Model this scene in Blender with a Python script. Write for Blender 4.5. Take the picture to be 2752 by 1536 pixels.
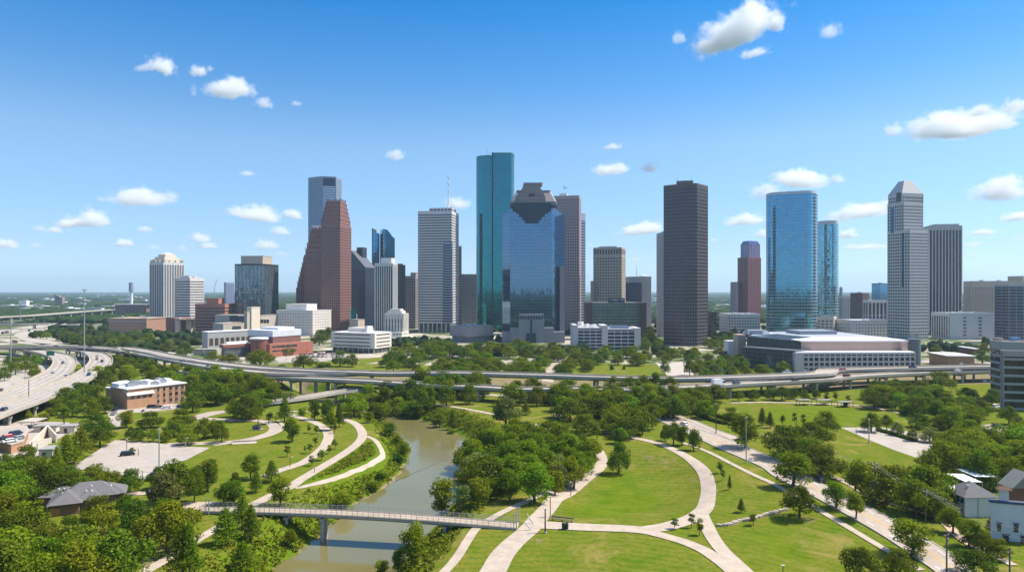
import bpy, bmesh, math, random
import numpy as np
from mathutils import Vector, Matrix, noise as mnoise

# ------------------------------------------------------------------ camera
SC = bpy.context.scene
HAZE = 6.0e-5
for _o in list(bpy.data.objects):
    bpy.data.objects.remove(_o)
F, H, CX, HZ = 1870.0, 60.0, 1376.0, 781.0
cam_d = bpy.data.cameras.new("camera")
cam = bpy.data.objects.new("camera", cam_d)
SC.collection.objects.link(cam)
SC.camera = cam
cam.location = (0, 0, H)
cam.rotation_euler = (math.radians(90), 0, 0)
cam_d.sensor_width = 36.0
cam_d.lens = 36.0 * F / 2752.0
cam_d.shift_y = (HZ - 768.0) / 2752.0
cam_d.clip_start = 1.0
cam_d.clip_end = 90000.0
# ------------------------------------------------------------------ sky, sun, exposure
SUN_EL, SUN_AZ = math.radians(55), math.radians(80)      # azimuth from +Y (view) towards +X (right)
SUNV = Vector((math.sin(SUN_AZ) * math.cos(SUN_EL), math.cos(SUN_AZ) * math.cos(SUN_EL), math.sin(SUN_EL)))
SKYRAMP = ((0.0, (0.57, 0.76, 1.13)), (1.0, (1.55, 1.4, 1.25)), (0.06, (0.539, 0.651, 0.865)), (0.2, (0.614, 0.763, 0.837)), (0.28, (0.335, 0.66, 0.856)), (0.38, (0.079, 0.558, 0.874)), (0.48, (0.233, 0.577, 0.856)), (0.62, (1.45, 1.32, 1.22)))   # horizon to zenith; upper sky, out of view, brightened for extra fill light
world = bpy.data.worlds.new("World")
SC.world = world
world.use_nodes = True
wn = world.node_tree
wn.nodes.clear()
w_out = wn.nodes.new("ShaderNodeOutputWorld")
w_bg = wn.nodes.new("ShaderNodeBackground")
w_sky = wn.nodes.new("ShaderNodeTexSky")
w_tint = wn.nodes.new("ShaderNodeMixRGB")
w_tc = wn.nodes.new("ShaderNodeTexCoord")
w_sep = wn.nodes.new("ShaderNodeSeparateXYZ")
w_ramp = wn.nodes.new("ShaderNodeValToRGB")
w_sky.sky_type = 'NISHITA'
w_sky.sun_disc = False
w_sky.sun_elevation = SUN_EL
w_sky.sun_rotation = SUN_AZ
w_sky.altitude = 100.0
w_sky.air_density = 1.0
w_sky.dust_density = 0.4
w_sky.ozone_density = 3.0
w_tint.blend_type = 'MULTIPLY'
w_tint.inputs['Fac'].default_value = 1.0
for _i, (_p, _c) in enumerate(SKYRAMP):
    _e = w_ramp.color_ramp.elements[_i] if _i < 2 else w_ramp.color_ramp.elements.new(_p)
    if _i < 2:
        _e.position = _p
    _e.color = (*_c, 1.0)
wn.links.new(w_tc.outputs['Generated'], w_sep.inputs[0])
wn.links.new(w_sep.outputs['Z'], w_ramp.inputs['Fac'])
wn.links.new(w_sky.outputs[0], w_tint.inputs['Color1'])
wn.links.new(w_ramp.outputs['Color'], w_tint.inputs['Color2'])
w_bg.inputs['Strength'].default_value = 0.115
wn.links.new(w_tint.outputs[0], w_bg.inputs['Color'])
wn.links.new(w_bg.outputs[0], w_out.inputs['Surface'])
sun_d = bpy.data.lights.new("sun", 'SUN')
sun_d.energy = 4.3
sun_d.angle = math.radians(0.53)
sun_d.color = (1.0, 0.91, 0.78)
sun = bpy.data.objects.new("sun", sun_d)
SC.collection.objects.link(sun)
sun.rotation_euler = SUNV.to_track_quat('Z', 'Y').to_euler()
SC.view_settings.view_transform = 'Standard'
SC.view_settings.look = 'None'
SC.view_settings.exposure = 0.83
SC.view_settings.gamma = 1.0
SC.cycles.use_denoising = True
SC.cycles.max_bounces = 24
SC.cycles.diffuse_bounces = 3
SC.cycles.glossy_bounces = 4
SC.cycles.transmission_bounces = 4
SC.cycles.transparent_max_bounces = 12
SC.cycles.volume_bounces = 24
# ------------------------------------------------------------------ helpers
rnd = random.Random(11)
nrg = np.random.default_rng(5)
WL = {}                                   # world position of each root / part, for building children in local coordinates


def dep(v, z=0.0):
    return (H - z) * F / (v - HZ)


def P(u, v, z=0.0):
    y = dep(v, z)
    return Vector(((u - CX) / F * y, y, z))


def X(u, y):
    return (u - CX) / F * y


def Zt(v, y):
    return H - (v - HZ) / F * y


def crop(x0, y0, k):
    return lambda u, v: (x0 + u / k, y0 + v / k)


c1, c2, c3, c4, c5 = (crop(x, 900, 2.2614) for x in (0, 500, 1000, 1500, 2052))
d1 = crop(0, 780, 3.594)
e1 = crop(340, 820, 3.903)
b1 = crop(0, 640, 3.594)
b2 = crop(600, 440, 2.7656)
b3 = crop(1100, 380, 2.4797)
b4 = crop(1500, 440, 2.4797)
b5 = crop(2000, 440, 2.4787)
k1 = crop(0, 0, 1.7973)
k2 = crop(1400, 0, 1.7973)


def px(c, *pts):
    return [c(u, v) for u, v in pts]


def link(o):
    SC.collection.objects.link(o)
    return o


def tag(o, label=None, cat=None, group=None, kind=None):
    if label:
        o['label'] = label
    if cat:
        o['category'] = cat
    if group:
        o['group'] = group
    if kind:
        o['kind'] = kind
    return o


def thing(name, label, cat, loc=(0, 0, 0), rotz=0.0, group=None):
    o = link(bpy.data.objects.new(name, None))
    o.location = loc
    o.rotation_euler = (0, 0, rotz)
    o.empty_display_size = 0.5
    WL[o.name] = Vector(loc)
    return tag(o, label, cat, group)


class MB:
    def __init__(self):
        self.v, self.f, self.m = [], [], []

    def face(self, idx, m=0):
        self.f.append(idx)
        self.m.append(m)

    def quad(self, a, b, c, d, m=0):
        n = len(self.v)
        self.v += [tuple(a), tuple(b), tuple(c), tuple(d)]
        self.face((n, n + 1, n + 2, n + 3), m)

    def poly(self, pts, m=0):
        n = len(self.v)
        self.v += [tuple(p) for p in pts]
        self.face(tuple(range(n, n + len(pts))), m)

    def prism(self, poly, z0, z1, m=0, mt=None, bottom=False, top=True):
        """vertical prism over an xy polygon; z0/z1 may be lists"""
        n, k = len(self.v), len(poly)
        a = z0 if isinstance(z0, (list, tuple)) else [z0] * k
        b = z1 if isinstance(z1, (list, tuple)) else [z1] * k
        self.v += [(p[0], p[1], a[i]) for i, p in enumerate(poly)] + [(p[0], p[1], b[i]) for i, p in enumerate(poly)]
        for i in range(k):
            j = (i + 1) % k
            self.face((n + i, n + j, n + k + j, n + k + i), m)
        if top:
            self.face(tuple(range(n + k, n + 2 * k)), m if mt is None else mt)
        if bottom:
            self.face(tuple(range(n + k - 1, n - 1, -1)), m)

    def frustum(self, p0, p1, z0, z1, m=0):
        n, k = len(self.v), len(p0)
        self.v += [(p[0], p[1], z0) for p in p0] + [(p[0], p[1], z1) for p in p1]
        for i in range(k):
            j = (i + 1) % k
            self.face((n + i, n + j, n + k + j, n + k + i), m)
        self.face(tuple(range(n + k, n + 2 * k)), m)

    def box(self, c, s, rot=0.0, m=0):
        """box by centre of its base c, sizes s"""
        co, si = math.cos(rot), math.sin(rot)
        pts = [(c[0] + x * co - y * si, c[1] + x * si + y * co) for x, y in
               ((-s[0] / 2, -s[1] / 2), (s[0] / 2, -s[1] / 2), (s[0] / 2, s[1] / 2), (-s[0] / 2, s[1] / 2))]
        self.prism(pts, c[2], c[2] + s[2], m, bottom=True)

    def bar(self, a, b, w, h, m=0):
        """box beam between two points, w wide, h high (a, b on its lower centre line)"""
        a, b = Vector(a), Vector(b)
        d = b - a
        s = Vector((-d.y, d.x, 0))
        s = (s.normalized() if s.length > 1e-6 else Vector((1, 0, 0))) * (w / 2)
        up = Vector((0, 0, h))
        n = len(self.v)
        self.v += [tuple(q) for q in (a - s, a + s, a + s + up, a - s + up, b - s, b + s, b + s + up, b - s + up)]
        for q in ((0, 3, 2, 1), (4, 5, 6, 7), (0, 1, 5, 4), (2, 3, 7, 6), (1, 2, 6, 5), (3, 0, 4, 7)):
            self.face(tuple(n + i for i in q), m)

    def tube(self, a, b, r0, r1=None, n=8, m=0):
        a, b = Vector(a), Vector(b)
        r1 = r0 if r1 is None else r1
        d = (b - a).normalized()
        q = d.orthogonal().normalized()
        w = d.cross(q)
        k = len(self.v)
        for c, r in ((a, r0), (b, r1)):
            for i in range(n):
                t = 2 * math.pi * i / n
                self.v.append(tuple(c + (q * math.cos(t) + w * math.sin(t)) * r))
        for i in range(n):
            j = (i + 1) % n
            self.face((k + i, k + j, k + n + j, k + n + i), m)
        self.face(tuple(range(k + n - 1, k - 1, -1)), m)
        self.face(tuple(range(k + n, k + 2 * n)), m)

    def build(self, name, mats, parent=None, smooth=False, label=None):
        off = WL.get(parent.name, Vector((0, 0, 0))) if parent else Vector((0, 0, 0))
        me = bpy.data.meshes.new(name)
        me.from_pydata([(x - off.x, y - off.y, z - off.z) for x, y, z in self.v], [], self.f)
        for mt in (mats if isinstance(mats, (list, tuple)) else [mats]):
            me.materials.append(mt)
        if any(self.m):
            me.polygons.foreach_set('material_index', self.m)
        if smooth:
            me.polygons.foreach_set('use_smooth', [True] * len(self.f))
        me.update()
        o = link(bpy.data.objects.new(name, me))
        if parent:
            o.parent = parent
            WL[o.name] = off.copy()
        if label:
            o['label'] = label
        return o


def dup(root, loc, rotz=0.0, scale=None, label=None, group=None):
    r = link(root.copy())
    r.location = loc
    r.rotation_euler = (0, 0, rotz)
    if scale is not None:
        r.scale = scale if hasattr(scale, '__len__') else (scale,) * 3
    if label:
        r['label'] = label
    if group:
        r['group'] = group
    for ch in root.children:
        c = link(ch.copy())
        c.parent = r
        for g in ch.children:
            d = link(g.copy())
            d.parent = c
    return r


def mesh_np(name, v, f, mats, attr=None, smooth=False):
    """mesh from numpy arrays: v (n,3), f (m,k) with k = 3 or 4"""
    me = bpy.data.meshes.new(name)
    k = f.shape[1]
    me.vertices.add(len(v))
    me.vertices.foreach_set('co', np.ascontiguousarray(v, dtype=np.float32).ravel())
    me.loops.add(f.size)
    me.loops.foreach_set('vertex_index', np.ascontiguousarray(f, dtype=np.int32).ravel())
    me.polygons.add(len(f))
    me.polygons.foreach_set('loop_start', np.arange(0, f.size, k, dtype=np.int32))
    me.polygons.foreach_set('loop_total', np.full(len(f), k, dtype=np.int32))
    if smooth:
        me.polygons.foreach_set('use_smooth', np.ones(len(f), dtype=bool))
    for nm, dom, data in attr or ():
        if data.ndim == 2:
            a = me.attributes.new(nm, 'FLOAT_COLOR', dom)
            a.data.foreach_set('color', np.ascontiguousarray(data, dtype=np.float32).ravel())
        else:
            a = me.attributes.new(nm, 'FLOAT', dom)
            a.data.foreach_set('value', np.ascontiguousarray(data, dtype=np.float32))
    for m in mats if isinstance(mats, (list, tuple)) else [mats]:
        me.materials.append(m)
    me.update(calc_edges=True)
    return me


# ------------------------------------------------------------------ materials
MC = {}


class NT:
    def __init__(self, name):
        self.m = bpy.data.materials.new(name)
        self.m.use_nodes = True
        self.t = self.m.node_tree
        self.t.nodes.clear()
        self.out = self.n('OutputMaterial')

    def n(self, kind, **kw):
        o = self.t.nodes.new('ShaderNode' + kind)
        for k, v in kw.items():
            if k in o.inputs:
                o.inputs[k].default_value = v
            else:
                setattr(o, k, v)
        return o

    def l(self, a, b):
        self.t.links.new(a, b)

    def math(self, op, a, b=None):
        o = self.n('Math', operation=op)
        for i, x in enumerate((a, b)):
            if x is None:
                continue
            if isinstance(x, (int, float)):
                o.inputs[i].default_value = x
            else:
                self.l(x, o.inputs[i])
        return o.outputs[0]

    def mix(self, fac, a, b, blend='MIX'):
        o = self.n('MixRGB', blend_type=blend)
        for s, x in (('Fac', fac), ('Color1', a), ('Color2', b)):
            if isinstance(x, (int, float)):
                o.inputs[s].default_value = x
            elif isinstance(x, tuple):
                o.inputs[s].default_value = (*x, 1)
            else:
                self.l(x, o.inputs[s])
        return o.outputs[0]

    def noise(self, scale, detail=3.0, rough=0.55, vec=None, dist=0.0):
        o = self.n('TexNoise')
        o.inputs['Scale'].default_value = scale
        o.inputs['Detail'].default_value = detail
        o.inputs['Roughness'].default_value = rough
        o.inputs['Distortion'].default_value = dist
        if vec is not None:
            self.l(vec, o.inputs['Vector'])
        return o.outputs[0]

    def ramp(self, x, a, b, c=0.0, d=1.0):
        o = self.n('MapRange')
        self.l(x, o.inputs['Value'])
        for s, v in (('From Min', a), ('From Max', b), ('To Min', c), ('To Max', d)):
            o.inputs[s].default_value = v
        return o.outputs[0]

    def pos(self):
        return self.n('NewGeometry').outputs['Position']

    def scaled(self, vec, s):
        o = self.n('Mapping')
        self.l(vec, o.inputs['Vector'])
        o.inputs['Scale'].default_value = s
        return o.outputs[0]

    def bsdf(self, col, rough=0.6, metal=0.0, spec=0.5, normal=None):
        b = self.n('BsdfPrincipled')
        for s, x in (('Base Color', col), ('Roughness', rough), ('Metallic', metal), ('Specular IOR Level', spec)):
            if isinstance(x, tuple):
                b.inputs[s].default_value = (*x, 1)
            elif isinstance(x, (int, float)):
                b.inputs[s].default_value = x
            else:
                self.l(x, b.inputs[s])
        if normal is not None:
            self.l(normal, b.inputs['Normal'])
        self.l(b.outputs[0], self.out.inputs['Surface'])
        return b


def pm(name, col, rough=0.65, metal=0.0, var=0.12, scale=0.15, spec=0.4, streak=True):
    """painted / stone / concrete surface: base colour with weathering noise and rain streaks"""
    if name in MC:
        return MC[name]
    t = NT(name)
    p = t.pos()
    a = t.noise(scale, 4, 0.6, p)
    b = t.noise(1.0, 3, 0.6, t.scaled(p, (0.5, 0.5, 0.03))) if streak else t.noise(scale * 6, 3, 0.6, p)
    f = t.math('ADD', t.math('MULTIPLY', a, 0.6), t.math('MULTIPLY', b, 0.4))
    k = t.ramp(f, 0.3, 0.7, 1 - var, 1 + var)
    c = t.n('VectorMath', operation='SCALE')
    c.inputs[0].default_value = col
    t.l(k, c.inputs['Scale'])
    t.bsdf(c.outputs[0], rough, metal, spec)
    MC[name] = t.m
    return t.m


def glass(name, col, metal=0.85, rough=0.06, pane=(1.5, 1.5, 4.0), wob=0.02, var=0.25, spec=0.6):
    """coated curtain-wall glass: tinted mirror whose panes are each a little out of plane"""
    if name in MC:
        return MC[name]
    t = NT(name)
    p = t.pos()
    ofs = t.n('VectorMath', operation='ADD')
    t.l(p, ofs.inputs[0])
    ofs.inputs[1].default_value = (0.37, 0.37, 0.11)
    dv = t.n('VectorMath', operation='DIVIDE')
    t.l(ofs.outputs[0], dv.inputs[0])
    dv.inputs[1].default_value = pane
    fl = t.n('VectorMath', operation='FLOOR')
    t.l(dv.outputs[0], fl.inputs[0])
    w = t.n('TexWhiteNoise', noise_dimensions='3D')
    t.l(fl.outputs[0], w.inputs['Vector'])
    k = t.ramp(w.outputs['Value'], 0, 1, 1 - var, 1 + var)
    c = t.n('VectorMath', operation='SCALE')
    c.inputs[0].default_value = col
    t.l(k, c.inputs['Scale'])
    s = t.n('VectorMath', operation='SUBTRACT')
    t.l(w.outputs['Color'], s.inputs[0])
    s.inputs[1].default_value = (0.5, 0.5, 0.5)
    sc = t.n('VectorMath', operation='SCALE')
    t.l(s.outputs[0], sc.inputs[0])
    sc.inputs['Scale'].default_value = wob
    wn2 = t.n('TexNoise')
    wn2.inputs['Scale'].default_value = 0.12
    t.l(p, wn2.inputs['Vector'])
    s2 = t.n('VectorMath', operation='SUBTRACT')
    t.l(wn2.outputs['Color'], s2.inputs[0])
    s2.inputs[1].default_value = (0.5, 0.5, 0.5)
    sc2 = t.n('VectorMath', operation='SCALE')
    t.l(s2.outputs[0], sc2.inputs[0])
    sc2.inputs['Scale'].default_value = wob * 1.2
    ad = t.n('VectorMath', operation='ADD')
    t.l(sc.outputs[0], ad.inputs[0])
    t.l(sc2.outputs[0], ad.inputs[1])
    ad2 = t.n('VectorMath', operation='ADD')
    t.l(t.n('NewGeometry').outputs['Normal'], ad2.inputs[0])
    t.l(ad.outputs[0], ad2.inputs[1])
    nn = t.n('VectorMath', operation='NORMALIZE')
    t.l(ad2.outputs[0], nn.inputs[0])
    t.bsdf(c.outputs[0], rough, metal, spec, nn.outputs[0])
    MC[name] = t.m
    return t.m


def leafmat(name, col, col2, trans=0.35, hue=0.045):
    if name in MC:
        return MC[name]
    t = NT(name)
    at = t.n('Attribute', attribute_name='leafvar')
    oi = t.n('ObjectInfo')
    base = t.mix(at.outputs['Fac'], col, col2)
    hs = t.n('HueSaturation')
    t.l(t.ramp(oi.outputs['Random'], 0, 1, 0.5 - hue, 0.5 + hue * 0.6), hs.inputs['Hue'])
    v2 = t.math('FRACT', t.math('MULTIPLY', oi.outputs['Random'], 7.31))
    t.l(t.ramp(v2, 0, 1, 0.72, 1.3), hs.inputs['Value'])
    t.l(base, hs.inputs['Color'])
    d = t.n('BsdfDiffuse')
    tr = t.n('BsdfTranslucent')
    gl = t.n('BsdfGlossy', Roughness=0.5)
    gl.inputs['Color'].default_value = (0.9, 0.95, 1, 1)
    t.l(hs.outputs[0], d.inputs['Color'])
    b2_ = t.mix(0.5, hs.outputs[0], (0.17, 0.24, 0.008))
    t.l(b2_, tr.inputs['Color'])
    mx = t.n('MixShader')
    mx.inputs[0].default_value = trans
    t.l(d.outputs[0], mx.inputs[1])
    t.l(tr.outputs[0], mx.inputs[2])
    m2 = t.n('MixShader')
    m2.inputs[0].default_value = 0.004
    t.l(mx.outputs[0], m2.inputs[1])
    t.l(gl.outputs[0], m2.inputs[2])
    t.l(m2.outputs[0], t.out.inputs['Surface'])
    MC[name] = t.m
    return t.m


CONC = pm('pale_concrete', (0.40, 0.36, 0.31), 0.8, var=0.16)
CONC_D = pm('weathered_concrete', (0.24, 0.22, 0.20), 0.85, var=0.25)
DECK = pm('road_deck_concrete', (0.37, 0.335, 0.285), 0.85, var=0.20, scale=0.06, streak=False)
PATHM = pm('path_concrete', (0.40, 0.335, 0.265), 0.85, var=0.24, scale=0.3, streak=False)
ROADM = pm('road_surface', (0.36, 0.305, 0.25), 0.85, var=0.22, scale=0.15, streak=False)
LOTM = pm('parking_lot_surface', (0.36, 0.32, 0.275), 0.85, var=0.22, scale=0.12, streak=False)
ASPH = pm('dark_asphalt', (0.07, 0.07, 0.072), 0.9, var=0.25, streak=False)
WHITE = pm('white_paint', (0.75, 0.74, 0.72), 0.55, var=0.05)
YELLOW = pm('yellow_road_paint', (0.55, 0.33, 0.06), 0.7, var=0.15)
WROOF = pm('white_membrane_roof', (0.72, 0.72, 0.72), 0.6, var=0.10, scale=0.08, streak=False)
GROOF = pm('grey_gravel_roof', (0.30, 0.29, 0.28), 0.9, var=0.2, scale=0.1, streak=False)
STEEL = pm('galvanised_steel', (0.42, 0.44, 0.46), 0.4, 0.6, var=0.08)
DSTEEL = pm('dark_steel', (0.05, 0.055, 0.06), 0.45, 0.4, var=0.1)
BRICK = pm('orange_brick', (0.40, 0.225, 0.13), 0.85, var=0.14, scale=0.5)
RBRICK = pm('red_brown_brick', (0.21, 0.085, 0.062), 0.85, var=0.14, scale=0.3)
BARK = pm('tree_bark', (0.10, 0.075, 0.055), 0.9, var=0.25, scale=2.0)
DGLASS = glass('dark_window_glass', (0.035, 0.045, 0.055), metal=0.0, rough=0.08, wob=0.03, var=0.8, spec=0.6)
# ------------------------------------------------------------------ terrain
def cr(pts, n=8, closed=False):
    """Catmull-Rom through 2-D/3-D points"""
    p = [np.array(q, float) for q in pts]
    out = []
    N = len(p)
    for i in range(N if closed else N - 1):
        a = p[(i - 1) % N] if closed or i > 0 else 2 * p[0] - p[1]
        b, c = p[i], p[(i + 1) % N]
        d = p[(i + 2) % N] if closed or i + 2 < N else 2 * p[-1] - p[-2]
        for k in range(n):
            t = k / n
            out.append(0.5 * (2 * b + (c - a) * t + (2 * a - 5 * b + 4 * c - d) * t * t + (3 * b - a - 3 * c + d) * t ** 3))
    if not closed:
        out.append(p[-1])
    return out


WZ = -6.0
west = [(690, 1600), (748, 1530), (770, 1515), (810, 1490), (850, 1455), (880, 1430), (911, 1404), (942, 1369), (978, 1346), (1013, 1324),
        (1053, 1298), (1079, 1271), (1101, 1236), (1106, 1210), (1093, 1187), (1065, 1165), (1031, 1141), (990, 1126), (942, 1113), (895, 1098),
        (850, 1080), (800, 1062)]
east = [(805, 1044), (870, 1062), (925, 1087), (965, 1099), (1008, 1108), (1075, 1118), (1133, 1131), (1190, 1151), (1234, 1174), (1261, 1196),
        (1266, 1227), (1262, 1260), (1250, 1295), (1225, 1330), (1195, 1368), (1150, 1420), (1100, 1475), (1045, 1530), (1010, 1600)]
bankW = [P(u, v, WZ).xy for u, v in west]
bankE = [P(u, v, WZ).xy for u, v in east]
bankW = [np.array(q) for q in cr(bankW, 6)]
bankE = [np.array(q) for q in cr(bankE, 6)]
for _l, _s in ((bankW, 1.0), (bankE, 2.7)):          # uneven water line
    for _i, _q in enumerate(_l):
        _q[0] += 0.9 * math.sin(_i * 1.7 + _s) + 0.6 * math.sin(_i * 3.1 + _s)
river = np.array(bankW + bankE)


def inside(poly, x, y):
    poly = np.asarray(poly)
    r = np.zeros(x.shape, bool)
    j = len(poly) - 1
    for i in range(len(poly)):
        xi, yi = poly[i]
        xj, yj = poly[j]
        with np.errstate(divide='ignore', invalid='ignore'):
            c = ((yi > y) != (yj > y)) & (x < (xj - xi) * (y - yi) / (yj - yi + 1e-12) + xi)
        r ^= c
        j = i
    return r


def dist_poly(poly, x, y, closed=True):
    poly = np.asarray(poly)
    d = np.full(x.shape, 1e9)
    for i in range(len(poly) if closed else len(poly) - 1):
        a, b = poly[i], poly[(i + 1) % len(poly)]
        e = b - a
        t = np.clip(((x - a[0]) * e[0] + (y - a[1]) * e[1]) / (e @ e + 1e-9), 0, 1)
        d = np.minimum(d, np.hypot(x - a[0] - t * e[0], y - a[1] - t * e[1]))
    return d


GX0, GX1, GY0, GY1, GS = -420.0, 420.0, 90.0, 570.0, 2.0
gx = np.arange(GX0, GX1 + 0.1, GS)
gy = np.arange(GY0, GY1 + 0.1, GS)
TX, TY = np.meshgrid(gx, gy)


def vnoise(x, y, s, seed=0.0):
    return (np.sin(x / s + 1.3 * np.sin(y / s * 0.7 + seed) + seed) * np.cos(y / s * 1.1 + 1.7 * np.sin(x / s * 0.6 + seed * 2)) + 0.5 * np.sin(x / s * 2.3 + y / s * 1.9 + seed)) / 1.5


rin = inside(river, TX, TY)
rd = dist_poly(river, TX, TY)
bw = 13.0 + 3.5 * vnoise(TX, TY, 21.0, 0.4)
tt = np.clip(rd / bw, 0, 1)
bank = -6.3 + 6.3 * (tt * tt * (3 - 2 * tt)) ** 0.85
TH = np.where(rin, -6.3 - np.clip(rd * 0.35, 0, 2.2), bank)
# the bowl of the round lawn
bowl = ((TX - 36) / 30) ** 2 + ((TY - 226) / 40) ** 2
tb = np.clip((1.15 - bowl) / 0.95, 0, 1)
TH += -3.2 * (tb * tb * (3 - 2 * tb))
# soft mounds of the park, flattened towards the rims
mound = lambda cx, cy, rx, ry, h: h * np.exp(-(((TX - cx) / rx) ** 2 + ((TY - cy) / ry) ** 2))
TH += mound(28, 152, 22, 14, 1.0) + mound(88, 196, 24, 26, 1.6) + mound(-100, 300, 28, 26, 1.3) + mound(20, 330, 26, 34, 1.2)
edge = np.clip(np.minimum(np.minimum(TX - GX0, GX1 - TX), np.minimum(TY - GY0, GY1 - TY)) / 14.0, 0, 1)
TH = np.where(rin, TH, TH * np.where(TH < 0, 1, edge))


def gz(x, y):
    fx, fy = (x - GX0) / GS, (y - GY0) / GS
    if fx < 0 or fy < 0 or fx >= len(gx) - 1 or fy >= len(gy) - 1:
        return 0.0
    i, j = int(fx), int(fy)
    a, b = fx - i, fy - j
    return float((TH[j, i] * (1 - a) + TH[j, i + 1] * a) * (1 - b) + (TH[j + 1, i] * (1 - a) + TH[j + 1, i + 1] * a) * b)


def hit(u, v):
    """where the ray through photo pixel (u, v) meets the ground"""
    p = P(u, v, 0.0)
    lo = P(u, v, 4.0)
    d = P(u, v, -9.0) - lo
    for i in range(1, 41):
        q = lo + d * (i / 40)
        if gz(q.x, q.y) >= q.z:
            a = lo + d * ((i - 1) / 40)
            for _ in range(10):
                m = (a + q) / 2
                if gz(m.x, m.y) >= m.z:
                    q = m
                else:
                    a = m
            return Vector((q.x, q.y, gz(q.x, q.y)))
    return p


def ground_mat(name, near=True):
    t = NT(name)
    p = t.pos()
    n1 = t.noise(0.022, 6, 0.7, p, 0.8)
    n2 = t.noise(0.13, 7, 0.72, p, 0.6)
    n3 = t.noise(0.9, 6, 0.75, p)
    mow = t.noise(0.35, 2, 0.5, t.scaled(p, (1.0, 0.12, 1.0)), 0.3)
    g = t.mix(t.ramp(n1, 0.36, 0.64), (0.088, 0.158, 0.009), (0.136, 0.166, 0.015))
    g = t.mix(t.ramp(n2, 0.40, 0.66, 0, 0.85), g, (0.225, 0.195, 0.040))
    g = t.mix(t.ramp(n2, 0.28, 0.44, 0.65, 0), g, (0.060, 0.118, 0.006))
    g = t.mix(t.ramp(mow, 0.45, 0.75, 0, 0.35), g, (0.185, 0.165, 0.026))
    g = t.mix(t.ramp(n3, 0.40, 0.64, 0, 0.7), g, (0.050, 0.100, 0.005))
    wv = t.n('TexWave', wave_type='RINGS', rings_direction='SPHERICAL')
    t.l(t.scaled(p, (0.020, 0.014, 0.02)), wv.inputs['Vector'])
    wv.inputs['Scale'].default_value = 7.0
    wv.inputs['Distortion'].default_value = 2.5
    wv.inputs['Detail'].default_value = 3.0
    wv.inputs['Detail Scale'].default_value = 1.2
    g = t.mix(t.ramp(wv.outputs['Fac'], 0.55, 0.95, 0, 0.28), g, (0.17, 0.155, 0.022))
    g = t.mix(t.ramp(wv.outputs['Fac'], 0.45, 0.05, 0, 0.22), g, (0.055, 0.10, 0.006))
    worn = t.noise(0.036, 7, 0.74, p, 1.4)
    g = t.mix(t.ramp(worn, 0.54, 0.68, 0, 0.85), g, (0.27, 0.205, 0.075))
    if near:
        at = t.n('Attribute', attribute_name='cover')
        sp = t.n('SeparateColor')
        t.l(at.outputs['Color'], sp.inputs[0])
        wob = t.math('MULTIPLY', t.math('SUBTRACT', t.noise(0.16, 7, 0.72, p, 0.5), 0.5), 1.9)
        weed = t.mix(t.ramp(n3, 0.3, 0.7), (0.065, 0.120, 0.006), (0.12, 0.175, 0.010))
        g = t.mix(t.ramp(t.math('ADD', sp.outputs[1], wob), 0.35, 0.65), g, weed)
        lush = t.mix(t.ramp(n2, 0.35, 0.65), (0.062, 0.128, 0.005), (0.115, 0.165, 0.007))
        g = t.mix(t.ramp(t.math('ADD', sp.outputs[0], t.math('MULTIPLY', wob, 0.8)), 0.3, 0.75, 0, 0.7), g, lush)
        dirt = t.mix(n3, (0.15, 0.115, 0.07), (0.30, 0.235, 0.16))
        g = t.mix(t.ramp(t.math('ADD', sp.outputs[2], wob), 0.4, 0.6, 0, 0.92), g, dirt)
    bp = t.n('Bump', Strength=0.6, Distance=0.25)
    t.l(t.noise(2.5, 4, 0.7, p), bp.inputs['Height'])
    t.bsdf(g, 0.95, 0, 0.0, bp.outputs[0])
    return t.m


cover = np.zeros(TX.shape + (4,))
cover[..., 3] = 1


def paint(chan, poly, val=1.0, soft=2.0):
    q = np.array([hit(u, v).xy for u, v in poly])
    m = inside(q, TX, TY)
    d = dist_poly(q, TX, TY)
    cover[..., chan] = np.maximum(cover[..., chan], val * np.clip(np.where(m, 0.5 + d / (2 * soft), 0.5 - d / (2 * soft)), 0, 1))


cover[..., 1] = np.clip(1.25 - rd / 13.0, 0, 1) * (~rin)
cover[..., 2] = np.clip(1.0 - rd / 2.6, 0, 1)
cover[rin, 2] = 1
paint(1, px(c2, (690, 890), (800, 800), (940, 720), (1080, 640), (1150, 650), (1160, 730), (1100, 780), (900, 860), (700, 910)))
paint(0, px(c4, (60, 1120), (200, 960), (330, 860), (430, 830), (520, 900), (620, 980), (640, 1040), (480, 1080), (250, 1120)), 0.95, 6)
paint(0, px(c4, (1000, 1180), (1300, 1130), (1583, 1180), (1583, 1430), (1180, 1430)), 0.7, 8)
paint(0, px(c5, (0, 430), (600, 440), (880, 510), (860, 545), (300, 550), (0, 540)), 0.75, 6)
paint(2, px(c3, (1000, 1235), (1050, 1240), (1040, 1265), (1000, 1262)), 1.0, 1)
paint(2, px(c4, (330, 1300), (420, 1320), (480, 1360), (400, 1360)), 0.62, 4)
paint(2, px(c1, (800, 1380), (900, 1280), (1000, 1260), (960, 1370), (850, 1438)), 0.8, 4)
paint(2, px(c5, (230, 1090), (330, 1110), (330, 1160), (250, 1150)), 0.75, 3)

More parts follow.
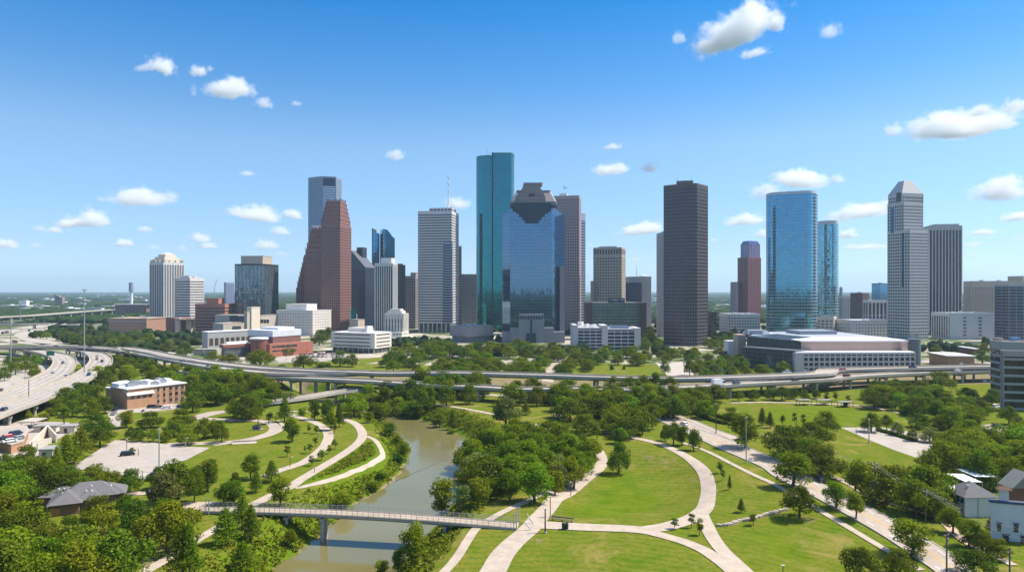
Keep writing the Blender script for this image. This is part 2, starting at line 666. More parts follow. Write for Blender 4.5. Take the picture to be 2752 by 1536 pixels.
paint(2, px(c2, (430, 300), (800, 300), (1200, 310), (1583, 320), (1583, 260), (400, 230)), 0.6, 8)
paint(2, px(c3, (0, 320), (230, 320), (640, 345), (1050, 350), (1500, 350), (1500, 270), (0, 240)), 0.6, 8)
paint(2, px(c4, (0, 350), (500, 350), (800, 340), (1200, 320), (1700, 300), (1700, 230), (700, 260), (0, 250)), 0.6, 8)
paint(2, px(c5, (0, 320), (600, 330), (900, 300), (1400, 300), (1700, 290), (1700, 190), (0, 240)), 0.66, 8)
paint(2, px(c4, (260, 720), (420, 660), (700, 720), (860, 860), (800, 960), (640, 900), (480, 780)), 0.42, 10)
paint(2, px(c3, (1120, 1340), (1320, 1330), (1400, 1438), (1000, 1438)), 0.42, 8)
NEARG = ground_mat('park_grass')
CITYG = None


def city_mat():
    t = NT('city_ground_cover')
    p = t.pos()
    v = t.n('TexVoronoi', feature='F1', Scale=0.028)
    t.l(p, v.inputs['Vector'])
    sp = t.n('SeparateColor')
    t.l(v.outputs['Color'], sp.inputs[0])
    conc = t.mix(sp.outputs[0], (0.34, 0.29, 0.24), (0.50, 0.45, 0.39))
    n = t.noise(0.02, 5, 0.65, p)
    grn = t.mix(t.noise(0.2, 4, 0.7, p), (0.035, 0.065, 0.012), (0.11, 0.15, 0.03))
    g = t.mix(t.ramp(n, 0.42, 0.56), conc, grn)
    far = t.n('SeparateXYZ')
    t.l(p, far.inputs[0])
    rad = t.n('VectorMath', operation='LENGTH')
    t.l(p, rad.inputs[0])
    wood = t.mix(t.noise(0.004, 5, 0.7, p), (0.016, 0.034, 0.010), (0.045, 0.066, 0.02))
    g = t.mix(t.ramp(rad.outputs['Value'], 1100, 1900, 0, 0.93), g, wood)
    g = t.mix(t.ramp(far.outputs['Y'], 60, -60), g, wood)
    t.bsdf(g, 0.95, 0, 0.1)
    return t.m


CITYG = city_mat()
ny, nx = TX.shape
vv = np.stack([TX, TY, TH], -1).reshape(-1, 3)
ii = np.arange(ny * nx).reshape(ny, nx)
ff = np.stack([ii[:-1, :-1], ii[:-1, 1:], ii[1:, 1:], ii[1:, :-1]], -1).reshape(-1, 4)
me = mesh_np('park_ground', vv, ff, NEARG, [('cover', 'POINT', cover.reshape(-1, 4))], smooth=True)
o = link(bpy.data.objects.new('park_ground', me))
tag(o, 'rolling mown grass of the park with river banks', None, None, 'structure')
m_ = MB()
B = 30000
for x0, x1, y0, y1 in ((-B, B, GY1, B), (-B, B, -B, GY0), (-B, GX0, GY0, GY1), (GX1, B, GY0, GY1)):
    m_.quad((x0, y0, 0), (x1, y0, 0), (x1, y1, 0), (x0, y1, 0))
tag(m_.build('ground', CITYG), 'flat city and woodland ground reaching the horizon', kind='structure')

# ---- water
t = NT('muddy_river_water')
p_ = t.pos()
wc = t.mix(t.ramp(t.noise(0.02, 3, 0.5, p_), 0.35, 0.65), (0.140, 0.128, 0.048), (0.175, 0.160, 0.070))
bpn = t.n('Bump', Strength=0.10, Distance=0.3)
t.l(t.noise(0.55, 4, 0.6, t.scaled(p_, (1, 0.6, 1))), bpn.inputs['Height'])
t.bsdf(wc, 0.05, 0, 0.5, bpn.outputs[0])
wx = river.copy()
m_ = MB()
nW, nE = len(bankW), len(bankE)
for i in range(60):
    a0, a1 = i / 60, (i + 1) / 60

    def at(lst, a):
        s = a * (len(lst) - 1)
        k = min(int(s), len(lst) - 2)
        return lst[k] + (lst[k + 1] - lst[k]) * (s - k)
    l0, l1 = at(bankW, a0), at(bankW, a1)
    r0, r1 = at(bankE[::-1], a0), at(bankE[::-1], a1)

    def out(a, b, w=3.0):
        d = (a - b) / (np.linalg.norm(a - b) + 1e-9)
        return a + d * w
    m_.quad((*out(l0, r0), WZ), (*out(r0, l0), WZ), (*out(r1, l1), WZ), (*out(l1, r1), WZ))
tag(m_.build('river_water', t.m), 'still brown green bayou water winding through the park', kind='structure')


# ---- draped ribbons and sheets
LAY = [0.05]


def ribbon(name, pts, width, mat, label, dz=None, mark=None, kerb=False, kind='structure'):
    """path or road draped over the ground along photo pixels; width one number or (start, end)"""
    if dz is None:
        LAY[0] += 0.004
        dz = LAY[0]
    w = [hit(u, v).xy for u, v in pts]
    c = cr(w, 10)
    # even steps
    L = [0.0]
    for i in range(1, len(c)):
        L.append(L[-1] + float(np.linalg.norm(c[i] - c[i - 1])))
    n = max(4, int(L[-1] / 1.5))
    s = np.linspace(0, L[-1], n)
    cx = np.interp(s, L, [q[0] for q in c])
    cy = np.interp(s, L, [q[1] for q in c])
    tx, ty = np.gradient(cx), np.gradient(cy)
    tl = np.hypot(tx, ty) + 1e-9
    nxv, nyv = -ty / tl, tx / tl
    w0, w1 = width if isinstance(width, tuple) else (width, width)
    wd = np.linspace(w0, w1, n)
    m = MB()
    K = 7
    for i in range(n):
        for k in range(K):
            a = (k / (K - 1) - 0.5) * wd[i]
            x, y = cx[i] + nxv[i] * a, cy[i] + nyv[i] * a
            m.v.append((x, y, gz(x, y) + dz))
    for i in range(n - 1):
        for k in range(K - 1):
            m.face((i * K + k + 1, i * K + k, (i + 1) * K + k, (i + 1) * K + k + 1))
    if kerb:
        for side in (-1, 1):
            b0 = len(m.v)
            for i in range(n):
                for a, h in ((wd[i] / 2, -0.2), (wd[i] / 2, 0.13), (wd[i] / 2 + 0.3, 0.13), (wd[i] / 2 + 0.3, -0.2)):
                    x, y = cx[i] + nxv[i] * a * side, cy[i] + nyv[i] * a * side
                    m.v.append((x, y, gz(x, y) + dz + h))
            for i in range(n - 1):
                for k in range(3):
                    q = (b0 + i * 4 + k, b0 + i * 4 + k + 1, b0 + i * 4 + k + 5, b0 + i * 4 + k + 4)
                    m.face(q if side > 0 else q[::-1], 1)
    o = m.build(name, [mat, CONC], smooth=False)
    tag(o, label, kind=kind)
    if mark:
        for a, mt, dash in mark:
            q = MB()
            for i in range(n - 1):
                if dash and (s[i] % 9.0) > 3.5:
                    continue
                e = [(cx[j] + nxv[j] * (a + h), cy[j] + nyv[j] * (a + h)) for j, h in ((i, -0.1), (i, 0.1), (i + 1, 0.1), (i + 1, -0.1))]
                q.quad(*[(x, y, gz(x, y) + dz + 0.012) for x, y in e][::-1])
            q.build('road_marking', mt, o)
    return list(zip(cx, cy))


def sheet(name, pts, mat, label, dz=None, z=0.0, kind='structure'):
    if dz is None:
        LAY[0] += 0.004
        dz = LAY[0]
    m = MB()
    q = [P(u, v, z) for u, v in pts]
    a = sum(q[i].x * q[(i + 1) % len(q)].y - q[(i + 1) % len(q)].x * q[i].y for i in range(len(q)))
    if a < 0:
        q = q[::-1]
    zz = max(gz(p.x, p.y) for p in q)
    m.poly([(p.x, p.y, zz + dz) for p in q])
    return tag(m.build(name, mat), label, kind=kind)


PARKG = ground_mat('mown_lawn', near=False)
# sheets (parking lots, far lawns, plazas)
sheet('parking_lot', px(c1, (390, 830), (480, 780), (610, 692), (700, 640), (880, 650), (1130, 680), (1280, 685), (1130, 762), (1000, 795), (980, 840), (880, 880), (700, 845), (560, 815)), LOTM,
      'pale concrete parking lot in the park')
sheet('parking_lot', px(c5, (470, 562), (700, 558), (980, 600), (1160, 640), (1090, 690), (1000, 735), (930, 745), (800, 700), (650, 640), (560, 600)), LOTM, 'pale parking lot beside the far lawn')
sheet('parking_lot', px(c5, (160, 568), (320, 560), (360, 592), (210, 602)), LOTM, 'small paved lot beside the lawn')
sheet('parking_lot', px(c1, (640, 430), (730, 400), (1100, 420), (1130, 440), (900, 470), (800, 470), (720, 560), (670, 530)), LOTM, 'paved forecourt of the brick hotel')
sheet('parking_lot', px(c1, (0, 540), (120, 520), (420, 530), (460, 590), (300, 650), (240, 760), (0, 780)), LOTM, 'paved yard by the sunken garage')
sheet('street', px(c5, (1320, 545), (1400, 540), (1583, 570), (1583, 640), (1480, 612), (1380, 590)), ROADM, 'pale side street by the dark office block')
sheet('lawn', px(c4, (250, 172), (585, 178), (610, 228), (420, 250), (235, 235)), PARKG, 'bright green lawn beyond the freeway')
sheet('plaza', px(c4, (590, 165), (640, 170), (900, 150), (1040, 215), (760, 250), (660, 245)), CONC, 'pale paved plaza beyond the freeway')
sheet('lawn', px(c2, (790, 165), (980, 160), (1010, 190), (800, 212)), PARKG, 'small green lawn near the white office')
sheet('lawn', px(c2, (1040, 145), (1240, 130), (1250, 150), (1060, 178)), PARKG, 'pale worn lawn by the white office')
sheet('street', px(c3, (310, 185), (470, 105), (500, 112), (360, 185)), ROADM, 'pale street among trees beyond the freeway')
sheet('street', px(c3, (1030, 280), (1050, 210), (1120, 140), (1180, 20), (1215, 20), (1170, 140), (1115, 220), (1100, 290)), ROADM, 'pale street running into downtown')
sheet('street', px(e1, (1550, 560), (1700, 500), (2150, 490), (2430, 530), (2200, 570), (1900, 590), (1600, 600)), LOTM, 'car park in front of the white office')
sheet('street', px(e1, (0, 440), (350, 350), (760, 360), (750, 400), (520, 420), (300, 440)), CONC, 'bare paved ground beside the brick arena')
# paths
ribbon('path', px(c2, (600, 470), (655, 490), (740, 515), (820, 550), (865, 600), (850, 660), (800, 715), (720, 770), (640, 800), (570, 822), (480, 858)), 4.0, PATHM, 'innermost curved concrete path across the left lawn')
ribbon('path', px(c2, (955, 508), (1030, 540), (1070, 590), (1060, 640), (990, 700), (880, 770), (760, 840), (680, 890), (640, 920), (520, 975), (400, 1035)), 3.8, PATHM, 'middle curved concrete path above the river bank')
ribbon('path', px(c2, (1100, 615), (1150, 640), (1185, 690), (1190, 740), (1110, 790), (1000, 835), (860, 885), (700, 925), (665, 930)), 2.0, PATHM, 'narrow path along the weedy river bank')
ribbon('street', px(c2, (-120, 665), (0, 660), (200, 655), (350, 640), (470, 612), (535, 580), (528, 545), (450, 522), (300, 518), (150, 510), (60, 500), (160, 470), (270, 462)), 4.8, ROADM, 'loop road round the grassy turning circle')
ribbon('path', px(c2, (560, 518), (588, 555), (560, 590), (450, 628), (300, 652), (170, 672)), 1.6, PATHM, 'thin kerb path outside the loop road')
ribbon('path', px(c2, (600, 465), (740, 463)), 3, PATHM, 'short path to the small road bridge')
ribbon('path', px(c1, (1180, 510), (1250, 490), (1340, 470), (1430, 455)), 6, ROADM, 'access road behind the oaks')
ribbon('path', px(c1, (600, 965), (760, 962), (900, 958), (960, 925)), 4, PATHM, 'path behind the grey roofed house')
ribbon('path', px(c1, (860, 1450), (1000, 1370), (1100, 1310), (1200, 1245), (1340, 1160)), 3.0, PATHM, 'path on the near river bank below the footbridge')
ribbon('path', px(c1, (1080, 1040), (1180, 1038), (1300, 1035)), 7, PATHM, 'tan landing at the end of the footbridge')
ribbon('path', px(c3, (700, 1500), (745, 1420), (790, 1340), (860, 1262), (950, 1185), (1010, 1115), (1070, 1050), (1150, 975), (1280, 890), (1375, 815), (1398, 765), (1380, 712), (1360, 690)), (5.8, 4.0), PATHM, 'broad concrete path sweeping past the end of the footbridge')
ribbon('path', px(c3, (410, 1470), (510, 1360), (580, 1250), (640, 1170), (760, 1095), (860, 1045), (980, 990), (1080, 950), (1200, 880), (1290, 835)), 2.3, PATHM, 'narrow path passing under the footbridge')
ribbon('path', px(c3, (960, 1150), (1100, 1158), (1300, 1168), (1520, 1176), (1640, 1185)) + px(c4, (540, 1182), (640, 1168), (740, 1142), (830, 1105), (890, 1050), (908, 990), (912, 920), (888, 835), (820, 765), (720, 705), (620, 662), (520, 637), (420, 618), (280, 588)), (5.6, 3.3), PATHM,
       'curving concrete path round the bowl lawn')
ribbon('path', px(c4, (470, 1186), (560, 1200), (660, 1226), (760, 1255), (880, 1305), (980, 1370), (1080, 1450)), 3.8, PATHM, 'lower branch of the forked path')
ribbon('path', px(c4, (870, 1085), (900, 1150), (940, 1230), (1000, 1310), (1080, 1385), (1160, 1460)), 3.6, PATHM, 'upper branch of the forked path')
ribbon('path', px(c4, (760, 655), (900, 705), (1050, 780), (1200, 855), (1290, 895), (1380, 945)) + px(c5, (200, 985), (330, 1060), (450, 1130), (600, 1220), (770, 1320), (960, 1430)), 1.9, PATHM, 'straight sidewalk along the parkway')
ribbon('path', px(c3, (320, 415), (480, 435), (600, 455), (740, 482), (880, 520), (1000, 550), (1070, 575)), 2.8, PATHM, 'path across the far river bank lawn')
ribbon('path', px(c5, (-200, 412), (0, 410), (300, 415), (600, 432), (840, 475)), 3, PATHM, 'path along the top of the far lawn')
ribbon('path', px(c4, (1240, 605), (1300, 625), (1360, 645)), 1.8, PATHM, 'short path across the small lawn')
ribbon('path', px(c5, (1180, 1220), (1290, 1285), (1400, 1340), (1520, 1400)), 2.2, PATHM, 'sidewalk on the house side of the parkway')
# roads
ribbon('street', px(c3, (640, 360), (800, 370), (950, 385), (1080, 400), (1130, 435), (1145, 500)), 6, ROADM, 'park road under the freeway')
ribbon('parkway', px(c4, (640, 500), (720, 530), (800, 565), (900, 610), (1030, 670), (1180, 735), (1330, 800)) + px(c5, (170, 862), (320, 935), (480, 1018), (640, 1105), (800, 1195), (960, 1295), (1120, 1402), (1200, 1460)), (13, 8.6), ROADM, 'wide pale parkway along the park',
       mark=((0.25, YELLOW, False), (-0.25, YELLOW, False), (-2.9, WHITE, True), (2.9, WHITE, True)), kerb=True)
ribbon('street', px(c4, (690, 488), (800, 525), (920, 578), (1080, 632)), 6, ROADM, 'side lane beside the parkway', kerb=True)
ribbon('street', px(c5, (420, 860), (520, 905), (640, 975), (720, 1010), (1050, 1110), (1180, 1220), (1300, 1300)), 2.6, pm('tan_paving', (0.45, 0.34, 0.24), 0.85, streak=False), 'tan verge on the tree side of the parkway')
# ------------------------------------------------------------------ buildings
def V2(p):
    return np.array([p[0], p[1]], float)


def foot3(uL, uM, uR, y, phi=None, ratio=1.0, f2=1.0):
    """rectangular footprint with its near corner at photo column uM and depth y, seen from uL to uR"""
    al = math.atan((uM - CX) / F)
    wl, wr = uM - uL, uR - uM
    if phi is None:
        phi = math.atan2(wr, wl * ratio)
    r = V2((math.sin(al), math.cos(al)))
    p = V2((math.cos(al), -math.sin(al)))
    dl = -p * math.cos(phi) + r * math.sin(phi)
    dr = p * math.sin(phi) + r * math.cos(phi)
    c = V2((X(uM, y), y))

    def run(d, u):
        k = (u - CX) / F
        return (k * c[1] - c[0]) / (d[0] - k * d[1])
    a = c + dl * run(dl, uL)
    b = c + dr * run(dr, uR)
    return [c, b, a + b - c, a]


def spans(poly):
    u = [CX + F * p[0] / p[1] for p in poly]
    return min(u), max(u)


def foot2(uL, uR, y, depth, rot=0.0):
    """footprint seen from uL to uR; thin pieces span exactly their near face"""
    if depth < 20 or abs((uL + uR) / 2 - CX) < 120:
        return face2(uL, uR, y, depth, rot)
    a, b = uL, uR
    for _ in range(8):
        q = face2(a, b, y, depth, rot)
        l, r_ = spans(q)
        a += (uL - l)
        b += (uR - r_)
    return q if b - a > 3 else face2(uL, uR, y, depth, rot)


def face2(uL, uR, y, depth, rot=0.0):
    """footprint whose near face spans uL..uR at depth y, rot turns the face (radians)"""
    a, b = V2((X(uL, y), y)), None
    d = V2((math.cos(rot), math.sin(rot)))
    k = (uR - CX) / F
    t = (k * a[1] - a[0]) / (d[0] - k * d[1])
    b = a + d * t
    n = V2((-d[1], d[0])) * depth
    return [a, b, b + n, a + n]


def offset(poly, d):
    k = len(poly)
    out = []
    for i in range(k):
        a, b, c = V2(poly[i - 1]), V2(poly[i]), V2(poly[(i + 1) % k])
        e1, e2 = b - a, c - b
        e1, e2 = e1 / (np.linalg.norm(e1) + 1e-9), e2 / (np.linalg.norm(e2) + 1e-9)
        n1, n2 = V2((e1[1], -e1[0])), V2((e2[1], -e2[0]))
        m = n1 + n2
        m = m / max(0.3, (1 + n1 @ n2))
        out.append(b + m * d)
    return out


def lerp(a, b, t):
    return V2(a) + (V2(b) - V2(a)) * t


def sub(poly, s0, s1, t0, t1):
    """part of a quad footprint: s along near-left edge (0 = corner, 1 = far left), t along the right edge"""
    c, b, a = poly[0], poly[1], poly[-1]
    ea, eb = V2(a) - V2(c), V2(b) - V2(c)
    q = lambda s, t: V2(c) + ea * s + eb * t
    return [q(s0, t0), q(s0, t1), q(s1, t1), q(s1, t0)]


def facade(g, f, foot, z0, z1, fh=4.0, band=1.2, bp=0.25, bay=4.0, pw=1.0, pp=0.4, top=2.0, gm=0, fm=0, edges=None, margin=0.0):
    """glass core g plus spandrel bands and piers in f"""
    g.prism(foot, z0, z1 - 0.06, gm)
    n = max(1, round((z1 - z0) / fh))
    h = (z1 - z0) / n
    if band > 0:
        ring = offset(foot, bp)
        for i in range(n):
            f.prism(ring, z0 + i * h, z0 + i * h + band, fm, bottom=True)
    if top > 0:
        f.prism(offset(foot, max(bp, 0.05) + 0.004), z1 - top, z1, fm, bottom=True)
    if bay > 0:
        k = len(foot)
        for i in range(k):
            if edges is not None and i not in edges:
                continue
            a, b = V2(foot[i]), V2(foot[(i + 1) % k])
            L = np.linalg.norm(b - a)
            if L < pw * 1.5:
                continue
            d = (b - a) / L
            nn = V2((d[1], -d[0]))
            m = max(1, round(L / bay))
            for j in range(m + 1):
                c = a + d * min(max(L * j / m, pw / 2 - pp), L - pw / 2 + pp)
                q = [c - d * pw / 2 - nn * 0.1, c + d * pw / 2 - nn * 0.1, c + d * pw / 2 + nn * pp, c - d * pw / 2 + nn * pp]
                f.prism(q[::-1] if False else [q[3], q[2], q[1], q[0]], z0, z1 + 0.02, fm)


def roofed(root, foot, z, mat, wall, parapet=1.2, name='roof'):
    m = MB()
    m.prism(offset(foot, -0.5), z - 0.4, z + 0.15, 0)
    m.build(name, mat, root)
    if parapet:
        q = MB()
        k = len(foot)
        o_, i_ = offset(foot, 0.36), offset(foot, -0.3)
        for i in range(k):
            j = (i + 1) % k
            q.prism([o_[i], o_[j], i_[j], i_[i]], z - 0.3, z + parapet, 0)
        q.build('parapet', wall, root)


def roof_kit(root, foot, z, n=4, mat=None, seed=0, big=False):
    """plant, vents and ducts that stand on a flat roof"""
    r = random.Random(seed + 77)
    for i in range(n):
        s, t_ = r.uniform(0.15, 0.85), r.uniform(0.15, 0.85)
        c = sub(foot, s, s, t_, t_)[0]
        m = MB()
        k = (r.uniform(2, 5), r.uniform(2, 4), r.uniform(1.2, 2.8)) if not big else (r.uniform(5, 10), r.uniform(4, 8), r.uniform(2, 4))
        m.box((c[0], c[1], z + 0.15), k, r.uniform(0, 0.6))
        m.box((c[0], c[1], z + 0.15 + k[2]), (k[0] * 0.5, k[1] * 0.6, 0.4), 0.3)
        m.build('roof_unit', mat or STEEL, root)


def cen(foot):
    return sum(V2(p) for p in foot) / len(foot)


def tower(name, label, foot, z1, gmat, fmat, z0=0.0, cat='skyscraper', roof=GROOF, pent=None, parapet=1.2, kit=2, group=None, pmat=None, **kw):
    c = cen(foot)
    root = thing(name, label, cat, (c[0], c[1], 0), 0, group)
    g, f = MB(), MB()
    facade(g, f, foot, z0, z1, **kw)
    g.build('glazing', gmat, root)
    f.build('facade_frame', fmat, root)
    roofed(root, foot, z1, roof, fmat, parapet)
    if pent:
        for s0, s1, t0, t1, h in pent:
            m = MB()
            q = sub(foot, s0, s1, t0, t1)
            m.prism(q, z1, z1 + h)
            m.prism(offset(q, 0.3), z1 + h, z1 + h + 0.5, bottom=True)
            m.build('penthouse', pmat or fmat, root)
    if kit:
        roof_kit(root, foot, z1, kit, seed=int(abs(c[0])))
    return root


def mast(root, x, y, z0, z1, r=0.5, mat=None, label=None, rings=3):
    m = MB()
    for i in range(5):
        a, b = z0 + (z1 - z0) * i / 5, z0 + (z1 - z0) * (i + 1) / 5
        m.tube((x, y, a), (x, y, b), r * (1 - 0.17 * i), r * (1 - 0.17 * i - 0.1), 8)
    for i in range(rings):
        z = z0 + (z1 - z0) * (0.45 + 0.17 * i)
        m.tube((x, y, z), (x, y, z + 0.8), r * 2.0, r * 2.0, 8)
    return m.build('antenna', mat or WHITE, root, label=label)


def at_y(vbase):
    return dep(vbase)


# glass and stone
G_DARK = glass('smoked_glass', (0.028, 0.032, 0.042), 0.15, 0.12, wob=0.02, var=0.7, spec=0.4)
G_NAVY = glass('navy_glass', (0.016, 0.030, 0.065), 0.15, 0.1, wob=0.012, spec=0.45)
G_BLUE = glass('blue_mirror_glass', (0.125, 0.225, 0.335), 0.92, 0.04, wob=0.0045, var=0.08)
G_SKY = glass('sky_blue_mirror_glass', (0.07, 0.27, 0.41), 0.92, 0.05, wob=0.006, var=0.12)
G_TEAL = glass('teal_mirror_glass', (0.022, 0.22, 0.25), 0.9, 0.06, wob=0.006, var=0.12)
G_GREY = glass('grey_mirror_glass', (0.17, 0.22, 0.26), 0.6, 0.06, wob=0.02, var=0.25)
G_GREEN = glass('green_grey_glass', (0.09, 0.14, 0.12), 0.6, 0.10, wob=0.05, var=0.3)
S_WHITE = pm('white_cast_stone', (0.60, 0.58, 0.56), 0.7, var=0.07)
S_CREAM = pm('cream_stone', (0.58, 0.52, 0.43), 0.75, var=0.09)
S_TAN = pm('tan_stone', (0.44, 0.37, 0.30), 0.75, var=0.09)
S_GREY = pm('light_grey_granite', (0.42, 0.40, 0.40), 0.6, var=0.08)
S_PINK = pm('rose_granite', (0.40, 0.30, 0.30), 0.6, var=0.08)
S_RED = pm('red_brown_granite', (0.27, 0.135, 0.115), 0.6, var=0.10)
S_MAROON = pm('maroon_granite', (0.24, 0.085, 0.085), 0.6, var=0.10)
S_DARK = pm('charcoal_granite', (0.115, 0.095, 0.095), 0.5, var=0.14)
S_ALU = pm('silver_aluminium', (0.52, 0.53, 0.55), 0.4, 0.25, var=0.06)
S_BLUEGREY = pm('blue_grey_granite', (0.26, 0.31, 0.38), 0.5, var=0.08)
S_NAVY = pm('dark_blue_metal', (0.028, 0.036, 0.058), 0.55, 0.0, var=0.12)
S_BROWN = pm('dark_brown_brick', (0.11, 0.07, 0.06), 0.8, var=0.14)

# --- residential tower, cream piers and stepped crown
y = 1100.0
ft = foot3(403, 440, 494, y, 0.86)
z1 = Zt(706, y)
t_ = tower('apartment_tower', 'tall cream apartment tower with white piers and a stepped domed crown', ft, z1, G_NAVY, S_WHITE, cat='apartment tower', fh=3.3, band=0.8, bp=0.15, bay=4.8, pw=1.15, pp=0.6, top=2.5, kit=0)
m = MB()
for k, (a, h0, h1) in enumerate(((0.06, 0, 6), (0.14, 6, 10), (0.24, 10, 14))):
    m.prism(sub(ft, a, 1 - a, a, 1 - a), z1 + h0, z1 + h1)
for s in (0.0, 0.3, 0.6, 0.88):
    for q in (sub(ft, s, s + 0.1, 0.0, 0.1), sub(ft, 0.0, 0.1, s, s + 0.1), sub(ft, s, s + 0.1, 0.88, 0.98), sub(ft, 0.88, 0.98, s, s + 0.1)):
        m.prism(q, z1, z1 + 4.5 + rnd.random())
m.frustum(sub(ft, 0.3, 0.7, 0.3, 0.7), sub(ft, 0.42, 0.58, 0.42, 0.58), z1 + 14, z1 + 17)
m.build('crown', S_CREAM, t_)

# --- white slab block
y = 1040.0
ft = foot3(469, 510.6, 548, y, 0.75)
tower('office_block', 'white office block with dark ribbon windows beside the cream apartment tower', ft, Zt(748, y), DGLASS, S_WHITE, cat='office block', fh=3.9, band=2.2, bp=0.3, bay=0, top=3, pent=((0.25, 0.75, 0.2, 0.8, 4),))
# --- stepped red brick office
y = 930.0
ft = foot3(525, 604, 630, y, 0.35)
t_ = tower('brick_office', 'red brown banded office block with a stepped upper storey', ft, Zt(818, y), DGLASS, pm('rust_brick', (0.36, 0.16, 0.12), 0.8), cat='office block', fh=4, band=2.6, bp=0.35, bay=0, top=2.5, pent=((0.25, 0.65, 0.1, 0.7, 8),))
# --- brick arena and its wing
y = 976.0
ft = foot3(291.6, 393.7, 445, y, 0.55)
zt = Zt(857, y)
t_ = thing('brick_arena', 'long windowless brick arena with a plain tan end wall', 'arena', (*cen(ft), 0))
m = MB()
m.prism(ft, 0, zt)
m.build('wall', pm('arena_brick', (0.34, 0.20, 0.145), 0.85, var=0.1), t_)
m = MB()
m.prism(offset(ft, 0.8), zt, zt + 1.2, bottom=True)
m.build('roof', pm('tan_roof_edge', (0.42, 0.30, 0.23), 0.8), t_)
m = MB()
a, b = V2(ft[3]), V2(ft[0])
d = (b - a) / np.linalg.norm(b - a)
nn = V2((d[1], -d[0]))
for i in range(34):
    c = a + d * (np.linalg.norm(b - a) * (i + 0.5) / 34) + nn * 0.1
    m.box((c[0], c[1], zt - 3.6), (1.2 + (i * 7 % 3) * 0.35, 0.3, 1.2 + (i * 5 % 4) * 0.25), math.atan2(d[1], d[0]))
m.build('light_frieze', pm('faded_grey_panel', (0.42, 0.36, 0.36), 0.8), t_)
roof_kit(t_, ft, zt + 1.1, 4, seed=3)
y = 985.0
ft = foot3(446, 476, 540, y, 0.9)
t_ = thing('brick_hall', 'brick hall with tall tan pillars at the end of the arena', 'hall', (*cen(ft), 0))
zt = Zt(854, y)
m = MB()
m.prism(ft, 0, zt)
m.build('wall', pm('hall_brick', (0.24, 0.12, 0.095), 0.85), t_)
for u0, u1 in ((470, 482), (500, 514), (517, 526), (529, 541)):
    m = MB()
    q = foot2(u0, u1, y - 8 + (u0 - 470) * 0.3, 5)
    m.prism(q, 0, Zt(853, y))
    m.build('pillar', S_TAN, t_)
m = MB()
m.prism(foot2(470, 541, y - 9, 24, 0.15), Zt(859, y), Zt(856, y), bottom=True)
m.build('roof', pm('tan_roof_edge', (0.42, 0.30, 0.23), 0.8), t_)

# --- glass office with wavy reflections
y = 950.0
ft = foot3(631.5, 712, 748, y, 0.45)
tower('glass_office', 'square grey glass office with wavy reflections and a tan penthouse', ft, Zt(711, y), G_GREY, DSTEEL, cat='office block', fh=4, band=0.35, bp=0.1, bay=5.5, pw=0.35, pp=0.2, top=1.0, pent=((0.12, 0.85, 0.1, 0.8, 12),), pmat=S_TAN, kit=0)

# --- far purple tower
y = 2500.0
t_ = tower('round_tower', 'distant purple blue tower on the horizon left of the glass office', foot3(602.4, 607, 629.4, y, 0.9), Zt(759, y), glass('violet_glass', (0.12, 0.14, 0.26), 0.5, 0.15), S_BLUEGREY, cat='tower', fh=8, band=2, bp=0.2, bay=8, pw=1.5, pp=0.3, top=4, kit=0)

# --- beige concrete theatre block with a shaft tower
y = 880.0
t_ = thing('concrete_theatre', 'beige concrete theatre with a tall windowless shaft and stepped boxes', 'theatre', (X(640, y), y, 0))
for nm, uL, uM, uR, vt, yy in (('shaft', 663, 676, 699, 826, 880), ('block', 572, 600, 648, 870, 860), ('block', 578, 640, 664, 847, 900), ('block', 656, 664, 671, 838, 872), ('block', 690, 700, 745, 848, 910)):
    m = MB()
    q = foot3(uL, uM, uR, yy, 0.6)
    m.prism(q, 0, Zt(vt, yy))
    m.prism(offset(q, 0.35), Zt(vt, yy), Zt(vt, yy) + 0.6, bottom=True)
    m.build(nm, S_CREAM if nm == 'shaft' else CONC, t_)
m = MB()
q = foot3(617, 640, 663.5, 897, 0.6)
m.prism(q, Zt(862, 897), Zt(849, 897))
m.build('window_band', G_NAVY, t_)
for u0, u1 in ((700, 706), (708, 714), (716, 722)):
    m = MB()
    m.prism(foot2(u0, u1, 902, 2), Zt(868, 902), Zt(858, 902))
    m.build('window', DGLASS, t_)

# --- white punched-window block
y = 930.0
ft = foot3(743.5, 840, 890, y, 0.6)
tower('white_block', 'white cubic block with rows of small slit windows', ft, Zt(836, y), DGLASS, pm('white_precast', (0.62, 0.58, 0.54), 0.75, var=0.06), cat='office block', roof=WROOF, fh=3.6, band=2.7, bp=0.12, bay=4.2, pw=2.2, pp=0.12 + 0.003, top=3.2, pent=((0.3, 0.88, 0.25, 0.8, 9),), kit=3)

# --- pentagonal blue-grey tower (tall, behind)
y = 1170.0
z1 = Zt(475, y)
ft = [V2((X(u, yy), yy)) for u, yy in ((829, 1186), (866, 1170), (903, 1176), (917.5, 1200))] + [V2((X(905, 1230), 1230)), V2((X(832, 1230), 1230))]
c = cen(ft)
t_ = thing('pentagon_tower', 'very tall blue grey five sided tower behind the stepped red one', 'skyscraper', (*c, 0))
g, f = MB(), MB()
facade(g, f, ft, 0, z1, fh=3.9, band=1.5, bp=0.25, bay=3.0, pw=1.2, pp=0.3, top=1.5, edges=(0, 2, 3, 4, 5))
g.build('glazing', glass('steel_blue_glass', (0.10, 0.19, 0.30), 0.6, 0.08), t_)
f.build('facade_frame', S_BLUEGREY, t_)
roofed(t_, ft, z1, GROOF, S_BLUEGREY, 1.0)
a, b = ft[1], ft[2]
d = (b - a) / np.linalg.norm(b - a)
nn = V2((d[1], -d[0]))
m = MB()
for i in range(int(z1 / 3.9)):
    q = [lerp(a, b, 0.06) + nn * 0.3, lerp(a, b, 0.94) + nn * 0.3, lerp(a, b, 0.94) + nn * 0.55, lerp(a, b, 0.06) + nn * 0.55]
    m.prism([q[3], q[2], q[1], q[0]], 3.9 * i + 0.2, 3.9 * i + 2.0, bottom=True)
